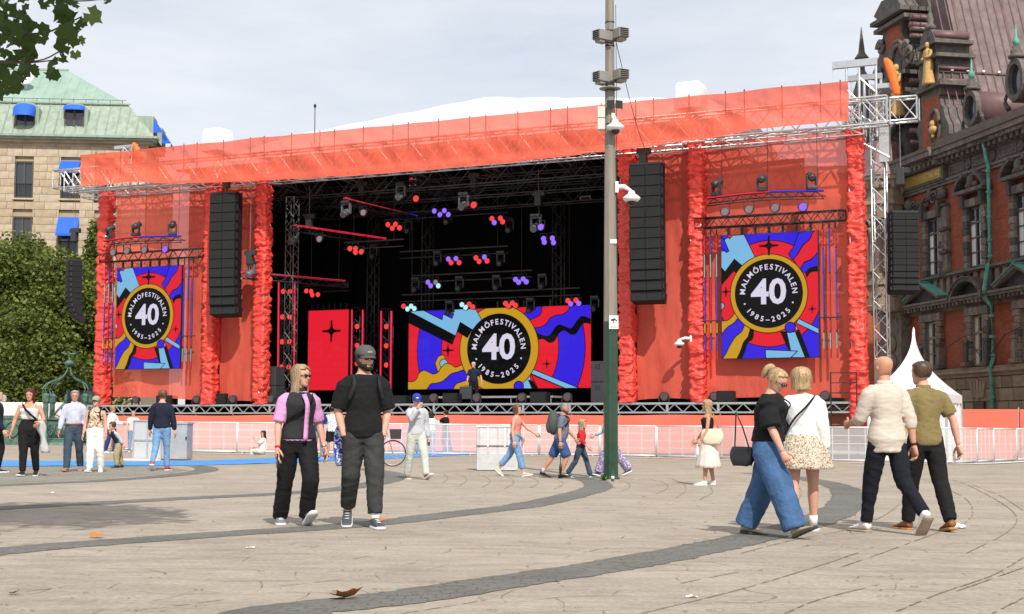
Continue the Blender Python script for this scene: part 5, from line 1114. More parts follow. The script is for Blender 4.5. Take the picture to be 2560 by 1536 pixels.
# floor lamps and wedges along the stage lip
fl_proto = None
def floor_lamp(px, py, k):
    global fl_proto
    u_, z_ = SP(px, py, .35)
    if fl_proto is None:
        t = sthing('floor_lamp', 'x', 'stage light', 0, 0, 0)
        MB().lathe([(.1, .3), (.2, .22), (.22, 0), (.2, -.01), (.16, 0)], 14, (0, 0, .27), R=Matrix.Rotation(-math.pi / 2 + .2, 3, 'X')).build('housing', m_hs, t, True)
        MB().lathe([(.175, 0), (.09, .03), (.005, .04)], 14, (0, -.015, .27), R=Matrix.Rotation(math.pi / 2 + .2, 3, 'X')).build('lens', emat('lens_dim', (150, 125, 125), .4), t, True)
        MB().b2((-.25, -.04, 0), (-.22, .08, .3)).b2((.22, -.04, 0), (.25, .08, .3)).b2((-.25, -.1, 0), (.25, .16, .03)).build('yoke', m_hs, t); fl_proto = t; o = t; t.scale = (.82,) * 3
    else: o = copy_tree(fl_proto)
    o.location = SW(u_, .35, ZD); tag(o, 'round floor lamp on the stage lip, %s' % ORD[k - 1], 'stage light', 'floor lamps on the stage lip')
for k, (px, py) in enumerate(((255, 1000), (338, 1000), (490, 998), (580, 997), (675, 999), (1082, 997), (1190, 998), (1303, 996), (1417, 996), (1660, 993), (1785, 992), (2062, 995))): floor_lamp(px, py, k + 1)
def wedge(px, v_, w, h, k):
    u_ = SP(px, 1000, v_)[0]; t = sthing('floor_monitor', 'black wedge monitor speaker on the stage lip, %s' % ORD[k - 1], 'speaker', u_, v_, ZD, 'floor monitors')
    MB().prism([(-w / 2, 0), (w / 2, 0), (w / 2, h), (-w / 2, h)], -.22, .25).build('cabinet', m_cab, t, bevel=.02); MB().b2((-w / 2 + .04, -.235, .04), (w / 2 - .04, -.222, h - .04)).build('grille', m_grille, t)
for k, (px, v_, w, h) in enumerate(((417, .6, .85, .42), (553, .5, .75, .48), (1005, 1.4, .6, .36), (1060, 1.2, .6, .36), (1130, .5, .66, .42), (1350, .5, .7, .44), (1572, .5, .62, .42), (1818, .5, .7, .42))): wedge(px, v_, w, h, k + 1)
def sub(px, v_, lb):
    u_ = SP(px, 980, v_)[0]; t = sthing('speaker_stack', lb, 'speaker', u_, v_, ZD, 'side fill stacks'); m_sub = M('stack_grey', (.035, .037, .04), .6)
    for j in range(2):
        MB().b2((-.45, -.35, j * .82), (.45, .35, j * .82 + .80)).build('cabinet', m_sub, t, bevel=.02)
        for sx in (-.22, .12):
            for dx in (0, .12): MB().b2((sx + dx - .04, -.356, j * .82 + .5), (sx + dx + .04, -.351, j * .82 + .68)).build('port', m_rubber, t)
sub(678, .9, 'grey stacked side fill speakers at the left tower'); sub(1512, 1.2, 'grey stacked side fill speakers beside the lamp mast')
for (px, lb) in ((1260, 'low silver riser on the stage floor'),):
    u_, z_ = SP(px, 1000, 3.2); r_ = sthing('riser', lb, 'platform', u_, 3.2, ZD); MB().b2((-3.4, 0, .28), (2.2, 1.6, .36)).build('top', M('riser_top', (.3, .3, .3), .6), r_)
    for x in (-3.3, -1.5, .3, 2.1): MB().tube((x, .05, 0), (x, .05, .28), .025, 6).build('leg', m_galv, r_)
u_, z_ = SP(1463, 496, 7); ex = sthing('sign_box', 'small pale framed sign box high in the dark stage', 'sign', u_, 7, z_); MB().b2((-.25, 0, -.1), (.25, .04, .1)).build('frame', M('sign_pale', (.45, .45, .45), .5), ex); MB().b2((-.2, -.01, -.06), (.2, -.001, .06)).build('face', m_blk, ex)
# ================================================================ trees
def leafmat(name, a, b, tr=.35):
    m, n, l, p = nodes_mat(name); oi = n.new('ShaderNodeNewGeometry'); c = ramp(n, l, oi.outputs['Random Per Island'], [(.0, a), (.55, tuple((x + y) / 2 for x, y in zip(a, b))), (.9, b), (1, tuple(min(1, x * 1.25) for x in b))])
    l.new(c, p.inputs['Base Color']); p.inputs['Roughness'].default_value = .5; p.inputs['Specular IOR Level'].default_value = .35
    t = n.new('ShaderNodeBsdfTranslucent'); l.new(c, t.inputs['Color']); ms = n.new('ShaderNodeMixShader'); ms.inputs['Fac'].default_value = tr
    l.new(p.outputs['BSDF'], ms.inputs[1]); l.new(t.outputs['BSDF'], ms.inputs[2]); l.new(ms.outputs['Shader'], n['Material Output'].inputs['Surface']); return m
m_leaf = leafmat('tree_leaves', (.060, .092, .018), (.20, .235, .048)); m_bark = M('bark', (.12, .09, .065), .9, 0, .4, 6, .6, 14, stretch=(1, 1, .3))
def leaf_cloud(blobs, per, size, rnd):
    m = MB(); v = []; f = []
    for (c, r) in blobs:
        for _ in range(int(per * r[0] * r[2])):
            d = Vector((rnd.gauss(0, 1), rnd.gauss(0, 1), rnd.gauss(0, 1))).normalized(); k = rnd.random() ** .42
            p = Vector(c) + Vector((d.x * r[0], d.y * r[1], d.z * r[2])) * k * (1 + .22 * nzf(d.x * 2.3 + c[0], d.y * 2.3 + c[2], d.z * 2.3))
            a = Vector((rnd.uniform(-1, 1), rnd.uniform(-1, 1), rnd.uniform(-.7, .5))).normalized(); b = a.cross(Vector((rnd.uniform(-1, 1), rnd.uniform(-1, 1), rnd.uniform(-1, 1)))).normalized(); s = size * rnd.uniform(.6, 1.3)
            i = len(v); v += [p - a * s * .55, p + b * s * .42, p + a * s * .6, p - b * s * .42]; f += [(i, i + 1, i + 2, i + 3)]
    m.add(v, f); return m
def tree(label, base, h, crown, name='tree', per=520, size=.2, seed=1, trunk_r=.22):
    rnd = random.Random(seed); t = thing(name, label, 'tree', base, 0, 'trees behind the square'); fork = h * .28
    tr = MB(); tr.path([(0, 0, -.1), (.03, 0, .5), (.05, .03, fork), (.0, .0, h * .55), (.05, 0, h * .8)], [trunk_r * 1.25, trunk_r, trunk_r * .8, trunk_r * .5, trunk_r * .2], 10)
    for c, r in crown: tr.path([(.04, .02, fork * rnd.uniform(.8, 1.4)), (c[0] * .45, c[1] * .45, (fork + c[2]) * .5), (c[0], c[1], c[2])], [trunk_r * .5, trunk_r * .32, trunk_r * .1], 6)
    tr.build('trunk', m_bark, t, True)
    o = leaf_cloud(crown, per, size, rnd).build('crown', m_leaf, t, fixn=False); o['kind'] = 'stuff'; return t
def crown(w, d, z0, z1, n, seed):
    r = random.Random(seed); o = []
    for k in range(n):
        f = (k + .5) / n; z = z0 + (z1 - z0) * f; e = math.sqrt(max(.1, 1 - (2 * f - .85) ** 2)); a = r.uniform(0, 6.28); q = r.uniform(.2, .75)
        o.append(((w * e * q * math.cos(a), d * e * q * math.sin(a), z), (r.uniform(.9, 1.5) * w * .42, r.uniform(.9, 1.4) * d * .42, r.uniform(.8, 1.3) * (z1 - z0) * .17)))
    return o
tree('leafy green tree left of the stage, nearest the iron kiosk', at(150, 1090, 79), 9.0, crown(3.6, 2.6, .8, 8.9, 16, 2), seed=2, per=640)
tree('tall leafy green tree at the left edge of the view', at(10, 1090, 81), 11.0, crown(4.2, 3, .8, 10.2, 18, 3), seed=3, per=560)
tree('slim leafy tree close behind the left stage tower', at(228, 1090, 83), 11.5, crown(1.7, 1.7, .8, 11.4, 12, 4), seed=4, per=700)
tree('low dense tree between the two leafy trees', at(80, 1095, 76), 6.0, crown(3.0, 1.6, .3, 6.2, 12, 5), seed=5, per=640)
# ---- near tree overhanging the top left corner
def leaf_shape(k):
    r = random.Random(k); out = []; lob = [(-150, .55), (-120, .52), (-98, .80), (-74, .62), (-52, .86), (-28, .68), (-9, .82), (0, 1.0), (9, .82), (28, .68), (52, .86), (74, .62), (98, .80), (120, .52), (150, .55)]
    pts = [(0, 0)] + [(math.sin(math.radians(a)) * q * r.uniform(.85, 1.12), math.cos(math.radians(a)) * q * r.uniform(.85, 1.1)) for a, q in lob]
    P = [(x, y + .25, -.18 * x * x + .10 * abs(x) - .12 * y * y * (.5 + r.random())) for x, y in pts]
    P[0] = (0, .25, .02); n = len(P); m = MB(); m.add(P, [(0, i, i + 1) for i in range(1, n - 1)]); return m
m_nl = leafmat('near_leaves', (.028, .052, .012), (.075, .135, .025), .5); m_nl2 = leafmat('near_leaves_pale', (.10, .13, .03), (.16, .26, .05), .5)
nt_ = thing('overhanging_tree', 'leafy branches of a lobed-leaf tree hanging into the top left corner', 'tree', (-6.6, 8.4, 0)); nb = Vector((-6.6, 8.4, 0))
tk = MB(); tk.path([(0, 0, -.1), (0, 0, 1.2), (.1, 0, 3.5), (.5, .1, 5.2), (1.2, .3, 7.5)], [.34, .27, .23, .19, .09], 12)
for q in ((.5, .1, 5.0), (.3, .1, 4.4), (.7, .2, 6), (.2, 0, 4.8)):
    pass
def twig(px, py, dep): return at(px, py, dep) - nb
br_ = [([(.5, .1, 5.2), (1.6, 1.6, 5.75), twig(-200, 60, 11.6), twig(-60, 84, 11.8), twig(100, 84, 12), twig(160, 62, 12), twig(205, 42, 12)], .022), ([(.4, .1, 4.8), (1.4, 1.8, 5.2), twig(-220, 190, 11.6), twig(-60, 155, 11.8), twig(90, 153, 12), twig(155, 126, 12)], .02), ([(.6, .1, 5.6), (1.6, 1.4, 6.2), twig(-120, -120, 11.6), twig(60, -20, 12), twig(180, 2, 12), twig(262, -2, 12.1)], .018), ([twig(-60, 155, 11.8), twig(60, 158, 11.9), twig(125, 152, 12), twig(165, 150, 12)], .008),
      ([(.9, .2, 6.6), (2.6, .8, 7.6), (4.2, 1.4, 8.2)], .1), ([(.8, .2, 6.2), (1.8, -1.4, 7.4), (2.6, -2.6, 8)], .1), ([(.6, .1, 5.6), (-1.2, .8, 7), (-2.5, 1.4, 7.8)], .1)]
for pts, r in br_: c = cat_rom(pts, 5); tk.path(c, [max(.006, r * (1 - .88 * i / (len(c) - 1))) for i in range(len(c))], 6)
tk.build('trunk', m_bark, nt_, True)
rl_ = random.Random(21); blobs = []
for k in range(16):
    a = rl_.uniform(0, 6.28); q = rl_.uniform(0, 1) ** .5; blobs.append(((1.9 + 2.3 * q * math.cos(a), -.1 + 2.3 * q * math.sin(a), rl_.uniform(6.6, 9.2)), (1.25, 1.25, .9)))
o = leaf_cloud(blobs, 620, .19, rl_).build('crown', m_nl, nt_, fixn=False); o['kind'] = 'stuff'
lm = [leaf_shape(k).mesh('leaf', m_nl, True) for k in range(4)]; lm2 = [leaf_shape(k + 9).mesh('leaf_pale', m_nl2, True) for k in range(2)]
LV = [(18, 34, 1.3), (28, 52, 1.1), (52, 54, 1.3), (86, 57, .7), (66, 76, .9), (4, 62, 1.), (146, 42, 1.7), (166, 14, 1.2), (172, 34, 1.1), (218, 30, 1.5, 1), (213, 52, .9), (186, 64, .7), (162, 72, .8, 1), (112, 86, 1.1), (162, 102, 1.8), (182, 94, 1.1), (200, 104, .7, 1), (188, 128, .8, 1), (36, 96, 1.7), (46, 118, 1.8), (60, 130, 1.3), (30, 80, 1.1), (10, 200, 2.0), (30, 180, 1.5), (52, 196, 1.3), (80, 184, 1.4), (84, 168, 1.0), (136, 168, 1.5), (150, 142, .8), (130, 184, 1.), (14, 6, 1.2, 1), (42, -2, 1.), (76, -3, 1.), (112, 2, 1.), (262, 4, .9), (2, 30, 1.2), (6, 100, .8), (4, 118, .7), (18, 145, 1.), (44, 156, 1.2), (62, 160, 1.2), (4, 226, 1.5), (20, 214, 1.4), (-30, 60, 1.4), (-40, 130, 1.4), (-30, 200, 1.5), (-60, 20, 1.3), (140, 8, 1.1), (158, 24, 1.3), (170, 112, 1.3), (64, 70, 1.), (38, 46, 1.1), (196, 12, .8), (178, 84, .8)]
for _ in range(26): LV.append((rl_.choice((20, 40, 60, 15, 30, 150, 170)) + rl_.gauss(0, 22), rl_.choice((20, 50, 90, 130, 180, 205)) + rl_.gauss(0, 14), rl_.uniform(.7, 1.4)))
LV = [L for L in LV if not (L[0] > 95 and L[1] > 140 and len(L) < 4 and L[0] + L[1] > 330)]
for k, L in enumerate(LV):
    px, py, s = L[:3]; dep = 12 + rl_.uniform(-.35, .35); p = at(px, py, dep) - nb; me = rl_.choice(lm2 if len(L) > 3 else lm); o = link('leaf', me, nt_); o.location = p; q = .083 * s; o.scale = (q, q, q)
    o.rotation_euler = (math.radians(rl_.uniform(55, 125)), rl_.uniform(-.5, .5), rl_.uniform(-.7, .7)) ; o.rotation_euler.rotate_axis('Z', rl_.uniform(0, 6.28))
# ================================================================ verdigris kiosk, hoarding and trailer at the far left
m_irn = M('verdigris_iron', (.085, .16, .125), .6, .2, .45, 5, .3, 25)
kb = at(168, 1100, 72); kb.z = G(kb.x, kb.y)
ks = thing('iron_kiosk', 'ornate verdigris iron fountain frame with onion shaped crown and ball finial', 'monument', kb, math.radians(8))
MB().lathe([(1.55, 0), (1.5, .12), (1.4, .14), (1.4, .25)], 8, R=rotz(.39)).build('plinth', m_irn, ks)
for a in range(4):
    an = math.pi / 4 + a * math.pi / 2; x, y = 1.28 * math.cos(an), 1.28 * math.sin(an)
    po = MB().lathe([(.2, .2), (.16, .5), (.13, .6), (.13, 2.0), (.18, 2.1), (.2, 2.4), (.12, 2.5)], 8, (x, y, 0)).build('pillar', m_irn, ks)
    MB().ell((x * 1.05, y * 1.05, 1.3), (.13, .13, .2), 8, 6).ell((x * 1.06, y * 1.06, .9), (.15, .15, .3), 8, 6).build('mascaron', m_irn, po, True)
    for off in (-.06, .06):
        f = lambda r, z: (r * math.cos(an + off), r * math.sin(an + off), z)
        MB().path(cat_rom([f(1.3, 2.45), f(1.42, 2.7), f(1.2, 2.98), f(.75, 3.15), f(.35, 3.35), f(.13, 3.62), f(.06, 3.85)], 5), .035, 6).build('crown_bar', m_irn, ks, True)
    MB().path([(x * (1 - .0) + .22 * (1 - k / 20) * math.cos(k * .5), y, 2.3 + .22 * (1 - k / 20) * math.sin(k * .5)) for k in range(18)], .025, 5).build('scroll', m_irn, ks, True)
for a in range(4):
    an = a * math.pi / 2; R = rotz(an); q = MB().box(R @ Vector((.92, 0, .72)), (.05, 1.55, .95), R)
    q.box(R @ Vector((.95, 0, 1.24)), (.10, 1.7, .1), R).box(R @ Vector((.95, 0, .28)), (.10, 1.7, .12), R)
    for k in range(5): q.path([R @ Vector((.97, -.65 + .32 * k + .1 * math.cos(j * .7), .75 + .28 * math.sin(j * .7))) for j in range(10)], .03, 5)
    q.build('ornament_panel', m_irn, ks, True)
MB().ell((0, 0, 4.0), (.23, .23, .17), 12, 8).tube((0, 0, 3.85), (0, 0, 4.35), .04, 6).build('finial_ball', m_irn, ks, True)
MB().ell((0, 0, 4.4), (.07, .06, .12), 8, 6).path([(-.42, 0, 4.55), (-.2, 0, 4.45), (0, 0, 4.47), (.2, 0, 4.45), (.4, 0, 4.58)], [.015, .05, .05, .05, .015], 6).build('finial_bird', m_irn, ks, True)
for dx in (-.2, -.02, .2, .1, -.1): pass
fg = MB(); fg.ell((.1, -1.0, 2.2), (.16, .14, .3)).ell((.02, -1.0, 1.75), (.2, .16, .3)).ell((.15, -1.02, 2.55), (.1, .1, .13)).path([(-.05, -1, 2.0), (-.3, -1.05, 1.7), (-.5, -1.05, 1.45)], .06, 6).path([(.2, -1, 2.1), (.3, -1.05, 1.8), (.1, -1.1, 1.6)], .06, 6).build('figure', m_irn, ks, True)
bl_b = at(-30, 1100, 70); bl_b.z = G(bl_b.x, bl_b.y); bal = thing('iron_balustrade', 'low verdigris iron balustrade at the left edge', 'railing', bl_b, math.radians(8))
MB().b2((-2.5, -.08, 0), (2.2, .08, .25)).b2((-2.5, -.07, 1.25), (2.2, .07, 1.4)).build('rail', m_irn, bal)
MB().b2((-2.5, -.02, .25), (2.2, .02, 1.25)).build('panel', m_irn, bal)
for k in range(6): MB().path([(-2.1 + .8 * k + .3 * math.cos(j * .6), -.06, .75 + .38 * math.sin(j * .6)) for j in range(12)], .04, 5).build('scroll', m_irn, bal, True)
hp = at(60, 1090, 75.8); hp.z = G(hp.x, hp.y); hd_ = thing('site_hoarding', 'dark grey site hoarding behind the green kiosk', 'fence', hp, .05)
for k in range(8): MB().b2((-17 + 2.6 * k, 0, 0), (-17 + 2.6 * k + 2.56, .06, 2.75)).build('panel', M('hoarding_dark', (.035, .037, .04), .7, 0, .2, 2), hd_)
wp = at(110, 1090, 74.2); wp.z = G(wp.x, wp.y); tr_ = thing('white_trailer', 'white parked trailer behind the green kiosk', 'trailer', wp, .05)
MB().b2((-6.5, 0, 1.0), (1.8, 1.2, 2.1)).build('body', m_white, tr_, bevel=.05); MB().b2((-4.2, .1, 2.1), (-2.2, 1.1, 2.5)).build('roof_unit', m_white, tr_, bevel=.15)
for x in (-4, -3, .8): MB().lathe([(.45, -.12), (.48, 0), (.45, .12)], 16, (x, .1, .48), R=Matrix.Rotation(math.pi / 2, 3, 'X')).build('wheel', m_rubber, tr_)
sp_ = at(150, 1090, 73.4); sp_.z = G(sp_.x, sp_.y); rf_ = thing('red_fence_banner', 'red fabric fence panel behind the green kiosk', 'fence', sp_, -.1)
MB().grid(lambda a, b: (-7.5 + 9 * a, .05 * nzf(a * 9, b), 1.25 * b), 24, 3).build('cloth', m_redskirt, rf_, True, fixn=False)
for k in range(5): MB().tube((-7.5 + 2.25 * k, .08, 0), (-7.5 + 2.25 * k, .08, 1.3), .025, 6).build('post', m_galv, rf_)
# ================================================================ white pagoda tent, red fence on the right
m_tent = M('tent_pvc', (.84, .84, .85), .45, 0, .03, 2, transl=.12)
tp = Vector((13.95, 50.6, 0)); tp.z = G(tp.x, tp.y); tn = thing('pagoda_tent', 'white pagoda tent with pointed roof beside the town hall', 'tent', tp, -PH - .05)
hw = 1.33
def tf(a, b):
    k = (1 - b) ** 2.1; w = hw * (k * .97 + .03); side = a * 4; i = int(side) % 4; f = side - int(side) if a < 1 else 0
    cs = [(-1, -1), (1, -1), (1, 1), (-1, 1)]; p, q = cs[i], cs[(i + 1) % 4]; sg_ = .06 * math.sin(math.pi * f) * k
    return ((p[0] + (q[0] - p[0]) * f) * w * (1 - sg_), (p[1] + (q[1] - p[1]) * f) * w * (1 - sg_), 2.25 + 2.2 * b)
MB().grid(tf, 40, 16).build('roof', m_tent, tn, False, fixn=False)
MB().lathe([(.03, 4.4), (.05, 4.5), (.005, 4.62)], 8).build('finial', m_white, tn)
for i, (x0, y0, x1, y1) in enumerate(((-1, -1, 1, -1), (1, -1, 1, 1), (1, 1, -1, 1), (-1, 1, -1, -1))):
    MB().grid(lambda a, b: ((x0 + (x1 - x0) * a) * hw * 1.005, (y0 + (y1 - y0) * a) * hw * 1.005, 2.27 - b * (.27 + .035 * abs(math.sin(a * 22)))), 48, 2).build('valance', m_tent, tn, True, fixn=False)
    MB().grid(lambda a, b: ((x0 + (x1 - x0) * a) * hw * .97 + .03 * math.sin(a * 30) * abs(y1 - y0) / 2, (y0 + (y1 - y0) * a) * hw * .97 + .03 * math.sin(a * 30) * abs(x1 - x0) / 2, 2.1 * b), 40, 2).build('side_wall', m_tent, tn, True, fixn=False)
    MB().tube((x0 * hw * .99, y0 * hw * .99, 0), (x0 * hw * .99, y0 * hw * .99, 2.25), .035, 8).build('pole', m_alu, tn)
rp = at(2350, 1040, 54); rp.z = G(rp.x, rp.y); rfn = thing('red_fence_banner', 'red fabric fence panel right of the white tent', 'fence', rp, -.12)
for k in range(3): MB().grid(lambda a, b: (.1 + 2.75 * k + 2.7 * a, .04 * nzf(a * 6 + k, b * 2), .05 + 1.78 * b), 18, 4).build('cloth', m_redskirt, rfn, True, fixn=False)
for k in range(4): MB().tube((.07 + 2.75 * k, .08, 0), (.07 + 2.75 * k, .08, 1.9), .03, 6).build('post', m_galv, rfn)
# ================================================================ crowd barriers
m_fence = M('barrier_frame', (.70, .72, .73), .45, .25)
m_netw = M('white_mesh_net', (.80, .80, .80), .7, alpha=.47, transl=.2)
def barrier_proto(w, h=1.12):
    t = thing('crowd_barrier', 'x', 'barrier'); r = .030
    MB().tube((0, 0, .06), (w, 0, .06), r, 6).tube((0, 0, h), (w, 0, h), r, 6).tube((0, 0, .06), (0, 0, h), r, 6).tube((w, 0, .06), (w, 0, h), r, 6).build('frame', m_fence, t, True)
    for k in (1, 2, 3): MB().tube((w * k / 4, 0, .08), (w * k / 4, 0, h - .02), .017, 5).build('upright_wire', m_fence, t)
    for k in (1, 2, 3): MB().tube((.02, .005, .06 + (h - .06) * k / 4), (w - .02, .005, .06 + (h - .06) * k / 4), .015, 5).build('cross_wire', m_fence, t)
    MB().grid(lambda a, b: (.03 + (w - .06) * a, -.022 + .008 * nzf(a * 8, b * 4), .08 + (h - .11) * b), 14, 4).build('net', m_netw, t, True, fixn=False)
    for x in (.25, w - .25): MB().b2((x - .03, -.3, -.0), (x + .03, .3, .04)).tube((x, 0, .03), (x, 0, .08), .02, 5).build('foot', m_galv, t)
    return t
poly = gp([(250, 1124), (360, 1127), (480, 1132), (700, 1134), (1000, 1137), (1250, 1139), (1500, 1141), (1750, 1146), (1960, 1152), (2200, 1157), (2390, 1160), (2480, 1155), (2620, 1150)])
cc = cat_rom(poly, 30); acc = [0]
for a, b in zip(cc, cc[1:]): acc.append(acc[-1] + (b - a).length)
bp_ = None; wB = 2.25; dist = 0; k = 0
def at_d(d):
    for i in range(len(acc) - 1):
        if acc[i + 1] >= d: return cc[i].lerp(cc[i + 1], (d - acc[i]) / (acc[i + 1] - acc[i]))
    return None
where_b = ['far left by the grey cabinet', 'second from the left', 'third from the left', 'behind the seated woman', 'fifth from the left', 'left of the couple standing apart', 'behind the man in the blue cap', 'behind the two women in black and white', 'left of the wrapped panel stack', 'behind the wrapped panel stack', 'behind the woman in the coral top', 'behind the man with the backpack', 'left of the lamp mast', 'right of the lamp mast', 'left of the woman in the pale long skirt', 'right of the woman in the pale long skirt', 'behind the woman in the black top', 'behind the woman in the short skirt', 'left of the bald man', 'behind the bald man', 'before the white tent', 'right of the man in the olive polo', 'before the red fence banner', 'at the far right edge']
while True:
    p = at_d(dist); q = at_d(dist + wB)
    if p is None or q is None: break
    o = bp_ or barrier_proto(wB - .06); 
    if bp_ is None: bp_ = o
    else: o = copy_tree(bp_)
    d = q - p; o.location = (p.x, p.y, G(p.x, p.y)); o.rotation_euler = (0, math.atan2(-(G(q.x, q.y) - G(p.x, p.y)), wB) * 1, math.atan2(d.y, d.x)); tag(o, 'silver crowd barrier with white net ' + where_b[min(k, len(where_b) - 1)], 'barrier', 'crowd barriers'); dist += wB; k += 1
print('barriers', k)
wsp = gp([(250, 1125), (480, 1134), (1000, 1139), (1500, 1143), (1960, 1154), (2390, 1162), (2620, 1152)])
ws_o = ribbon(wsp, .35, .02, 'barrier_floor_strip', M('white_strip', (.75, .75, .74), .7, 0, .08, 3), .0, 10, kind=None); tag(ws_o, 'white cable strip along the foot of the crowd barriers', 'strip')
# stacked wrapped panels and grey cabinet
m_wrap = M('milky_wrap', (.66, .67, .68), .4, 0, .12, 5, alpha=.6); m_strap = M('white_strap', (.85, .85, .85), .6)
cp = gnd(1242, 1178); st_ = thing('wrapped_panel_stack', 'stack of barrier panels wrapped in milky plastic with white straps', 'stack', cp, math.radians(-3))
w2, h2, d2 = .47, 1.06, .5
for k in range(6):
    y = k * d2 / 5; fo = MB().tube((-w2, y, .04), (w2, y, .04), .022, 6).tube((-w2, y, h2), (w2, y, h2), .022, 6).tube((-w2, y, .04), (-w2, y, h2), .022, 6).tube((w2, y, .04), (w2, y, h2), .022, 6)
    for j in range(1, 4): fo.tube((-w2 + 2 * w2 * j / 4, y, .04), (-w2 + 2 * w2 * j / 4, y, h2), .01, 5)
    for j in range(1, 4): fo.tube((-w2, y, h2 * j / 4), (w2, y, h2 * j / 4), .01, 5)
    fo.build('panel_frame', m_fence, st_)
MB().grid(lambda a, b: (-w2 - .02 + (2 * w2 + .04) * a, -.035 + .015 * nzf(a * 6, b * 8), .03 + (h2 + .01) * b), 14, 14).build('wrap', m_wrap, st_, True, fixn=False)
MB().grid(lambda a, b: (-w2 - .03, -.03 + (d2 + .06) * a, .03 + h2 * b), 4, 6).build('side_wrap', m_wrap, st_, True, fixn=False)
MB().b2((-w2 - .04, -.05, h2 + .02), (w2 + .04, d2 + .04, h2 + .05)).build('lid', m_white, st_)
MB().b2((-w2 - .03, -.055, .60), (w2 + .03, -.048, .625)).build('tie_line', m_blk, st_)
for x in (-.22, .2): MB().b2((x - .022, -.062, .6), (x + .022, -.056, h2)).build('strap', m_strap, st_)
cp = gnd(395, 1151); cb_ = thing('grey_cabinet', 'grey metal cabinet with mesh door panel standing by the barriers', 'cabinet', cp, math.radians(-4)); m_gm = M('grey_sheet', (.40, .41, .42), .5, .3, .15, 3)
MB().b2((.10, .0, .03), (.84, .6, 1.04)).build('box', m_gm, cb_, bevel=.015); MB().b2((.08, -.02, 1.04), (.86, .62, 1.1)).build('lid', m_gm, cb_)
MB().b2((-.74, .02, .06), (.09, .55, 1.12)).build('mesh_panel', M('grey_mesh', (.52, .53, .54), .6, .2, .1, 60, .6, 200), cb_)
g = MB()
for x in (-.75, -.33, .08): g.b2((x - .02, -.005, .03), (x + .02, .018, 1.15))
for z in (.05, .58, 1.14): g.b2((-.75, -.006, z - .02), (.08, .017, z + .02))
g.build('panel_frame', m_galv, cb_); MB().b2((.8, -.03, .6), (.84, -.005, .68)).build('handle', m_blk, cb_)
MB().b2((-1.1, -.4, 0), (.1, -.05, .04)).build('base_board', m_strap, cb_)
# ================================================================ lamp mast
mp0 = gnd(1527, 1198); mst = thing('lamp_mast', 'tall octagonal mast, green at the foot and bare grey above', 'mast', mp0, .12)
m_grn = M('dark_green_paint', (.010, .045, .022), .35, 0, .3, 4, coat=.3); m_con = M('weathered_mast', (.23, .20, .165), .75, 0, .2, 4, .2, 20, stretch=(3, 3, .3)); m_bol = M('mast_clamp', (.012, .06, .05), .5)
zsp = 1.03 + (1069 - 790) / 118
MB().lathe([(.165, 0), (.16, .3), (.155, zsp)], 8, R=rotz(.39)).build('foot_section', m_grn, mst); MB().lathe([(.152, zsp + .001), (.105, 9), (.085, 12.5)], 8, R=rotz(.39)).build('shaft', m_con, mst)
MB().lathe([(.20, -.05), (.20, .03), (.17, .06)], 8, R=rotz(.39)).build('base_collar', m_grn, mst)
def mz(py): return 1.03 + (1069 - py) / 117.5 + .02
for py in (15, 38, 65, 78, 172, 195, 284, 345, 430, 445, 455): MB().lathe([(.145 - .004 * mz(py), -.02), (.15 - .004 * mz(py), 0), (.145 - .004 * mz(py), .02)], 8, (0, 0, mz(py)), R=rotz(.39)).build('band', m_bol if py % 2 else m_blk, mst)
MB().path([(.12, -.08, 10.4), (.14, -.05, 8), (.13, -.07, 6), (.14, -.06, 4)], .008, 4).build('cable', m_blk, mst)
m_flb = M('floodlight_grey', (.26, .245, .215), .55, .1, .1, 10)
for (py, sg, lb) in ((55, -1, 'upper left'), (50, 1, 'upper right'), (164, -1, 'lower left'), (158, 1, 'lower right')):
    t = thing('floodlight', 'grey louvred floodlight on the mast, ' + lb, 'floodlight', mp0 + Vector((sg * .20 + .02, -.12, mz(py))), .5 if sg > 0 else -.9, 'mast floodlights')
    MB().b2((-.12, -.17, -.1), (.12, .14, .12)).b2((-.09, -.13, -.16), (.09, .1, -.1)).build('housing', m_flb, t, bevel=.012); MB().b2((-.105, -.18, -.085), (.105, -.171, .105)).build('lens', m_len, t)
    lv_ = MB()
    for k in range(5): lv_.box((0, -.195, -.07 + .042 * k), (.22, .035, .008), Matrix.Rotation(.4, 3, 'X'))
    lv_.build('louvre', m_flb, t); MB().tube((-sg * .05, .0, -.13), (-sg * .2, .12, -.16), .025, 6).build('bracket', m_blk, t)
pl = thing('crossplate', 'thin flat plate clamped across the mast under the floodlights', 'plate', mp0 + Vector((0, -.05, mz(192)))); MB().lathe([(.24, 0), (.24, .015)], 12).build('disc', m_flb, pl)
pn = thing('solar_panel', 'small black panel pair fixed on the mast', 'panel', mp0 + Vector((.1, -.18, mz(236))), .1)
for x in (-.1, .085): MB().box((x, -.02, 0), (.17, .02, .18), rotz(.3 if x > 0 else -.3)).build('panel', m_blk, pn)
jb = thing('junction_box', 'pale grey twin junction boxes on the left of the mast', 'box', mp0 + Vector((-.2, -.05, mz(300))), 0)
for z in (0, .26): MB().b2((-.08, -.12, z), (.085, .1, z + .245)).build('box', M('pale_plastic', (.55, .54, .48), .5), jb, bevel=.01)
m_cw = M('camera_white', (.78, .78, .77), .35); m_dome = M('smoked_dome', (.02, .02, .022), .05)
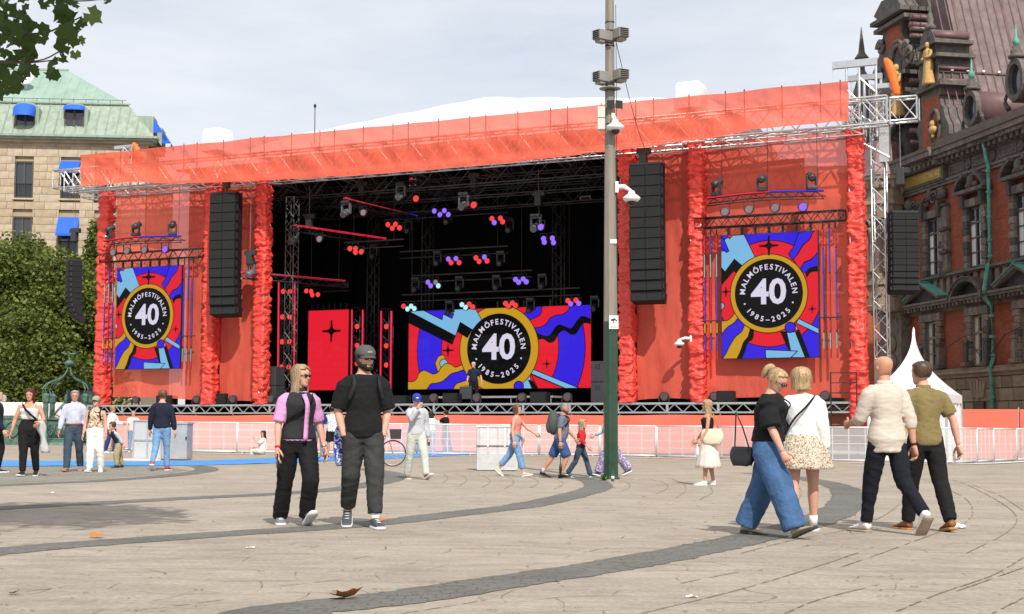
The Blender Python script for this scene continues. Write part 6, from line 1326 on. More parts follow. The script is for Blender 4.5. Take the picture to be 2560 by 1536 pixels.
def domecam(p, arm, label, sc_=1.):
    t = thing('dome_camera', label, 'camera', p, 0, 'surveillance cameras'); s = sc_
    MB().lathe([(.03 * s, .14 * s), (.06 * s, .13 * s), (.08 * s, .07 * s), (.19 * s, -.01 * s), (.195 * s, -.04 * s), (.15 * s, -.09 * s), (.1 * s, -.1 * s)], 18).build('shroud', m_cw, t, True)
    MB().lathe([(.098 * s, -.1 * s), (.095 * s, -.14 * s), (.06 * s, -.185 * s), (.005, -.2 * s)], 16).build('dome', m_dome, t, True)
    MB().path([(0, 0, .13 * s), (arm[0] * .5, arm[1] * .5, .13 * s + arm[2]), (arm[0], arm[1], .12 * s + arm[2])], [.03 * s, .055 * s, .06 * s], 8).build('arm', m_cw, t, True); MB().box((arm[0], arm[1], .12 * s + arm[2]), (.07, .12, .24 * s)).build('wall_plate', m_cw, t)
domecam(mp0 + Vector((.1, -.26, mz(293))), (-.04, .16, .06), 'white dome camera high on the mast'); domecam(mp0 + Vector((.46, -.1, mz(474))), (-.32, .04, .10), 'white dome camera on an arm right of the mast')
u_, z_ = SP(1698, 858, -.4); domecam(SW(u_, -.4, z_), (.45, .2, .06), 'small white dome camera on the red tower near the right screen', 1.0)
sgn = thing('camera_notice_sign', 'small white notice sign with camera symbol on the mast', 'sign', mp0 + Vector((.06, -.168, mz(797) - .14)), .02)
MB().b2((-.10, -.008, 0), (.10, 0, .29)).build('plate', m_white, sgn); sy = MB().box((-.01, -.011, .2), (.10, .003, .045), Matrix.Rotation(-.3, 3, 'Y')).box((.0, -.011, .15), (.02, .003, .06)).box((.055, -.011, .185), (.03, .003, .03), Matrix.Rotation(-.3, 3, 'Y')); sy.build('camera_symbol', m_blk, sgn)
MB().b2((-.08, -.0105, .03), (.08, -.009, .045)).b2((-.08, -.0105, .06), (.06, -.009, .07)).build('text_lines', m_flb, sgn)
tag(MB().box((0, 0, 0), (.14, .004, .09)).build('sticker', m_white, None), 'white torn sticker on the grey mast shaft', 'sticker').location = mp0 + Vector((.06, -.135, mz(589)))
# wire from the mast to the roof
wr = MB(); a = mp0 + Vector((.14, -.05, mz(70))); b = SW(8.2, -1.2, 11.3); wr.path([a.lerp(b, k / 12) + Vector((0, 0, -1.4 * math.sin(math.pi * k / 12))) for k in range(13)], .008, 4); tag(wr.build('overhead_wire', m_blk, None), 'thin wire sagging from the mast to the stage roof', 'wire')
# bottle and weeds at the mast foot
bt = gnd(1532, 1204); b = thing('glass_bottle', 'small green glass bottle standing at the mast foot', 'bottle', bt); MB().lathe([(.03, 0), (.032, .01), (.032, .14), (.013, .19), (.013, .25), (.015, .255)], 12).build('glass', M('green_glass', (.01, .09, .04), .08), b, True); MB().lathe([(.0328, .05), (.0328, .11)], 12).build('label', m_white, b, True)
wd = thing('weed', 'green weed growing at the foot of the mast', 'weed', gnd(1512, 1202)); ww = MB(); rw = random.Random(4)
for k in range(26):
    a = rw.uniform(0, 6.28); L = rw.uniform(.08, .22); d = Vector((math.cos(a), math.sin(a), rw.uniform(.3, 1))).normalized(); s = Vector((-math.sin(a), math.cos(a), 0)) * .035; ww.add([s * .2, -s * .2, d * L * .5 - s, d * L, d * L * .5 + s], [(0, 1, 2, 3, 4)])
ww.build('leaves', M('weed_green', (.09, .17, .02), .6), wd, fixn=False)
# ================================================================ bicycle
wb = gnd(982, 1167); bk = thing('bicycle', 'bicycle with black front basket and silver frame standing by the blue carpet', 'bicycle', wb, math.radians(4)); m_sil = M('bike_silver', (.5, .5, .52), .3, .7)
def wheel(x):
    n_ = 32; w = MB().path([(x + .335 * math.cos(6.2832 * k / n_), 0, .35 + .335 * math.sin(6.2832 * k / n_)) for k in range(n_ + 1)], .016, 6).build('tyre', m_rubber, bk, True)
    MB().path([(x + .315 * math.cos(6.2832 * k / n_), 0, .35 + .315 * math.sin(6.2832 * k / n_)) for k in range(n_ + 1)], .009, 5).build('rim', m_sil, w, True)
    s = MB()
    for k in range(18): a = 6.2832 * k / 18; s.tube((x + .02 * math.cos(a + 1), 0, .35 + .02 * math.sin(a + 1)), (x + .31 * math.cos(a), 0, .35 + .31 * math.sin(a)), .002, 3)
    s.build('spokes', m_sil, w)
wheel(0); wheel(-1.08)
f = MB(); f.tube((0, .0, .35), (-.16, 0, .85), .016, 6).tube((-.16, 0, .85), (-.2, 0, 1.0), .018, 6).tube((-.17, 0, .8), (-.58, 0, .36), .02, 6).tube((-.58, 0, .36), (-.74, 0, .85), .018, 6).tube((-.58, 0, .36), (-1.08, .04, .35), .011, 6).tube((-1.08, .04, .35), (-.72, .02, .78), .01, 6).tube((-.185, 0, .74), (-.62, 0, .48), .018, 6); f.build('frame', m_sil, bk, True)
MB().path([(-.42, -.26, 1.03), (-.28, -.2, 1.06), (-.2, 0, 1.05), (-.28, .2, 1.06), (-.42, .26, 1.03)], .013, 6).build('handlebar', m_sil, bk, True); MB().ell((-.76, 0, .9), (.13, .09, .04)).build('saddle', m_rubber, bk, True)
bs_ = MB()
for x, y, x1, y1 in ((-.1, -.17, .22, -.17), (.22, -.17, .22, .17), (.22, .17, -.1, .17), (-.1, .17, -.1, -.17)):
    bs_.add([(x * .85 + .02, y * .85, .72), (x1 * .85 + .02, y1 * .85, .72), (x1, y1, .98), (x, y, .98)], [(0, 1, 2, 3)])
bs_.add([(-.07, -.14, .72), (.2, -.14, .72), (.2, .14, .72), (-.07, .14, .72)], [(0, 1, 2, 3)]); bs_.build('basket', M('basket_mesh', (.02, .02, .022), .6, alpha=.85), bk, fixn=False)
MB().tube((-1.0, -.05, .33), (-1.12, -.2, .0), .012, 5).build('kickstand', m_sil, bk); MB().lathe([(.02, -.01), (.02, .01)], 8, (.1, -.03, .22), R=Matrix.Rotation(math.pi / 2, 3, 'X')).build('reflector', M('reflector_orange', (.8, .22, .02), .3), bk)
# ================================================================ litter and fallen leaves
m_dl = M('dead_leaf', (.42, .17, .035), .8, 0, .35, 20)
for (px, py, s, lb) in ((232, 1346, .10, 'curled orange dead leaf in the tree shade at left'), (870, 1497, .13, 'curled brown dead leaf on the nearest dark band'), (948, 1304, .08, 'small dead leaf beside the bearded man'), (2155, 1233, .06, 'dead leaf near the right dark band'), (35, 1486, .05, 'tiny dead leaf in the lower left corner')):
    g = gnd(px, py); me = leaf_shape(int(px)).add([], []); m = MB(); m.v = [(x, y, .02 + .45 * abs(x) ** 1.5 + .2 * y * y) for x, y, z in me.v]; m.f = me.f; m.mi = [0] * len(m.f); o = m.build('fallen_leaf', m_dl, None, True, fixn=False); o.location = g + Vector((0, 0, .004)); o.scale = (s, s, s); o.rotation_euler = (.1, .2, px); tag(o, lb, 'leaf', 'fallen leaves')
g = gnd(2392, 1322); npk = MB().grid(lambda a, b: ((a - .5) * .2, (b - .5) * .13, .012 + .045 * abs(nzf(a * 3, b * 3 + 1)) + .03 * math.sin(a * 3.1) * math.sin(b * 3.1)), 12, 10); o = npk.build('paper_napkin', m_strap, None, False, fixn=False); o.location = g; tag(o, 'crumpled white paper napkin on the paving at right', 'napkin')
for (px, py, lb) in ((1590, 1199, 'small white paper scrap right of the mast foot'), (1729, 1495, 'small white paper scrap in the foreground'), (626, 1371, 'tiny white scrap on the paving left of centre'), (130, 1233, 'tiny white scrap near the cobbles')):
    o = MB().grid(lambda a, b: ((a - .5) * .07, (b - .5) * .05, .006 + .02 * abs(nzf(a * 3 + px, b * 3))), 4, 4).build('paper_scrap', m_strap, None, fixn=False); o.location = gnd(px, py); tag(o, lb, 'litter', 'paper scraps')
# ================================================================ people
def cloth(name, rgb, rough=.85, var=.14, vs=10, bump=.4, bs=34): return M(name, rgb, rough, 0, var, vs, bump, bs, spec=.2)
def hairmat(name, a): return M(name, a, .5, 0, .45, 26, .5, 60, stretch=(1, 1, .18), spec=.35)
SK = {'f': M('skin_fair', (.60, .33, .24), .5, 0, .08, 12, .08, 120, spec=.35), 't': M('skin_tan', (.52, .26, .165), .5, 0, .08, 12, .08, 120, spec=.35), 'p': M('skin_pale', (.66, .40, .31), .5, 0, .08, 12, .08, 120, spec=.35)}
m_eye = M('eye_dark', (.03, .022, .018), .3); m_lip = M('lips', (.42, .15, .13), .5); m_sung = M('sunglass_black', (.006, .006, .007), .12)
def bake(mb, voxel, smooth=4, wr=None, name='b'):
    me = mb.mesh(name, []); o = bpy.data.objects.new(name, me); COL.objects.link(o)
    r = o.modifiers.new('r', 'REMESH'); r.mode = 'VOXEL'; r.voxel_size = voxel; r.use_smooth_shade = True
    if smooth: s = o.modifiers.new('s', 'SMOOTH'); s.factor = .5; s.iterations = smooth
    dg = bpy.context.evaluated_depsgraph_get(); m2 = bpy.data.meshes.new_from_object(o.evaluated_get(dg)); bpy.data.objects.remove(o); bpy.data.meshes.remove(me)
    if wr:
        amp, fx, fz, seed = wr; n = len(m2.vertices); co = np.empty(n * 3, 'f'); m2.vertices.foreach_get('co', co); co = co.reshape(-1, 3); no = np.array([v.normal[:] for v in m2.vertices])
        nf = noise.noise; d = np.empty(n)
        for i in range(n):
            x, y, z = co[i]; w = nf((x * 3 + seed, y * 3, z * 3)) * .35; a = nf((x * fx + w * 3, y * fx + seed, z * fz + w * 4)); d[i] = (1 - abs(a) * 2.4) * .6 + nf((x * fx * .4, y * fx * .4 + seed, z * fz * .35)) * .9
        co += no * (d * amp)[:, None]; m2.vertices.foreach_set('co', co.astype('f').ravel()); m2.update()
    m2.polygons.foreach_set('use_smooth', [True] * len(m2.polygons)); return m2
def ringe(c, side, fwd, rx, ry, n=16, ex=2.0, dy=0.):
    o = []
    for k in range(n):
        a = 2 * math.pi * k / n; ca, sa = math.cos(a), math.sin(a); q = (abs(ca) ** ex + abs(sa) ** ex) ** (-1 / ex); o.append(c + side * (rx * ca * q) + fwd * (ry * sa * q + dy))
    return o
def limb(mb, pts, rad, side, n=12):
    pts = [Vector(p) for p in pts]; R = []
    for i, p in enumerate(pts):
        t = (pts[min(i + 1, len(pts) - 1)] - pts[max(i - 1, 0)]).normalized(); s = (side - t * side.dot(t)).normalized(); f = t.cross(s); r = rad[i]; rx, ry = r if isinstance(r, tuple) else (r, r); R.append(ringe(p, s, f, rx, ry, n))
    mb.loft(R)
HEADR = [(0, .10, .34, .06), (.05, .19, .39, .0), (.12, .245, .405, -.12), (.2, .275, .40, -.24), (.28, .295, .395, -.32), (.36, .31, .40, -.37), (.44, .325, .385, -.41), (.52, .335, .375, -.44), (.60, .345, .39, -.465), (.68, .345, .385, -.47), (.76, .335, .36, -.46), (.84, .305, .30, -.42), (.91, .25, .22, -.345), (.96, .17, .13, -.25), (.99, .08, .05, -.14), (1.0, .02, .0, -.06)]
def hring(t):
    for i in range(len(HEADR) - 1):
        a, b = HEADR[i], HEADR[i + 1]
        if t <= b[0]: f = (t - a[0]) / (b[0] - a[0]); return [a[k] + (b[k] - a[k]) * f for k in (1, 2, 3)]
    return list(HEADR[-1][1:])
def head_pts(t, inf=0., n=24, drop=0.):
    w, f, b = hring(max(0, min(1, t))); o = []
    for k in range(n):
        a = 2 * math.pi * k / n; sx, cy = math.sin(a), math.cos(a)     # a=0 front
        y = -(f if cy > 0 else -b) * abs(cy) ** .9 * (1 if cy > 0 else -1)
        ww = w * abs(sx) ** .82 * (1 if sx > 0 else -1); L = math.hypot(ww, y) + 1e-6
        o.append((ww + inf * ww / L, y + inf * y / L, t))
    return o
def build_head(mb, skin=0, fem=False, beard=None):
    R = [[Vector(p) for p in head_pts(t, -.012 if fem and t < .3 else 0)] for t, *_ in HEADR]; mb.loft(R, skin)
    mb.add([(-.022, -.385, .54), (.022, -.385, .54), (.052, -.40, .375), (-.052, -.40, .375), (0, -.50, .405), (0, -.40, .55), (0, -.42, .36)], [(0, 4, 3), (1, 2, 4), (0, 5, 4), (5, 1, 4), (3, 4, 6), (4, 2, 6)], skin)
    for s in (-1, 1):
        mb.ell((s * .345, .02, .47), (.035, .065, .11), 8, 8, Matrix.Rotation(.25, 3, 'X'), skin); mb.ell((s * .125, -.345, .52), (.052, .03, .024), 8, 6, None, 1); mb.ell((s * .125, -.36, .595), (.075, .03, .016), 8, 6, None, 1)
    mb.ell((0, -.385, .235), (.085, .028, .016), 10, 6, None, 2); mb.ell((0, -.385, .212), (.06, .026, .015), 8, 6, None, 2)
def hair_cap(mb, inf=.07, t0=.3, front=.80, side_a=70, low_a=100, n=24, ext=None, jit=.03, seed=0.):
    """shell over the skull, open over the face"""
    ts = [t0 + (1 - t0) * k / 16 for k in range(17)]; P = []; A = []
    for t in ts:
        for k, p in enumerate(head_pts(min(t, .995), inf * (1 if t < .97 else .5), n)):
            z = t + (inf * .9 if t > .6 else 0) * (t - .6) / .4; q = 1 + jit * nzf(p[0] * 9 + seed, p[1] * 9, t * 5); P.append((p[0] * q, p[1] * q, z)); 
    f = []
    for j in range(16):
        t = ts[j] + .5 * (1 - t0) / 16
        for k in range(n):
            a = abs(((k + .5) / n * 360 + 180) % 360 - 180)     # 0 = front
            lim = low_a if t < .5 else (side_a if t < front else (side_a * max(0, 1 - (t - front) / .08) ) )
            if a > lim: f.append((j * n + k, j * n + (k + 1) % n, (j + 1) * n + (k + 1) % n, (j + 1) * n + k))
    f.append(tuple(range(16 * n, 17 * n))); mb.add(P, f)
def long_hair(mb, bottom=-.7, inf=.09, open_a=62, n=24, back=1., seed=0., flare=.05):
    ts = [1 - k * .07 for k in range(int((1 - bottom) / .07) + 1)]; P = []
    for t in ts:
        tt = max(t, .30); pts = head_pts(min(tt, .985), inf + (flare * (.4 - t) if t < .4 else 0), n)
        for k, p in enumerate(pts):
            a = 2 * math.pi * k / n; st = .035 * nzf(a * 5 + seed, t * .9) + .018 * nzf(a * 14, t * .6, seed); q = 1 + st; x, y = p[0] * q, p[1] * q
            if t < .25: y = y * (1 - .25 * min(1, (.25 - t))) + .05 * (.25 - t); y = max(y, -.20 if abs(x) > .1 else -.1)
            P.append((x, y, t + (inf * .8 * (t - .6) / .4 if t > .6 else 0)))
    f = []
    for j in range(len(ts) - 1):
        t = ts[j]
        for k in range(n):
            a = abs(((k + .5) / n * 360 + 180) % 360 - 180); lim = open_a if t < .82 else open_a * max(0, 1 - (t - .82) / .06)
            if a > lim: f.append((j * n + k, j * n + (k + 1) % n, (j + 1) * n + (k + 1) % n, (j + 1) * n + k))
    f.append(tuple(range(n))); mb.add(P, f)
def strands(par, mat, hx, hh, ty, o, seed, n):
    """loose locks lying over the hair shell"""
    r = random.Random(int(seed * 100)); m = MB(); inf = o.get('inf', .07) + .005; lng = ty == 'longhair'
    if mat.name + '_lock' not in MATS:
        m_, nn, l, b = nodes_mat(mat.name + '_lock'); g = nn.new('ShaderNodeNewGeometry'); c0 = [v.color[:3] for v in [nd for nd in mat.node_tree.nodes if nd.type == 'VALTORGB'][0].color_ramp.elements]
        l.new(ramp(nn, l, g.outputs['Random Per Island'], [(0, tuple(x * .85 for x in c0[0])), (.6, tuple((x + y) / 2 for x, y in zip(*c0))), (1, tuple(min(1, x * 1.1) for x in c0[1]))]), b.inputs['Base Color']); b.inputs['Roughness'].default_value = .45; MATS[mat.name + '_lock'] = m_
    for _ in range(n):
        lo = o.get('open_a', 62) if lng else o.get('side_a', 78); a = math.radians(r.uniform(lo + 4, 180)) * r.choice((-1, 1)); t = r.uniform(.55, .98); end = (o.get('bottom', -.7) if lng else o.get('t0', .3)) + r.uniform(-.06, .14); k = 7; P = []; da = r.uniform(-.14, .14); lift = r.uniform(0, .022)
        if not lng: end = max(end, t - r.uniform(.15, .4))
        for i in range(k):
            tt = t + (end - t) * i / (k - 1); aa = a + da * i / k + .05 * math.sin(i * 1.3 + a * 9); w, f, bk = hring(max(.30 if lng else .02, min(.985, tt))); fl = o.get('flare', .05) * (.4 - tt) if lng and tt < .4 else 0
            sx, cy = math.sin(aa), math.cos(aa); y = -(f if cy > 0 else -bk) * abs(cy) ** .9 * (1 if cy > 0 else -1); x = w * abs(sx) ** .82 * (1 if sx > 0 else -1); L = math.hypot(x, y) + 1e-6; e = inf + fl + lift; x += e * x / L; y += e * y / L
            if lng and tt < .25: y = y * (1 - .25 * min(1, .25 - tt)) + .05 * (.25 - tt); y = max(y, -.2)
            wd = .015 * (1 - .7 * i / (k - 1)); zz = tt + (inf * .85 * (tt - .6) / .4 if tt > .6 else 0)
            for q in (-wd, wd): P.append(hx((x + q * cy, y + q * sx, zz)))
        m.add(P, [(2 * i, 2 * i + 1, 2 * i + 3, 2 * i + 2) for i in range(k - 1)])
    o2 = m.build('hair_locks', MATS[mat.name + '_lock'], par, True, fixn=False); o2['kind'] = 'stuff'
def solid(o, th): md = o.modifiers.new('thick', 'SOLIDIFY'); md.thickness = th; md.offset = -1
def shoe_mesh(L, w, h, sole=.22):
    up, so = MB(), MB(); sec = [(-.24, .36, .95, 1.0), (-.2, .44, 1.0, 1.05), (-.05, .46, 1.0, 1.15), (.12, .46, 1.0, 1.0), (.32, .50, 1.0, .74), (.52, .52, 1.0, .56), (.66, .46, 1.0, .46), (.74, .32, .9, .34), (.77, .14, .6, .26)]
    R, S = [], []
    for y, hw, _, hh in sec:
        R.append([Vector((w * hw * math.cos(a), -y * L, h * (sole * .8 + (hh - sole * .8) * (math.sin(a) * .5 + .5) ** .7))) for a in [-math.pi / 2 + 2 * math.pi * k / 14 for k in range(14)]])
        r = []
        for sx, z in ((-1, 0), (-1, sole), (-.6, sole), (.6, sole), (1, sole), (1, 0)): r.append(Vector((w * (hw + .05) * sx, -y * L * 1.02, h * z + (.02 * L if y > .7 else 0))))
        S.append(r)
    up.loft(R); so.loft(S); return up, so
SEED = [0]
def person(label, loc, H, heading, pose, look, near=False, group=None, rootz=None):
    SEED[0] += 1; seed = SEED[0] * 1.7; fem = look.get('fem', False); wt = look.get('wt', 1.)
    root = thing('person', label, 'person', loc, math.radians(heading), group); V3 = Vector; X = V3((1, 0, 0))
    vx = .0125 if near else .022; D = math.radians
    # ---- skeleton
    P = V3((0, 0, .53 * H)); lean = D(pose.get('lean', 0)); tw = D(pose.get('twist', 0)); sl = D(pose.get('side', 0))
    sp = (V3((math.sin(sl), -math.sin(lean), math.cos(lean) * math.cos(sl)))).normalized(); shd = V3((math.cos(tw), math.sin(tw), 0)); shf = V3((math.sin(tw), -math.cos(tw), 0))
    neck = P + sp * .305 * H; J = {}
    legs = {}; kadd = {'L': 0., 'R': 0.}
    def leg(nm, s):
        fx, kn, ab, fp = (list(pose.get(nm + 'leg', (0, 0, 3, 0))) + [0] * 4)[:4]; a, k, b = D(fx), D(kn + kadd[nm]), D(ab); hip = P + X * s * (.053 if not fem else .052) * H * (1 + (wt - 1) * .5)
        th = V3((s * math.sin(b), -math.sin(a) * math.cos(b), -math.cos(a) * math.cos(b))); knee = hip + th * .245 * H; sh = V3((s * math.sin(b) * .3, -math.sin(a - k), -math.cos(a - k))).normalized(); return (hip, knee, knee + sh * .243 * H, D(fp), s)
    def lowz(l): return l[2].z - (.043 * math.cos(l[3]) + (.036 if l[3] > 0 else .117) * abs(math.sin(l[3]))) * H
    for _ in range(40):
        legs = {'L': leg('L', 1), 'R': leg('R', -1)}; zl, zr = lowz(legs['L']), lowz(legs['R'])
        if pose.get('lift') or abs(zl - zr) < .004 * H: break
        kadd['L' if zl < zr else 'R'] += 1.2
    low = min(zl, zr)
    dz = -low if rootz is None else rootz - P.z + .0; sh_ = V3((0, 0, dz)); P += sh_; neck += sh_; legs = {k: (a + sh_, b + sh_, c + sh_, d, s) for k, (a, b, c, d, s) in legs.items()}
    shw = (.093 if fem else .101) * H * (1 + (wt - 1) * .4); arms = {}
    for s, nm in ((1, 'L'), (-1, 'R')):
        fx, ab, el, inn = (list(pose.get(nm + 'arm', (0, 7, 12, 0))) + [0] * 4)[:4]; a, b, e, i = D(fx), D(ab), D(el), D(inn); S = P + sp * .272 * H + shd * s * shw
        u = shd * (s * math.sin(b)) + shf * (math.sin(a) * math.cos(b)) + V3((0, 0, -math.cos(a) * math.cos(b))); E = S + u.normalized() * .172 * H
        f = shd * (s * math.sin(b) * .5 * math.cos(i) - s * math.sin(i)) + shf * (math.sin(a + e) * math.cos(i)) + V3((0, 0, -math.cos(a + e) * math.cos(i))); f.normalize(); Wr = E + f * .146 * H; arms[nm] = (S, E, Wr, f, s)
    # ---- body
    hh = .128 * H * look.get('hs', 1.); hy, hp, hr = [D(q) for q in pose.get('head', (0, 0, 0))]
    skin = SK[look.get('skin', 'f')]; tors = [(-.17, .072, .05), (0, .092, .064), (.18, .088, .06), (.36, .078, .056), (.58, .090, .062), (.78, .100, .066), (.88, .099, .056), (.935, .084, .050), (.985, .058, .043), (1.03, .040, .038), (1.08, .034, .035)] if not fem else [(-.17, .075, .05), (0, .098, .068), (.18, .088, .060), (.38, .070, .052), (.58, .078, .060), (.74, .084, .068), (.87, .084, .052), (.93, .071, .046), (.98, .048, .038), (1.03, .034, .033), (1.08, .029, .031)]
    def trings(f0, f1, off, ext=0., n=22, prof=tors, wx=1., bot=None):
        fs = sorted(set([f0, f1] + [p[0] for p in prof if f0 < p[0] < f1])); o = []
        for f in fs:
            for i in range(len(prof) - 1):
                if prof[i][0] <= f <= prof[i + 1][0]: q = (f - prof[i][0]) / (prof[i + 1][0] - prof[i][0]); rx = prof[i][1] + (prof[i + 1][1] - prof[i][1]) * q; ry = prof[i][2] + (prof[i + 1][2] - prof[i][2]) * q; break
            else: rx, ry = (prof[0][1:] if f < prof[0][0] else prof[-1][1:])
            mid = max(0, 1 - abs(f - .35) / .6); w_ = 1 + (wt - 1) * (1.0 if f < .75 else .5); fl = 1 + ext * max(0, (.35 - f)); t2 = tw * max(0, min(1, f)); sd = V3((math.cos(t2), math.sin(t2), 0)); fd = V3((math.sin(t2), -math.cos(t2), 0)); belly = .02 * H * (look.get('belly', 0)) * math.exp(-((f - .32) / .25) ** 2) + (.012 * H * math.exp(-((f - .72) / .13) ** 2) * look.get('bust', 1.) if fem else 0)
            o.append(ringe(P + sp * .305 * H * f, sd, fd, (rx * H * w_ + off * (1 if f < .78 else .6)) * wx * fl, (ry * H * w_ + off * (1 if f < .72 else .6)) * fl + belly * .5, n, 2.3, belly * .6))
        return o
    bd = MB(); bd.loft(trings(-.17, 1.08, -.007)); bd.loft([ringe(q, X, V3((0, -1, 0)), r, r, 12) for q, r in ((neck - sp * .03 * H, .037 * H if not fem else .031 * H), (neck + sp * .01 * H, (.033 if not fem else .028) * H), (neck + V3((0, -.012 * H, .05 * H)), (.033 if not fem else .029) * H))])
    for nm, (S, E, Wr, f, s) in arms.items(): k = (.92 if fem else 1.) * (1 + (wt - 1) * .8); limb(bd, [S - (E - S) * .02, S.lerp(E, .25), S.lerp(E, .7), E, E.lerp(Wr, .3), E.lerp(Wr, .75), Wr], [r * H * k for r in (.026, .028, .0255, .0235, .0245, .018, .0155)], shf)
    lk = (1. if not fem else 1.03) * (1 + (wt - 1) * .9)
    for nm, (hp_, kn_, an_, fp_, s) in legs.items(): limb(bd, [hp_ + V3((0, 0, .03 * H)), hp_.lerp(kn_, .15), hp_.lerp(kn_, .6), kn_, kn_.lerp(an_, .28), kn_.lerp(an_, .7), an_ - V3((0, 0, .02 * H))], [r * H * lk for r in (.05, .052, .042, .032, .0335, .024, .021)], X)
    bm = bake(bd, vx if near else .02, 3, None, 'body')
    ex = MB(); k0 = MB(); build_head(k0, 0, fem); RH = Matrix.Rotation(hy, 3, 'Z') @ Matrix.Rotation(hp, 3, 'X') @ Matrix.Rotation(hr, 3, 'Y'); hb = neck + V3((0, -.008 * H - math.sin(lean) * .02 * H, .026 * H)); piv = V3((0, .10, .12))
    def hx(p): return hb + (RH @ (V3(p) - piv) + piv) * hh
    ex.add([hx(p) for p in k0.v], k0.f); ex.mi = list(k0.mi)
    for nm, (S, E, Wr, f, s) in arms.items():
        if (nm in look.get('nohand', '')): continue
        med = (-shd * s); med = (med - f * med.dot(f)).normalized(); thb = f.cross(med) * 1.0; thb = (shf - f * shf.dot(f)); thb = (thb - med * thb.dot(med)); thb = thb.normalized() if thb.length > .1 else f.cross(med).normalized()
        hl = .058 * H; ph = [(0, .0155, .0125), (.25, .0205, .013), (.7, .0255, .0115), (1.0, .0245, .0095)]
        ex.loft([ringe(Wr + f * hl * t, thb, med, a * H, b * H, 10, 2.6) for t, a, b in ph])
        cur = D(look.get('curl', 22))
        for q, (off, ln, rr) in enumerate(((.0185, .042, .0056), (.0065, .047, .0058), (-.0055, .044, .0056), (-.0165, .035, .0050))):
            p0 = Wr + f * hl * .93 + thb * off * H; pts = [p0]; d = f.copy()
            for sg in range(3):
                c = cur * (.5 + .35 * sg) * (1 + .12 * q); d2 = f * math.cos(cur * .4 + c * (sg + .4) * .8) + med * math.sin(cur * .4 + c * (sg + .4) * .8); pts.append(pts[-1] + d2 * ln * H * (.45, .32, .23)[sg])
            ex.path(pts, [rr * H, rr * H * .95, rr * H * .85, rr * H * .6], 7)
        t0 = Wr + f * hl * .22 + thb * .016 * H; ex.path([t0, t0 + (thb * .75 + f * .6 + med * .25).normalized() * .024 * H, t0 + (thb * .55 + f * .8 + med * .35).normalized() * .044 * H, t0 + (thb * .35 + f * .95 + med * .5).normalized() * .056 * H], [.0085 * H, .007 * H, .006 * H, .0045 * H], 7)
    exm = ex.mesh('x', [], True); b1 = bmesh.new(); b1.from_mesh(bm); b1.from_mesh(exm); b1.to_mesh(bm); b1.free(); bpy.data.meshes.remove(exm)
    for m_ in (skin, m_eye, look.get('lip', m_lip)): bm.materials.append(m_)
    link('body', bm, root)
    # ---- clothes
    for g in look['wear']:
        ty = g[0]; mat = g[1]; o = g[2] if len(g) > 2 else {}; mb = MB(); nm_ = o.get('name', ty)
        if ty in ('shirt', 'vest', 'top'):
            off = o.get('off', .012) * (H / 1.75); f0 = o.get('hem', -.12); ft = o.get('neck', 1.0)
            mb.loft(trings(f0, ft, off, o.get('flare', 0)));
            sle = o.get('sleeve', 0.)
            if sle:
                for n2, (S, E, Wr, f, s) in arms.items():
                    k = (.92 if fem else 1.) * (1 + (wt - 1) * .8); so_ = off * .5 + o.get('sloose', .006); pts = [S - shd * s * .055 * H + V3((0, 0, -.006 * H)), S - shd * s * .012 * H + V3((0, 0, -.004 * H)), S.lerp(E, .14)]; rad = [.030 * H * k, .0305 * H * k + off * .3, .0315 * H * k + so_ * .75]
                    if sle <= 1: pts += [S.lerp(E, sle * .6), S.lerp(E, sle)]; rad += [.031 * H * k + so_, .030 * H * k + so_ * 1.15]
                    else: pts += [S.lerp(E, .6), E, E.lerp(Wr, (sle - 1) * .55), E.lerp(Wr, sle - 1)]; rad += [.030 * H * k + so_, .027 * H * k + so_, .026 * H * k + so_ * .9, .019 * H * k + so_ * o.get('cuff', .8)]
                    if o.get('bat'): pts[3:3] = [S.lerp(E, .35) - shd * s * .02 * H]; rad[3:3] = [.05 * H]
                    limb(mb, pts, rad, shf, 14)
            me = bake(mb, vx, o.get('sm', 4), (o.get('wr', .007), 8, o.get('wz', 14), seed)); me.materials.append(mat); ob = link(nm_, me, root)
            if o.get('collar'):
                c = MB(); c.loft([ringe(neck + sp * .305 * H * (q) , shd, shf, (.041 if not fem else .036) * H + e, (.043 if not fem else .038) * H + e, 18) for q, e in ((-.07, .012), (.0, .006), (.06, .002))], cap=False); cc_ = c.build('collar', mat, ob, True); solid(cc_, .006)
        elif ty in ('trousers', 'shorts'):
            w0, w1, w2 = o.get('w', (.058, .044, .034)); end = o.get('end', 1.0); mb.loft(trings(-.20, o.get('waist', .12), .007))
            for n2, (hp_, kn_, an_, fp_, s) in legs.items():
                if end > .5:
                    e = kn_.lerp(an_, (end - .5) * 2); pts = [hp_ + V3((0, 0, .04 * H)), hp_.lerp(kn_, .12), hp_.lerp(kn_, .55), kn_, kn_.lerp(e, .5), e]; rad = [.05 * H * lk, w0 * H * lk, (w0 * .6 + w1 * .4) * H * lk, w1 * H * lk, (w1 * .45 + w2 * .55) * H * (1 + (lk - 1) * .6), w2 * H]
                else: e = hp_.lerp(kn_, end * 2); pts = [hp_ + V3((0, 0, .04 * H)), hp_.lerp(kn_, .12), hp_.lerp(e, .6), e]; rad = [.05 * H * lk, w0 * H * lk, w1 * H * lk, w2 * H * lk]
                limb(mb, pts, rad, X, 14)
            me = bake(mb, vx, 4, (o.get('wr', .009), 7, o.get('wz', 12), seed + 3)); me.materials.append(mat); ob = link(nm_, me, root)
        elif ty == 'skirt':
            top, ln, flare = o.get('top', .3), o['len'], o['flare']; R = []; n = 48; c0 = P + sp * .305 * H * top
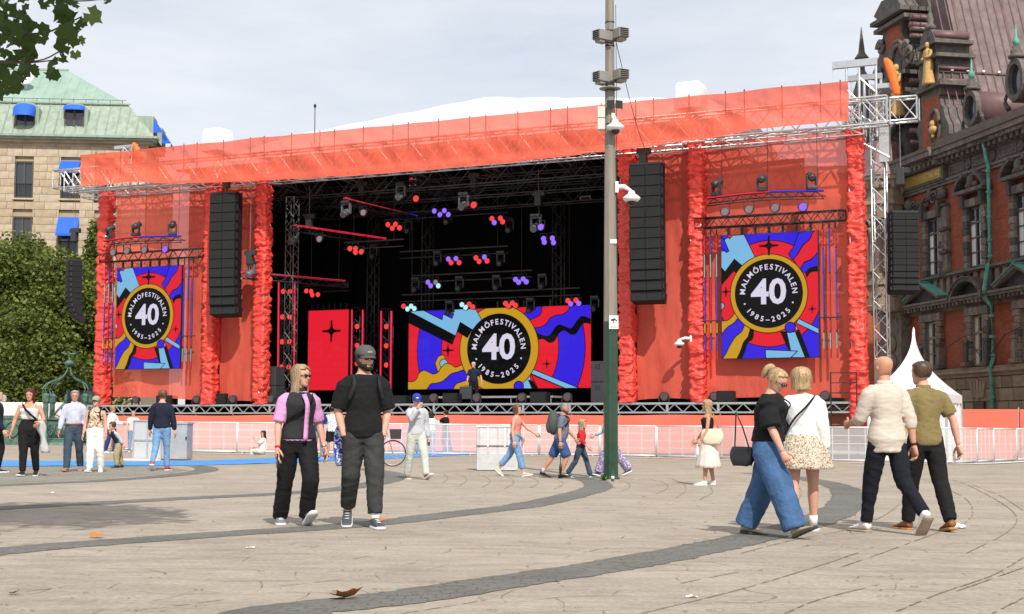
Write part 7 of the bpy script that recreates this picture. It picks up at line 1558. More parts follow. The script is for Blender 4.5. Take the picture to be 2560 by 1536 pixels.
            for j in range(13):
                t = j / 12; c = c0 + V3((0, o.get('sway', 0) * t, -ln * H * t)); rx = (.078 + (.03 * min(1, t * 3)) + flare * t) * H * (1 + (wt - 1)); ry = (.058 + (.022 * min(1, t * 3)) + flare * .9 * t) * H
                R.append([c + X * (rx * math.cos(a) * (1 + o.get('pl', .04) * t * math.sin(a * o.get('np', 9) + nzf(a * 2, seed) * 2))) + V3((0, ry * math.sin(a) * (1 + o.get('pl', .04) * t * math.sin(a * o.get('np', 9) + 1)), 0)) for a in [2 * math.pi * k / n for k in range(n)]])
            mb.loft(R, cap=False); ob = mb.build('skirt', mat, root, True); solid(ob, .008)
        elif ty == 'shoes':
            L = o.get('L', .152) * H; w = .088 * H * o.get('wd', .62); h = o.get('h', .052) * H; up, so_ = shoe_mesh(L, w, h, o.get('sole', .28))
            for n2, (hp_, kn_, an_, fp_, s) in legs.items():
                R = Matrix.Rotation(D(o.get('out', 8)) * s, 3, 'Z') @ Matrix.Rotation(-fp_, 3, 'X'); base = an_ + V3((0, 0, -.004 * H)); q = lambda p: base + R @ (V3(p) + V3((0, -.012 * H, -.043 * H)))
                m1 = MB(); m1.add([q(p) for p in up.v], up.f); sh1 = m1.build('shoe', mat, root, True)
                m1 = MB(); m1.add([q(p) for p in so_.v], so_.f); m1.build('sole', o.get('solem', m_strap), sh1, True)
                if o.get('lace'):
                    m1 = MB()
                    for k in range(4): m1.path([q((-.022, -L * (.10 + .11 * k), h * (1.05 - .13 * k))), q((0, -L * (.13 + .11 * k), h * (1.09 - .13 * k))), q((.022, -L * (.10 + .11 * k), h * (1.05 - .13 * k)))], .005, 5)
                    m1.build('laces', o['lace'], sh1, True)
                if o.get('sock'): m1 = MB(); limb(m1, [an_ + V3((0, 0, -.01)), an_ + (kn_ - an_) * .22], [.0235 * H, .0255 * H], X, 12); m1.build('sock', o['sock'], root, True)
        elif ty in ('hair', 'longhair'):
            if ty == 'hair': hair_cap(mb, **{k: v for k, v in o.items() if k in ('inf', 't0', 'front', 'side_a', 'low_a', 'jit')}, seed=seed)
            else: long_hair(mb, **{k: v for k, v in o.items() if k in ('bottom', 'inf', 'open_a', 'flare')}, seed=seed)
            if o.get('bun'): bx = o['bun']; mb.ell((0, bx[0], bx[1]), (bx[2], bx[2], bx[2] * .9), 12, 8)
            mb.v = [tuple(hx(p)) for p in mb.v]; ob = mb.build('hair', mat, root, True, fixn=True); solid(ob, .012 if near else .01)
            strands(ob, mat, hx, hh, ty, o, seed, 950 if near else 220)
            if o.get('tail'):
                m1 = MB(); T = o['tail']; c = cat_rom([hx(p) for p in T], 4); m1.path(c, [hh * .17 * math.sin(math.pi * (.12 + .8 * i / (len(c) - 1))) ** .6 for i in range(len(c))], 10); m1.build('ponytail', mat, ob, True)
        elif ty == 'beard':
            for t in (.0, .05, .12, .2, .27, .33): pass
            ts = [-.02, .04, .1, .16, .22, .28, .36]; n = 24; PP = []
            for t in ts: PP += head_pts(max(0, t), .03 if t > .0 else .015, n)
            PP = [(x, y, ts[i // n]) for i, (x, y, z) in enumerate(PP)]; fs = []
            for j in range(len(ts) - 1):
                for k in range(n):
                    a = abs(((k + .5) / n * 360 + 180) % 360 - 180)
                    if a < 105 and not (a < 18 and .16 < ts[j] + .03 < .27) and not (ts[j] > .2 and a < 55 and ts[j] > .27): fs.append((j * n + k, j * n + (k + 1) % n, (j + 1) * n + (k + 1) % n, (j + 1) * n + k))
            mb.add([hx(p) for p in PP], fs); ob = mb.build('beard', mat, root, True); solid(ob, .006)
        elif ty == 'cap':
            ts = [.62, .68, .76, .84, .91, .96, .99]; mb.loft([[hx((x * 1.0, y, t + .06 * max(0, (t - .6)) / .4 * 1.6)) for x, y, z in head_pts(t, .075 if t < .9 else .06)] for t in ts])
            vis = []; n = 14
            for q_, (rr, dz_) in enumerate(((1.0, .0), (1.5, -.05), (1.95, -.10))):
                for k in range(n + 1): a = math.radians(-62 + 124 * k / n); vis.append(hx((.36 * math.sin(a) * (1 + .05 * q_), -(.40 + (.30 * (rr - 1)) * math.cos(a * 1.2)) * math.cos(a) - .02, .64 + dz_ - .03 * abs(math.sin(a)) * q_)))
            ob = mb.build('cap', mat, root, True); m1 = MB(); m1.add(vis, [(r_ * (n + 1) + k, r_ * (n + 1) + k + 1, (r_ + 1) * (n + 1) + k + 1, (r_ + 1) * (n + 1) + k) for r_ in range(2) for k in range(n)]); v_ = m1.build('visor', o.get('vis', mat), ob, True, fixn=False); solid(v_, .008)
            if o.get('patch'): m1 = MB().add([hx(p) for p in ((-.12, -.455, .76), (.12, -.455, .76), (.11, -.425, .83), (-.11, -.425, .83))], [(0, 1, 2, 3)]); m1.build('emblem', o['patch'], ob, fixn=False)
        elif ty == 'glasses':
            for s in (-1, 1):
                q = [(s * .135 + .105 * math.cos(a), -.425 + .03 * abs(s * .135 + .105 * math.cos(a)) , .515 + .072 * math.sin(a)) for a in [6.2832 * k / 14 for k in range(14)]]
                if o.get('rim'): mb.path([hx(p) for p in q + q[:1]], .011 * hh * 2, 5)
                else: mb.add([hx(p) for p in q] + [hx((p[0], p[1] + .02, p[2])) for p in q], [tuple(range(14)), tuple(range(14, 28))] + [(k, (k + 1) % 14, 14 + (k + 1) % 14, 14 + k) for k in range(14)])
                mb.path([hx((s * .235, -.41, .535)), hx((s * .34, -.2, .53)), hx((s * .36, .02, .51))], .012 * hh * 1.6, 5)
            mb.path([hx((-.05, -.44, .53)), hx((0, -.45, .54)), hx((.05, -.44, .53))], .012 * hh * 2, 5); mb.build('glasses', mat, root, True)
        elif ty == 'belt':
            f_ = o.get('f', .16); mb.loft([ringe(P + sp * .305 * H * (f_ + q), X, V3((0, -1, 0)), (.0885 * (1 + (wt - 1))) * H + .017, (.0605 * (1 + (wt - 1))) * H + .017 + .006 * H * look.get('belly', 0), 24, 2.3, .006 * H * look.get('belly', 0)) for q in (-.028, .028)], cap=False); ob = mb.build('belt', mat, root, True); solid(ob, .006)
        elif ty == 'strap':      # across the chest, given as body-frame waypoints (side, front, f)
            pts = []
            for (sx, fy, f) in o['pts']:
                sd = shd * .7 + X * .3; pts.append(P + sp * .305 * H * f + sd * sx * H + shf * fy * H)
            c = cat_rom(pts, 6); w = o.get('w', .018); m1 = MB(); PP = []
            for i, p in enumerate(c):
                t = (c[min(i + 1, len(c) - 1)] - c[max(i - 1, 0)]).normalized(); out_ = (p - (P + sp * (p - P).dot(sp))).normalized(); sd = t.cross(out_).normalized(); PP += [p + sd * w + out_ * .004, p - sd * w + out_ * .004]
            m1.add(PP, [(2 * i, 2 * i + 1, 2 * i + 3, 2 * i + 2) for i in range(len(c) - 1)]); ob = m1.build('strap', mat, root, True, fixn=False); solid(ob, .008)
        elif ty == 'band':
            n2 = o['arm']; S, E, Wr, f, s = arms[n2]; limb(mb, [E.lerp(Wr, .90), E.lerp(Wr, .96)], [.0185 * H, .018 * H], shf, 12); mb.build(nm_, mat, root, True)
        elif ty == 'waisttie':
            mb.loft(trings(.08, .3, .022)); mb.path([P + V3((.02, -.08 * H, .03 * H)), P + V3((.03, -.10 * H, -.04 * H)), P + V3((.0, -.095 * H, -.14 * H))], [.03, .035, .02], 8); mb.path([P + V3((-.02, -.08 * H, .03 * H)), P + V3((.05, -.11 * H, -.02 * H)), P + V3((.10, -.09 * H, -.06 * H))], [.025, .03, .018], 8); me = bake(mb, vx, 3, (.007, 9, 14, seed)); me.materials.append(mat); link(nm_, me, root)
    W = Matrix.Translation(Vector(loc)) @ Matrix.Rotation(math.radians(heading), 4, 'Z')
    return dict(root=root, P=W @ P, neck=W @ neck, hx=lambda p: W @ hx(p), arms={k: [W @ q for q in v[:3]] + [W.to_3x3() @ v[3]] for k, v in arms.items()}, legs={k: [W @ q for q in v[:3]] for k, v in legs.items()}, W=W, sp=W.to_3x3() @ sp, H=H)
def C(r, g, b): return s2l((r, g, b))
k_black = cloth('cloth_black', (.012, .012, .013)); k_blackv = cloth('denim_black', (.028, .029, .031), bs=160); k_pink = cloth('cloth_pink', (.62, .30, .56)); k_char = cloth('cloth_charcoal', (.042, .043, .043)); k_navy = cloth('cloth_navy', (.014, .018, .036)); k_dnavy = cloth('trouser_navy', (.010, .011, .018))
k_white = cloth('cloth_white', (.80, .79, .77)); k_linen = M('cloth_linen', (.54, .47, .40), .9, 0, .10, 9, .38, 8, stretch=(1, 1, 2.4), spec=.15); k_olive = cloth('cloth_olive', (.20, .155, .065)); k_blue = cloth('denim_blue', (.055, .12, .245), var=.28, vs=6); k_lblue = cloth('denim_light', (.16, .30, .50), var=.25, vs=7); k_dden = cloth('denim_dark', (.05, .075, .11), var=.25, vs=7)
k_shirt = cloth('shirt_pale_blue', (.50, .52, .62)); k_grey = cloth('sweater_grey', (.46, .47, .50)); k_pale = cloth('trouser_pale', (.50, .53, .47)); k_coral = cloth('cloth_coral', (.66, .24, .19), var=.3, vs=30); k_polo = cloth('polo_grey', (.14, .15, .20)); k_short = cloth('denim_short', (.035, .09, .22)); k_redj = cloth('jacket_red', (.55, .02, .03)); k_skirt = cloth('skirt_blush', (.74, .62, .55)); k_khaki = cloth('cloth_khaki', (.34, .29, .17)); k_tgrey = cloth('trouser_grey', (.28, .28, .27)); k_cap = cloth('cap_grey', (.085, .085, .078)); k_bcap = cloth('cap_blue', (.025, .05, .28)); k_cap2 = cloth('cap_beige', (.33, .29, .2)); k_btee = cloth('tee_blue', (.03, .05, .16))
def speckle(name, base, cols, sc_=60, thr=.56):
    m, n, l, b = nodes_mat(name); t = n.new('ShaderNodeTexCoord'); c = base
    for i, q in enumerate(cols):
        f = ramp(n, l, noisen(n, l, t.outputs['Object'], sc_ * (1 + .4 * i), 2, .4), [(thr, (0, 0, 0)), (thr + .04, (1, 1, 1))]); c = mixc(n, l, f, c, q)
    l.new(c, b.inputs['Base Color']); b.inputs['Roughness'].default_value = .85; return m
k_floral = speckle('floral_skirt', (.60, .55, .44), [(.35, .07, .05), (.16, .18, .09), (.25, .16, .08)], 55, .58); k_patt = speckle('patterned_blouse', (.62, .42, .27), [(.05, .035, .03), (.75, .65, .5)], 22, .53); k_pt2 = speckle('patterned_trousers', (.12, .18, .40), [(.6, .6, .66), (.4, .1, .12)], 26, .54); k_pshirt = speckle('print_shirt', (.72, .60, .58), [(.6, .25, .25)], 30, .58); k_wtee = speckle('print_tee', (.75, .75, .72), [(.1, .1, .1)], 18, .6); k_bag = speckle('blue_white_bag', (.75, .78, .85), [(.02, .07, .5)], 45, .47)
h_bl = hairmat('hair_blonde', (.36, .255, .145)); h_bl2 = hairmat('hair_golden', (.43, .30, .15)); h_dk = hairmat('hair_dark', (.022, .016, .012)); h_br = hairmat('hair_brown', (.085, .045, .025)); h_gr = hairmat('hair_grey', (.26, .25, .24)); h_red = hairmat('hair_dark_red', (.10, .010, .016)); h_wh = hairmat('hair_white', (.6, .58, .55)); h_brn2 = hairmat('hair_chestnut', (.15, .07, .035))
s_wht = M('shoe_white', (.72, .72, .71), .6); s_blk = M('shoe_black', (.018, .018, .02), .5); s_gry = M('shoe_grey', (.20, .20, .21), .7); s_bei = M('shoe_beige', (.44, .33, .22), .75); s_brn = M('shoe_brown', (.24, .09, .03), .6); s_mix = M('shoe_mix', (.06, .065, .075), .5); s_red = M('shoe_red', (.5, .05, .06), .6); s_blu = M('shoe_blue', (.05, .09, .19), .6); o_gum = M('sole_gum', (.40, .20, .06), .7); o_dk = M('sole_dark', (.05, .045, .04), .8)
SH = dict(inf=.06, t0=.26, front=.80, side_a=78, low_a=112)
Pz = {}
# --- foreground pair
Pz['w1'] = person('woman in black denim vest and pink tee walking with a phone, blonde hair, sunglasses', gnd(742, 1316), 1.73, 22, dict(lean=1, twist=6, head=(38, 2, 0), Lleg=(24, 4, 1, 32), Rleg=(-14, 14, 2, 0), Rarm=(2, 12, 14, 0), Larm=(-4, 14, 22, 0)),
    dict(fem=True, skin='f', wear=[('trousers', k_black, dict(w=(.058, .049, .046), waist=.36, wr=.011, wz=11)), ('top', k_pink, dict(name='tee', sleeve=.9, off=.012, hem=.02, sloose=.010)), ('vest', k_blackv, dict(off=.028, hem=.06, neck=.98, wr=.006, collar=1)), ('strap', k_pink, dict(pts=[(0, .085, .93), (.012, .112, .72), (.012, .098, .4), (.008, .098, .04)], w=.024)), ('longhair', h_bl, dict(bottom=-.5, open_a=66, inf=.075)), ('glasses', m_sung), ('shoes', s_gry, dict(solem=s_wht, lace=s_wht)), ('band', M('red_band', (.6, .02, .03), .6), dict(arm='R', name='bracelet')), ('band', m_alu, dict(arm='L', name='watch')), ('strap', k_black, dict(pts=[(.075, .02, .97), (.04, .092, .8), (-.03, .10, .6), (-.085, .05, .45)], w=.014))]), True)
Pz['m1'] = person('bearded man in black tee, grey cap and sunglasses walking with hands in pockets', gnd(905, 1320), 1.87, 12, dict(lean=1, twist=4, head=(20, 4, 0), Lleg=(10, 4, 2, 0), Rleg=(-4, 16, 2, -24), Rarm=(-8, 12, 24, 17), Larm=(-6, 12, 24, 17), lift=0),
    dict(skin='f', nohand='LR', wear=[('trousers', k_char, dict(w=(.060, .049, .041), end=.93, wr=.011, wz=11)), ('shirt', k_black, dict(name='tee', sleeve=.92, off=.026, hem=-.13, sloose=.015, wr=.008)), ('hair', h_dk, dict(inf=.05, t0=.12, front=.8, side_a=80, low_a=112)), ('beard', h_dk), ('cap', k_cap, dict(patch=m_flb)), ('glasses', m_sung), ('shoes', s_mix, dict(solem=s_wht, lace=s_wht, sock=k_white, h=.056)), ('strap', k_blackv, dict(pts=[(.062, -.05, .98), (.066, .055, .95), (.07, .098, .78), (.09, .07, .55)], w=.022)), ('strap', k_blackv, dict(pts=[(-.062, -.05, .98), (-.066, .055, .95), (-.07, .098, .78), (-.09, .07, .55)], w=.022))]), True)
# --- right foreground group
Pz['w2'] = person('blonde woman with ponytail and glasses in black top and wide jeans, looking down', gnd(1922, 1342), 1.70, 58, dict(lean=5, twist=4, head=(-4, 36, 0), Lleg=(-15, 8, 3, -6), Rleg=(24, 4, 2, 24), Rarm=(14, 10, 12, 4), Larm=(-6, 12, 16, 0)),
    dict(fem=True, wt=1.13, skin='f', wear=[('trousers', k_blue, dict(w=(.070, .066, .066), end=1.0, waist=.25, wr=.010, wz=9)), ('top', k_black, dict(sleeve=.98, off=.03, hem=.10, sloose=.03, bat=1, neck=.99, wr=.008)), ('hair', h_bl2, dict(inf=.055, t0=.34, front=.80, side_a=76, low_a=112, tail=[(0, .38, .80), (0, .58, .84), (0, .68, .66), (.02, .70, .42), (.03, .66, .2)])), ('glasses', m_sung, dict(rim=1)), ('shoes', s_bei, dict(solem=o_dk, h=.045)), ('strap', k_black, dict(pts=[(.07, .02, .95), (.0, .11, .80), (-.06, .10, .62)], w=.006))]), True)
Pz['w3'] = person('blonde bob woman from behind in white cardigan and short floral skirt', gnd(2010, 1330), 1.69, 172, dict(lean=1, twist=-8, head=(24, 4, 0), Lleg=(-10, 6, 2, 0), Rleg=(14, 6, 2, 0), Larm=(14, 8, 80, 20), Rarm=(-4, 9, 14, 0)),
    dict(fem=True, skin='f', wear=[('shirt', k_white, dict(name='cardigan', sleeve=1.85, off=.020, hem=.0, sloose=.018, wr=.008)), ('skirt', k_floral, dict(len=.235, flare=.075, pl=.07, np=7)), ('longhair', h_bl2, dict(bottom=.02, open_a=70, inf=.11, flare=.1)), ('shoes', s_gry, dict(solem=s_wht, lace=s_wht, sock=k_white)), ('strap', k_black, dict(pts=[(-.075, -.02, .97), (-.03, -.095, .75), (.04, -.098, .5), (.095, -.06, .2)], w=.010))]), True)
Pz['m2'] = person('bald man from behind in beige linen shirt, dark trousers and white trainers', gnd(2222, 1334), 1.83, 203, dict(lean=2, twist=0, head=(6, 4, 0), Lleg=(16, 4, 2, 0), Rleg=(-16, 26, 0, -48), Larm=(18, 10, 62, 16), Rarm=(-14, 11, 10, 0)),
    dict(skin='t', curl=40, wear=[('trousers', k_dnavy, dict(w=(.058, .044, .034), end=.97)), ('shirt', k_linen, dict(sleeve=1.35, off=.015, hem=-.24, sloose=.010, wr=.007, wz=26, collar=1, flare=.4)), ('shoes', s_wht, dict(solem=M('sole_tan', (.30, .24, .18), .8), lace=s_wht, h=.06)), ('band', k_black, dict(arm='R', name='wristband'))]), True)
Pz['m3'] = person('brown haired man from behind in olive polo shirt and black trousers', gnd(2318, 1327), 1.79, 196, dict(lean=2, twist=0, head=(28, 6, 0), Lleg=(14, 4, 2, 0), Rleg=(-12, 12, 2, -8), Larm=(-6, 12, 14, 0), Rarm=(-16, 22, 14, 0)),
    dict(skin='f', curl=34, belly=.5, wear=[('trousers', k_black, dict(w=(.060, .046, .038), end=.98)), ('shirt', k_olive, dict(name='polo', sleeve=.8, off=.018, hem=-.1, sloose=.014, wr=.006, collar=1)), ('hair', h_br, dict(**SH)), ('shoes', s_brn, dict(solem=o_gum, lace=s_wht))]), True)
# --- left middle distance
Pz['w4'] = person('woman with dark red hair in white camisole and black leggings carrying a jacket', gnd(70, 1191), 1.73, 4, dict(lean=0, head=(-4, 8, 0), Lleg=(-8, 12, 0, -10), Rleg=(10, 3, -2, 4), Larm=(8, 22, 62, 20), Rarm=(4, 20, 14, 0)),
    dict(fem=True, wt=1.2, bust=2., skin='t', wear=[('trousers', k_black, dict(w=(.058, .040, .036), waist=.42, end=.99)), ('top', k_white, dict(name='camisole', off=.012, hem=.36, neck=.80)), ('strap', k_white, dict(pts=[(.055, .07, .78), (.06, .045, .93), (.055, -.03, .95)], w=.007)), ('strap', k_white, dict(pts=[(-.055, .07, .78), (-.06, .045, .93), (-.055, -.03, .95)], w=.007)), ('longhair', h_red, dict(bottom=-.45, open_a=58)), ('shoes', s_blk, dict(solem=s_wht)), ('strap', k_black, dict(pts=[(-.075, .03, .96), (-.03, .10, .78), (.03, .12, .58), (.09, .08, .38)], w=.022))]))
Pz['m4'] = person('grey haired man in pale blue shirt and dark jeans with brown belt', gnd(182, 1180), 1.78, 8, dict(head=(6, 12, 0), Lleg=(-10, 18, 2, -16), Rleg=(10, 3, 2, 6), Larm=(-4, 12, 14, 0), Rarm=(6, 14, 14, 0)),
    dict(skin='t', belly=.8, wear=[('trousers', k_dden, dict(w=(.060, .048, .042))), ('shirt', k_shirt, dict(sleeve=1.95, off=.013, hem=.15, sloose=.006, collar=1, wr=.007)), ('belt', s_brn), ('hair', h_gr, dict(**SH)), ('shoes', s_gry, dict(solem=M('sole_orange', (.6, .16, .04), .7)))]))
Pz['w5'] = person('woman in beige cap, patterned blouse and white trousers', gnd(236, 1181), 1.64, 4, dict(head=(-6, -8, 0), Lleg=(-6, 10, 1, -8), Rleg=(8, 3, 0, 4), Larm=(2, 12, 14, 0), Rarm=(2, 12, 16, 0)),
    dict(fem=True, wt=1.08, skin='f', wear=[('trousers', k_white, dict(w=(.058, .048, .044), waist=.3)), ('top', k_patt, dict(name='blouse', off=.024, hem=.16, neck=.9, wr=.008)), ('hair', h_bl, dict(inf=.06, t0=.1, front=.8, side_a=76, low_a=100)), ('cap', k_cap2), ('glasses', m_sung), ('shoes', s_wht), ('strap', k_black, dict(pts=[(.062, -.04, .96), (.066, .05, .93), (.068, .09, .76), (.08, .07, .5)], w=.016)), ('strap', k_black, dict(pts=[(-.062, -.04, .96), (-.066, .05, .93), (-.068, .09, .76), (-.08, .07, .5)], w=.016))]))
Pz['k1'] = person('toddler bending over in navy puffer vest and khaki trousers', gnd(296, 1170), 1.10, -62, dict(lean=24, head=(0, 14, 0), Lleg=(18, 22, 8, 0), Rleg=(-8, 10, 8, 0), Larm=(-36, 14, 12, 0), Rarm=(-10, 20, 20, 0)),
    dict(hs=1.36, wt=1.22, skin='f', wear=[('trousers', k_khaki, dict(w=(.066, .058, .052))), ('shirt', k_grey, dict(name='sweater', sleeve=1.9, off=.006, hem=0)), ('vest', k_navy, dict(off=.03, hem=.02, wr=.012, wz=24)), ('hair', h_br, dict(**SH)), ('shoes', s_blk, dict(solem=o_dk))]))
Pz['m5'] = person('man from behind in navy sweater and light blue jeans with red shoes', gnd(402, 1177), 1.84, 178, dict(head=(0, 6, 0), Lleg=(-12, 20, 0, -34), Rleg=(8, 3, 1, 0), Larm=(4, 14, 12, 0), Rarm=(-4, 14, 12, 0)),
    dict(skin='f', wear=[('trousers', k_lblue, dict(w=(.056, .042, .034))), ('shirt', k_navy, dict(name='sweater', sleeve=1.95, off=.018, hem=-.04, sloose=.006)), ('hair', h_brn2, dict(**SH)), ('shoes', s_red, dict(solem=s_wht))]))
Pz['m6'] = person('person in navy jacket cut off by the left edge of the view', gnd(-12, 1182), 1.76, 100, dict(Larm=(-8, 14, 12, 0), Rarm=(10, 8, 20, 0), Lleg=(12, 4, 2, 0), Rleg=(-8, 8, 2, 0)), dict(skin='f', wear=[('trousers', k_black, {}), ('shirt', k_navy, dict(name='jacket', sleeve=1.95, off=.022, hem=-.1)), ('hair', h_br, dict(**SH)), ('shoes', s_blk, {})]))
# --- far people by the barriers
FW_ = dict(fem=True, skin='f')
Pz['f1'] = person('person in white jacket and blue trousers beyond the toddler', gnd(278, 1133), 1.72, 70, dict(head=(20, 4, 0), Lleg=(10, 4, 2, 0), Rleg=(-10, 8, 2, 0), Larm=(20, 8, 60, 10)), dict(fem=True, skin='t', wear=[('trousers', k_btee, dict(w=(.058, .05, .05))), ('shirt', k_white, dict(name='jacket', sleeve=1.95, off=.025, hem=-.05)), ('hair', h_bl, dict(inf=.07, t0=.2, front=.8, side_a=76, low_a=104)), ('glasses', m_sung), ('shoes', s_wht, {})]))
Pz['f2'] = person('person in pink print shirt beside the grey cabinet', gnd(331, 1130), 1.55, 20, dict(head=(0, 14, 0), Larm=(24, 8, 60, 20), Rarm=(10, 12, 40, 10)), dict(skin='f', wt=1.1, wear=[('trousers', k_lblue, {}), ('shirt', k_pshirt, dict(sleeve=.8, off=.02, hem=-.1)), ('hair', h_bl, dict(**SH)), ('shoes', s_gry, {})]))
sl_ = gnd(655, 1137)
Pz['f3'] = person('dark haired woman in white top sitting on the ground at the barriers', sl_, 1.62, -72, dict(lean=-6, head=(30, 10, 0), Lleg=(96, 98, 4, 20), Rleg=(62, 36, 6, 20), Larm=(55, 8, 95, 20), Rarm=(30, 12, 40, 10), lift=1), dict(fem=True, skin='f', wear=[('trousers', k_pale, dict(w=(.056, .044, .04))), ('top', k_white, dict(name='tee', sleeve=.8, off=.016, hem=.0)), ('longhair', h_dk, dict(bottom=-.9, open_a=60)), ('shoes', s_wht, {})]), rootz=.10)
Pz['f4'] = person('person from behind in blue tee and grey trousers between the foreground pair', gnd(796, 1146), 1.70, 176, dict(Larm=(30, 8, 60, 20), Rarm=(30, 8, 60, 20)), dict(skin='f', wear=[('trousers', k_tgrey, {}), ('shirt', k_btee, dict(name='tee', sleeve=.8, off=.02, hem=-.1)), ('hair', h_br, dict(**SH)), ('shoes', s_gry, {})]))
Pz['f5'] = person('person from behind in white print tee and black shorts between the foreground pair', gnd(829, 1146), 1.68, 185, dict(Larm=(30, 14, 70, -20), Rarm=(20, 8, 60, 10)), dict(skin='t', wear=[('shorts', k_black, dict(end=.44, w=(.06, .058, .058))), ('shirt', k_wtee, dict(name='tee', sleeve=.8, off=.022, hem=-.1)), ('hair', h_dk, dict(**SH)), ('shoes', s_blk, {})]))
Pz['m7'] = person('man in blue cap and grey sweater raising a hand to his face', gnd(1040, 1199), 1.79, 24, dict(head=(-14, 14, 0), Lleg=(20, 3, 3, 24), Rleg=(-10, 8, 2, 0), Rarm=(48, 4, 118, 26), Larm=(-6, 10, 12, 0)),
    dict(skin='f', wear=[('trousers', k_pale, dict(w=(.058, .046, .040))), ('shirt', k_grey, dict(name='sweater', sleeve=1.95, off=.016, hem=-.04, sloose=.007, collar=1)), ('hair', h_br, dict(**SH)), ('cap', k_bcap, dict(patch=k_white)), ('shoes', s_brn, dict(solem=s_wht))]))
Pz['f6'] = person('woman from behind with long black hair in white jacket and jeans at the barriers', gnd(1077, 1137), 1.62, 160, dict(Rarm=(40, 8, 100, 10), Lleg=(2, 2, 2, 0), Rleg=(-3, 4, 2, 0)), dict(fem=True, skin='t', wear=[('trousers', k_lblue, {}), ('shirt', k_white, dict(name='jacket', sleeve=1.9, off=.025, hem=.05)), ('longhair', h_dk, dict(bottom=-.9, open_a=60)), ('shoes', s_blk, {})]))
Pz['f7'] = person('woman in black top and dark grey trousers taking a photo at the barriers', gnd(1114, 1136), 1.70, -115, dict(twist=-4, Larm=(50, 8, 90, 10), Rarm=(45, 8, 80, 10), Lleg=(5, 2, 4, 0), Rleg=(-10, 4, 4, 0)), dict(fem=True, skin='f', wear=[('trousers', k_char, dict(w=(.056, .046, .044))), ('top', k_black, dict(sleeve=1.9, off=.016, hem=.1)), ('hair', h_dk, dict(inf=.06, t0=.2, front=.8, side_a=76, low_a=108, bun=(.5, .5, .14))), ('shoes', s_wht, {})]))
Pz['f8'] = person('person with dark bun and pink top behind the wrapped panel stack', gnd(1240, 1131), 1.75, 150, dict(head=(-20, 0, 0), Larm=(40, 8, 90, 10)), dict(fem=True, skin='f', wear=[('trousers', k_black, {}), ('top', k_pshirt, dict(name='tee', sleeve=.9, off=.02, hem=0)), ('hair', h_dk, dict(inf=.06, t0=.2, front=.8, side_a=76, low_a=108, bun=(.55, .6, .2))), ('shoes', s_wht, {})]))
# --- middle walkers
Pz['w6'] = person('woman with brown bob in coral sleeveless top and cropped jeans', gnd(1288, 1192), 1.63, 72, dict(lean=3, head=(-4, 4, 0), Lleg=(-24, 18, 0, -40), Rleg=(18, 3, 0, 10), Rarm=(-6, 10, 16, 0), Larm=(40, 12, 16, 0)),
    dict(fem=True, skin='f', wear=[('trousers', k_lblue, dict(w=(.056, .046, .042), end=.88)), ('top', k_coral, dict(off=.020, hem=.1, neck=.93, wr=.008)), ('waisttie', k_tgrey, dict(name='tied_cardigan')), ('longhair', h_brn2, dict(bottom=.08, open_a=62, inf=.09)), ('shoes', M('shoe_cream', (.6, .57, .45), .7), {})]))
Pz['m8'] = person('balding man in grey polo and denim shorts with a grey backpack, stepping right', gnd(1400, 1196), 1.70, 84, dict(lean=7, head=(0, 12, 0), Lleg=(-24, 10, 2, -16), Rleg=(22, 4, 2, 8), Rarm=(-10, 9, 14, 0), Larm=(20, 9, 20, 0)),
    dict(skin='t', wt=1.12, belly=1.4, wear=[('shorts', k_short, dict(end=.5, w=(.064, .060, .056))), ('shirt', k_polo, dict(name='polo', sleeve=.8, off=.016, hem=-.04, collar=1)), ('hair', h_gr, dict(inf=.03, t0=.24, front=.74, side_a=100, low_a=112)), ('beard', h_brn2), ('shoes', s_blk, dict(solem=s_blk, sock=k_grey)), ('strap', k_black, dict(pts=[(-.065, -.05, .97), (-.07, .05, .94), (-.075, .09, .78), (-.1, .05, .52)], w=.018))]))
Pz['k2'] = person('child with long fair hair in red and navy jacket and jeans', gnd(1452, 1194), 1.28, 70, dict(lean=4, head=(0, 6, 0), Lleg=(20, 4, 2, 6), Rleg=(-18, 16, 2, -20), Rarm=(16, 8, 30, 0), Larm=(-8, 8, 10, 0)),
    dict(hs=1.22, fem=True, bust=0, skin='f', wear=[('trousers', k_dden, dict(w=(.056, .046, .042))), ('shirt', k_navy, dict(name='jacket', sleeve=1.3, off=.02, hem=-.05)), ('vest', k_redj, dict(name='jacket_yoke', off=.026, hem=.45, sleeve=1.5, sloose=.012)), ('longhair', h_bl, dict(bottom=-.5, open_a=60)), ('shoes', s_blu, {})]))
Pz['f9'] = person('person in patterned trousers half hidden behind the lamp mast', gnd(1528, 1190), 1.68, -84, dict(lean=3, Lleg=(24, 4, 2, 10), Rleg=(-24, 16, 2, -24), Larm=(-18, 10, 20, 0), Rarm=(22, 10, 40, 0)), dict(fem=True, skin='f', wear=[('trousers', k_pt2, dict(w=(.06, .06, .066))), ('top', k_grey, dict(sleeve=1.9, off=.02, hem=0)), ('hair', h_bl, dict(**SH)), ('shoes', s_blu, {})]))
Pz['w7'] = person('blonde woman in black top and long blush skirt with a cream shoulder bag', gnd(1770, 1213), 1.66, -92, dict(lean=-1, head=(0, 4, 0), Lleg=(6, 2, 2, 0), Rleg=(-6, 5, 2, 0), Larm=(8, 8, 24, 0), Rarm=(10, 8, 30, 4)),
    dict(fem=True, skin='t', wear=[('top', k_black, dict(off=.012, hem=.2, neck=.86)), ('skirt', k_skirt, dict(len=.455, flare=.075, pl=.05, np=14, top=.42)), ('longhair', h_bl, dict(bottom=-.95, open_a=64)), ('shoes', s_wht, {})]))
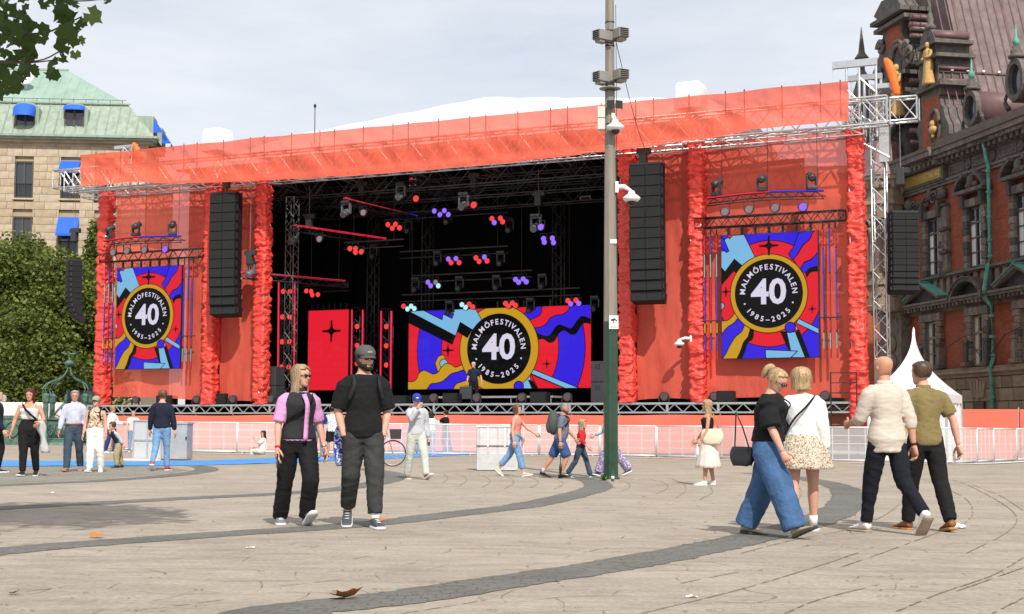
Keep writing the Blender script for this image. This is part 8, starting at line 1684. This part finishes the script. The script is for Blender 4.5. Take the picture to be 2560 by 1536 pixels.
# --- man on the stage
u_, z_ = SP(1184, 1000, 3.0)
Pz['st'] = person('white haired man in navy polo carrying a dark case across the stage', SW(u_, 3.0, ZD), 1.80, -14, dict(head=(-14, 4, 0), Lleg=(-6, 6, 2, 0), Rleg=(6, 3, 2, 0), Rarm=(4, 12, 8, 0), Larm=(-6, 24, 20, 0)), dict(skin='f', belly=.8, wear=[('trousers', k_black, {}), ('shirt', k_navy, dict(name='polo', sleeve=.75, off=.018, hem=0, collar=1)), ('hair', h_wh, dict(inf=.03, t0=.26, front=.8, side_a=80, low_a=112)), ('shoes', s_blk, {})]))
# ================================================================ things carried
m_lea = M('black_leather', (.014, .014, .016), .32); m_crm = M('cream_bag', (.62, .55, .40), .6, 0, .2, 60, .4, 120)
def carried(name, label, cat, loc, rz): return thing(name, label, cat, loc, rz)
def tote(mb, w, h, d, n=20, sag=.12):
    R = []
    for j in range(9):
        t = j / 8; z = -h * t; k = .72 + .5 * math.sin(math.pi * (.15 + .75 * t)); R.append([Vector((w / 2 * k * math.copysign(abs(math.cos(a)) ** .6, math.cos(a)), d / 2 * k * (.45 + .55 * t) * math.copysign(abs(math.sin(a)) ** .7, math.sin(a)), z + .02 * nzf(a * 2, t * 4))) for a in [2 * math.pi * q / n for q in range(n)]])
    mb.loft(R); return mb
w = Pz['w1']['arms']['R']; c = w[2] + w[3] * .11; ph = carried('phone', 'black phone held low by the blonde woman in the vest', 'phone', c, .3); MB().box((0, -.0, -.02), (.012, .075, .15)).build('case', m_blk, ph, bevel=.006); MB().box((-.0075, 0, -.02), (.002, .068, .142)).build('screen', m_glass, ph)
m = Pz['m1']; c = m['W'] @ Vector((-.17, .20, 0)); c.z = 1.03; t = carried('patterned_bag', 'blue and white patterned bag hanging behind the bearded man', 'bag', c, .3); tote(MB(), .19, .40, .12).build('pouch', k_bag, t, True); MB().path([(-.06, 0, -.02), (-.04, 0, .22), (.04, 0, .22), (.06, 0, -.02)], .008, 6).build('handle', k_bag, t, True)
c = m['P'] - (m['W'].to_3x3() @ Vector((0, -1, 0))) * .22 + Vector((0, 0, .36)); bp2 = carried('black_backpack', 'black backpack on the bearded man\'s back, mostly hidden', 'backpack', c, math.radians(12)); MB().ell((0, 0, 0), (.15, .1, .24), 16, 10).build('pack', m_lea, bp2, True)
w = Pz['w2']; c = w['W'] @ Vector((-.04, .25, .86)); t = carried('handbag', 'black leather handbag at the hip of the blonde woman in jeans', 'handbag', c, math.radians(58 + 90)); tote(MB(), .21, .18, .11).build('body', m_lea, t, True); MB().path([(-.08, 0, -.03), (-.02, .04, .2), (.02, .1, .34)], .007, 6).path([(.08, 0, -.03), (.05, .04, .2), (.02, .1, .34)], .007, 6).build('strap', m_lea, t, True)
w = Pz['w3']; c = w['W'] @ Vector((.22, -.10, 1.14)); t = carried('folded_coat', 'black coat held over the arm of the woman in the floral skirt', 'coat', c, math.radians(172)); R = []
for j in range(11):
    q = j / 10; R.append([Vector(((.085 + .025 * math.sin(q * 5)) * math.cos(a), (.12 + .03 * q) * math.sin(a) * (1 + .12 * math.sin(a * 5 + q * 3)), .04 - .52 * q)) for a in [2 * math.pi * k / 22 for k in range(22)]])
MB().loft(R).build('cloth', k_black, t, True)
w = Pz['w4']; c = w['arms']['L'][1].lerp(w['arms']['L'][2], .6) + Vector((.0, 0, -.01)); t = carried('draped_jacket', 'pale grey jacket draped over the arm of the red haired woman', 'jacket', c, .2); R = []
for j in range(14):
    q = j / 13; R.append([Vector((-.01 + .12 * q + (.065 + .02 * math.sin(q * 9)) * math.cos(a) * (1 + .2 * math.sin(a * 4 + q * 6)), .07 * math.sin(a), .03 - .62 * q)) for a in [2 * math.pi * k / 18 for k in range(18)]])
MB().loft(R).build('cloth', k_tgrey if False else cloth('jacket_pale', (.46, .46, .46)), t, True)
w = Pz['w7']; c = w['W'] @ Vector((.19, .07, 1.08)); t = carried('shoulder_bag', 'cream quilted shoulder bag of the woman in the blush skirt', 'bag', c, math.radians(-92 + 80)); tote(MB(), .36, .30, .15).build('body', m_crm, t, True); MB().path([(-.13, 0, -.03), (-.06, 0, .22), (.0, 0, .34), (.06, 0, .22), (.13, 0, -.03)], .011, 6).build('handle', o_gum, t, True)
a = w['arms']['L']; c = a[2] + a[3] * .12; t = carried('water_bottle', 'clear water bottle in the hand of the woman in the blush skirt', 'bottle', c - Vector((0, 0, .16)), 0); MB().lathe([(.03, 0), (.033, .01), (.033, .15), (.015, .19), (.013, .21)], 12).build('bottle', M('clear_plastic', (.75, .8, .85), .1, alpha=.6), t, True); MB().lathe([(.015, .21), (.015, .23)], 10).build('lid', M('blue_lid', (.04, .05, .4), .4), t)
w = Pz['m8']; c = w['W'] @ Vector((0, .15, 1.20)); t = carried('grey_backpack', 'grey rounded backpack worn by the man in denim shorts', 'backpack', c, math.radians(84)); MB().ell((0, 0, 0), (.17, .13, .27), 18, 12).ell((0, .09, -.08), (.12, .07, .15), 14, 8).build('pack', cloth('pack_grey', (.075, .085, .085)), t, True)
a = w['arms']['R']; c = a[2] + a[3] * .1; t = carried('strap_pouch', 'small black pouch dangling on a cord from the man with the backpack', 'pouch', c, 1.4); MB().path([(0, 0, .02), (.03, .0, -.2), (.02, 0, -.38)], .006, 5).path([(0, 0, .02), (-.04, .0, -.2), (-.02, 0, -.38)], .006, 5).build('cord', m_lea, t, True); MB().ell((0, 0, -.48), (.06, .035, .13), 12, 8).build('pouch', m_lea, t, True)
a = Pz['m7']['arms']['L']; c = a[2] + a[3] * .1; t = carried('wallet', 'dark wallet in the hand of the man with the blue cap', 'wallet', c, .4); MB().box((0, 0, -.03), (.03, .10, .08)).build('leather', m_lea, t, bevel=.008)
a = Pz['f7']['arms']['L']; c = a[2] + a[3] * .1; t = carried('camera', 'small dark camera held up by the woman in black at the barriers', 'camera', c, 0); MB().box((0, 0, 0), (.12, .06, .08)).build('body', m_blk, t, bevel=.01); MB().lathe([(.03, 0), (.03, .05)], 10, (0, -.03, 0), R=Matrix.Rotation(math.pi / 2, 3, 'X')).build('lens', m_len, t)
a = Pz['st']['arms']['R']; c = a[2] + a[3] * .1; t = carried('equipment_case', 'dark square case carried by the man on the stage', 'case', c, -.25); MB().b2((-.28, -.09, -.56), (.24, .09, -.03)).build('shell', M('case_dark', (.04, .042, .045), .5), t, bevel=.02); MB().path([(-.07, 0, -.03), (-.06, 0, .02), (.06, 0, .02), (.07, 0, -.03)], .012, 6).build('handle', m_blk, t)
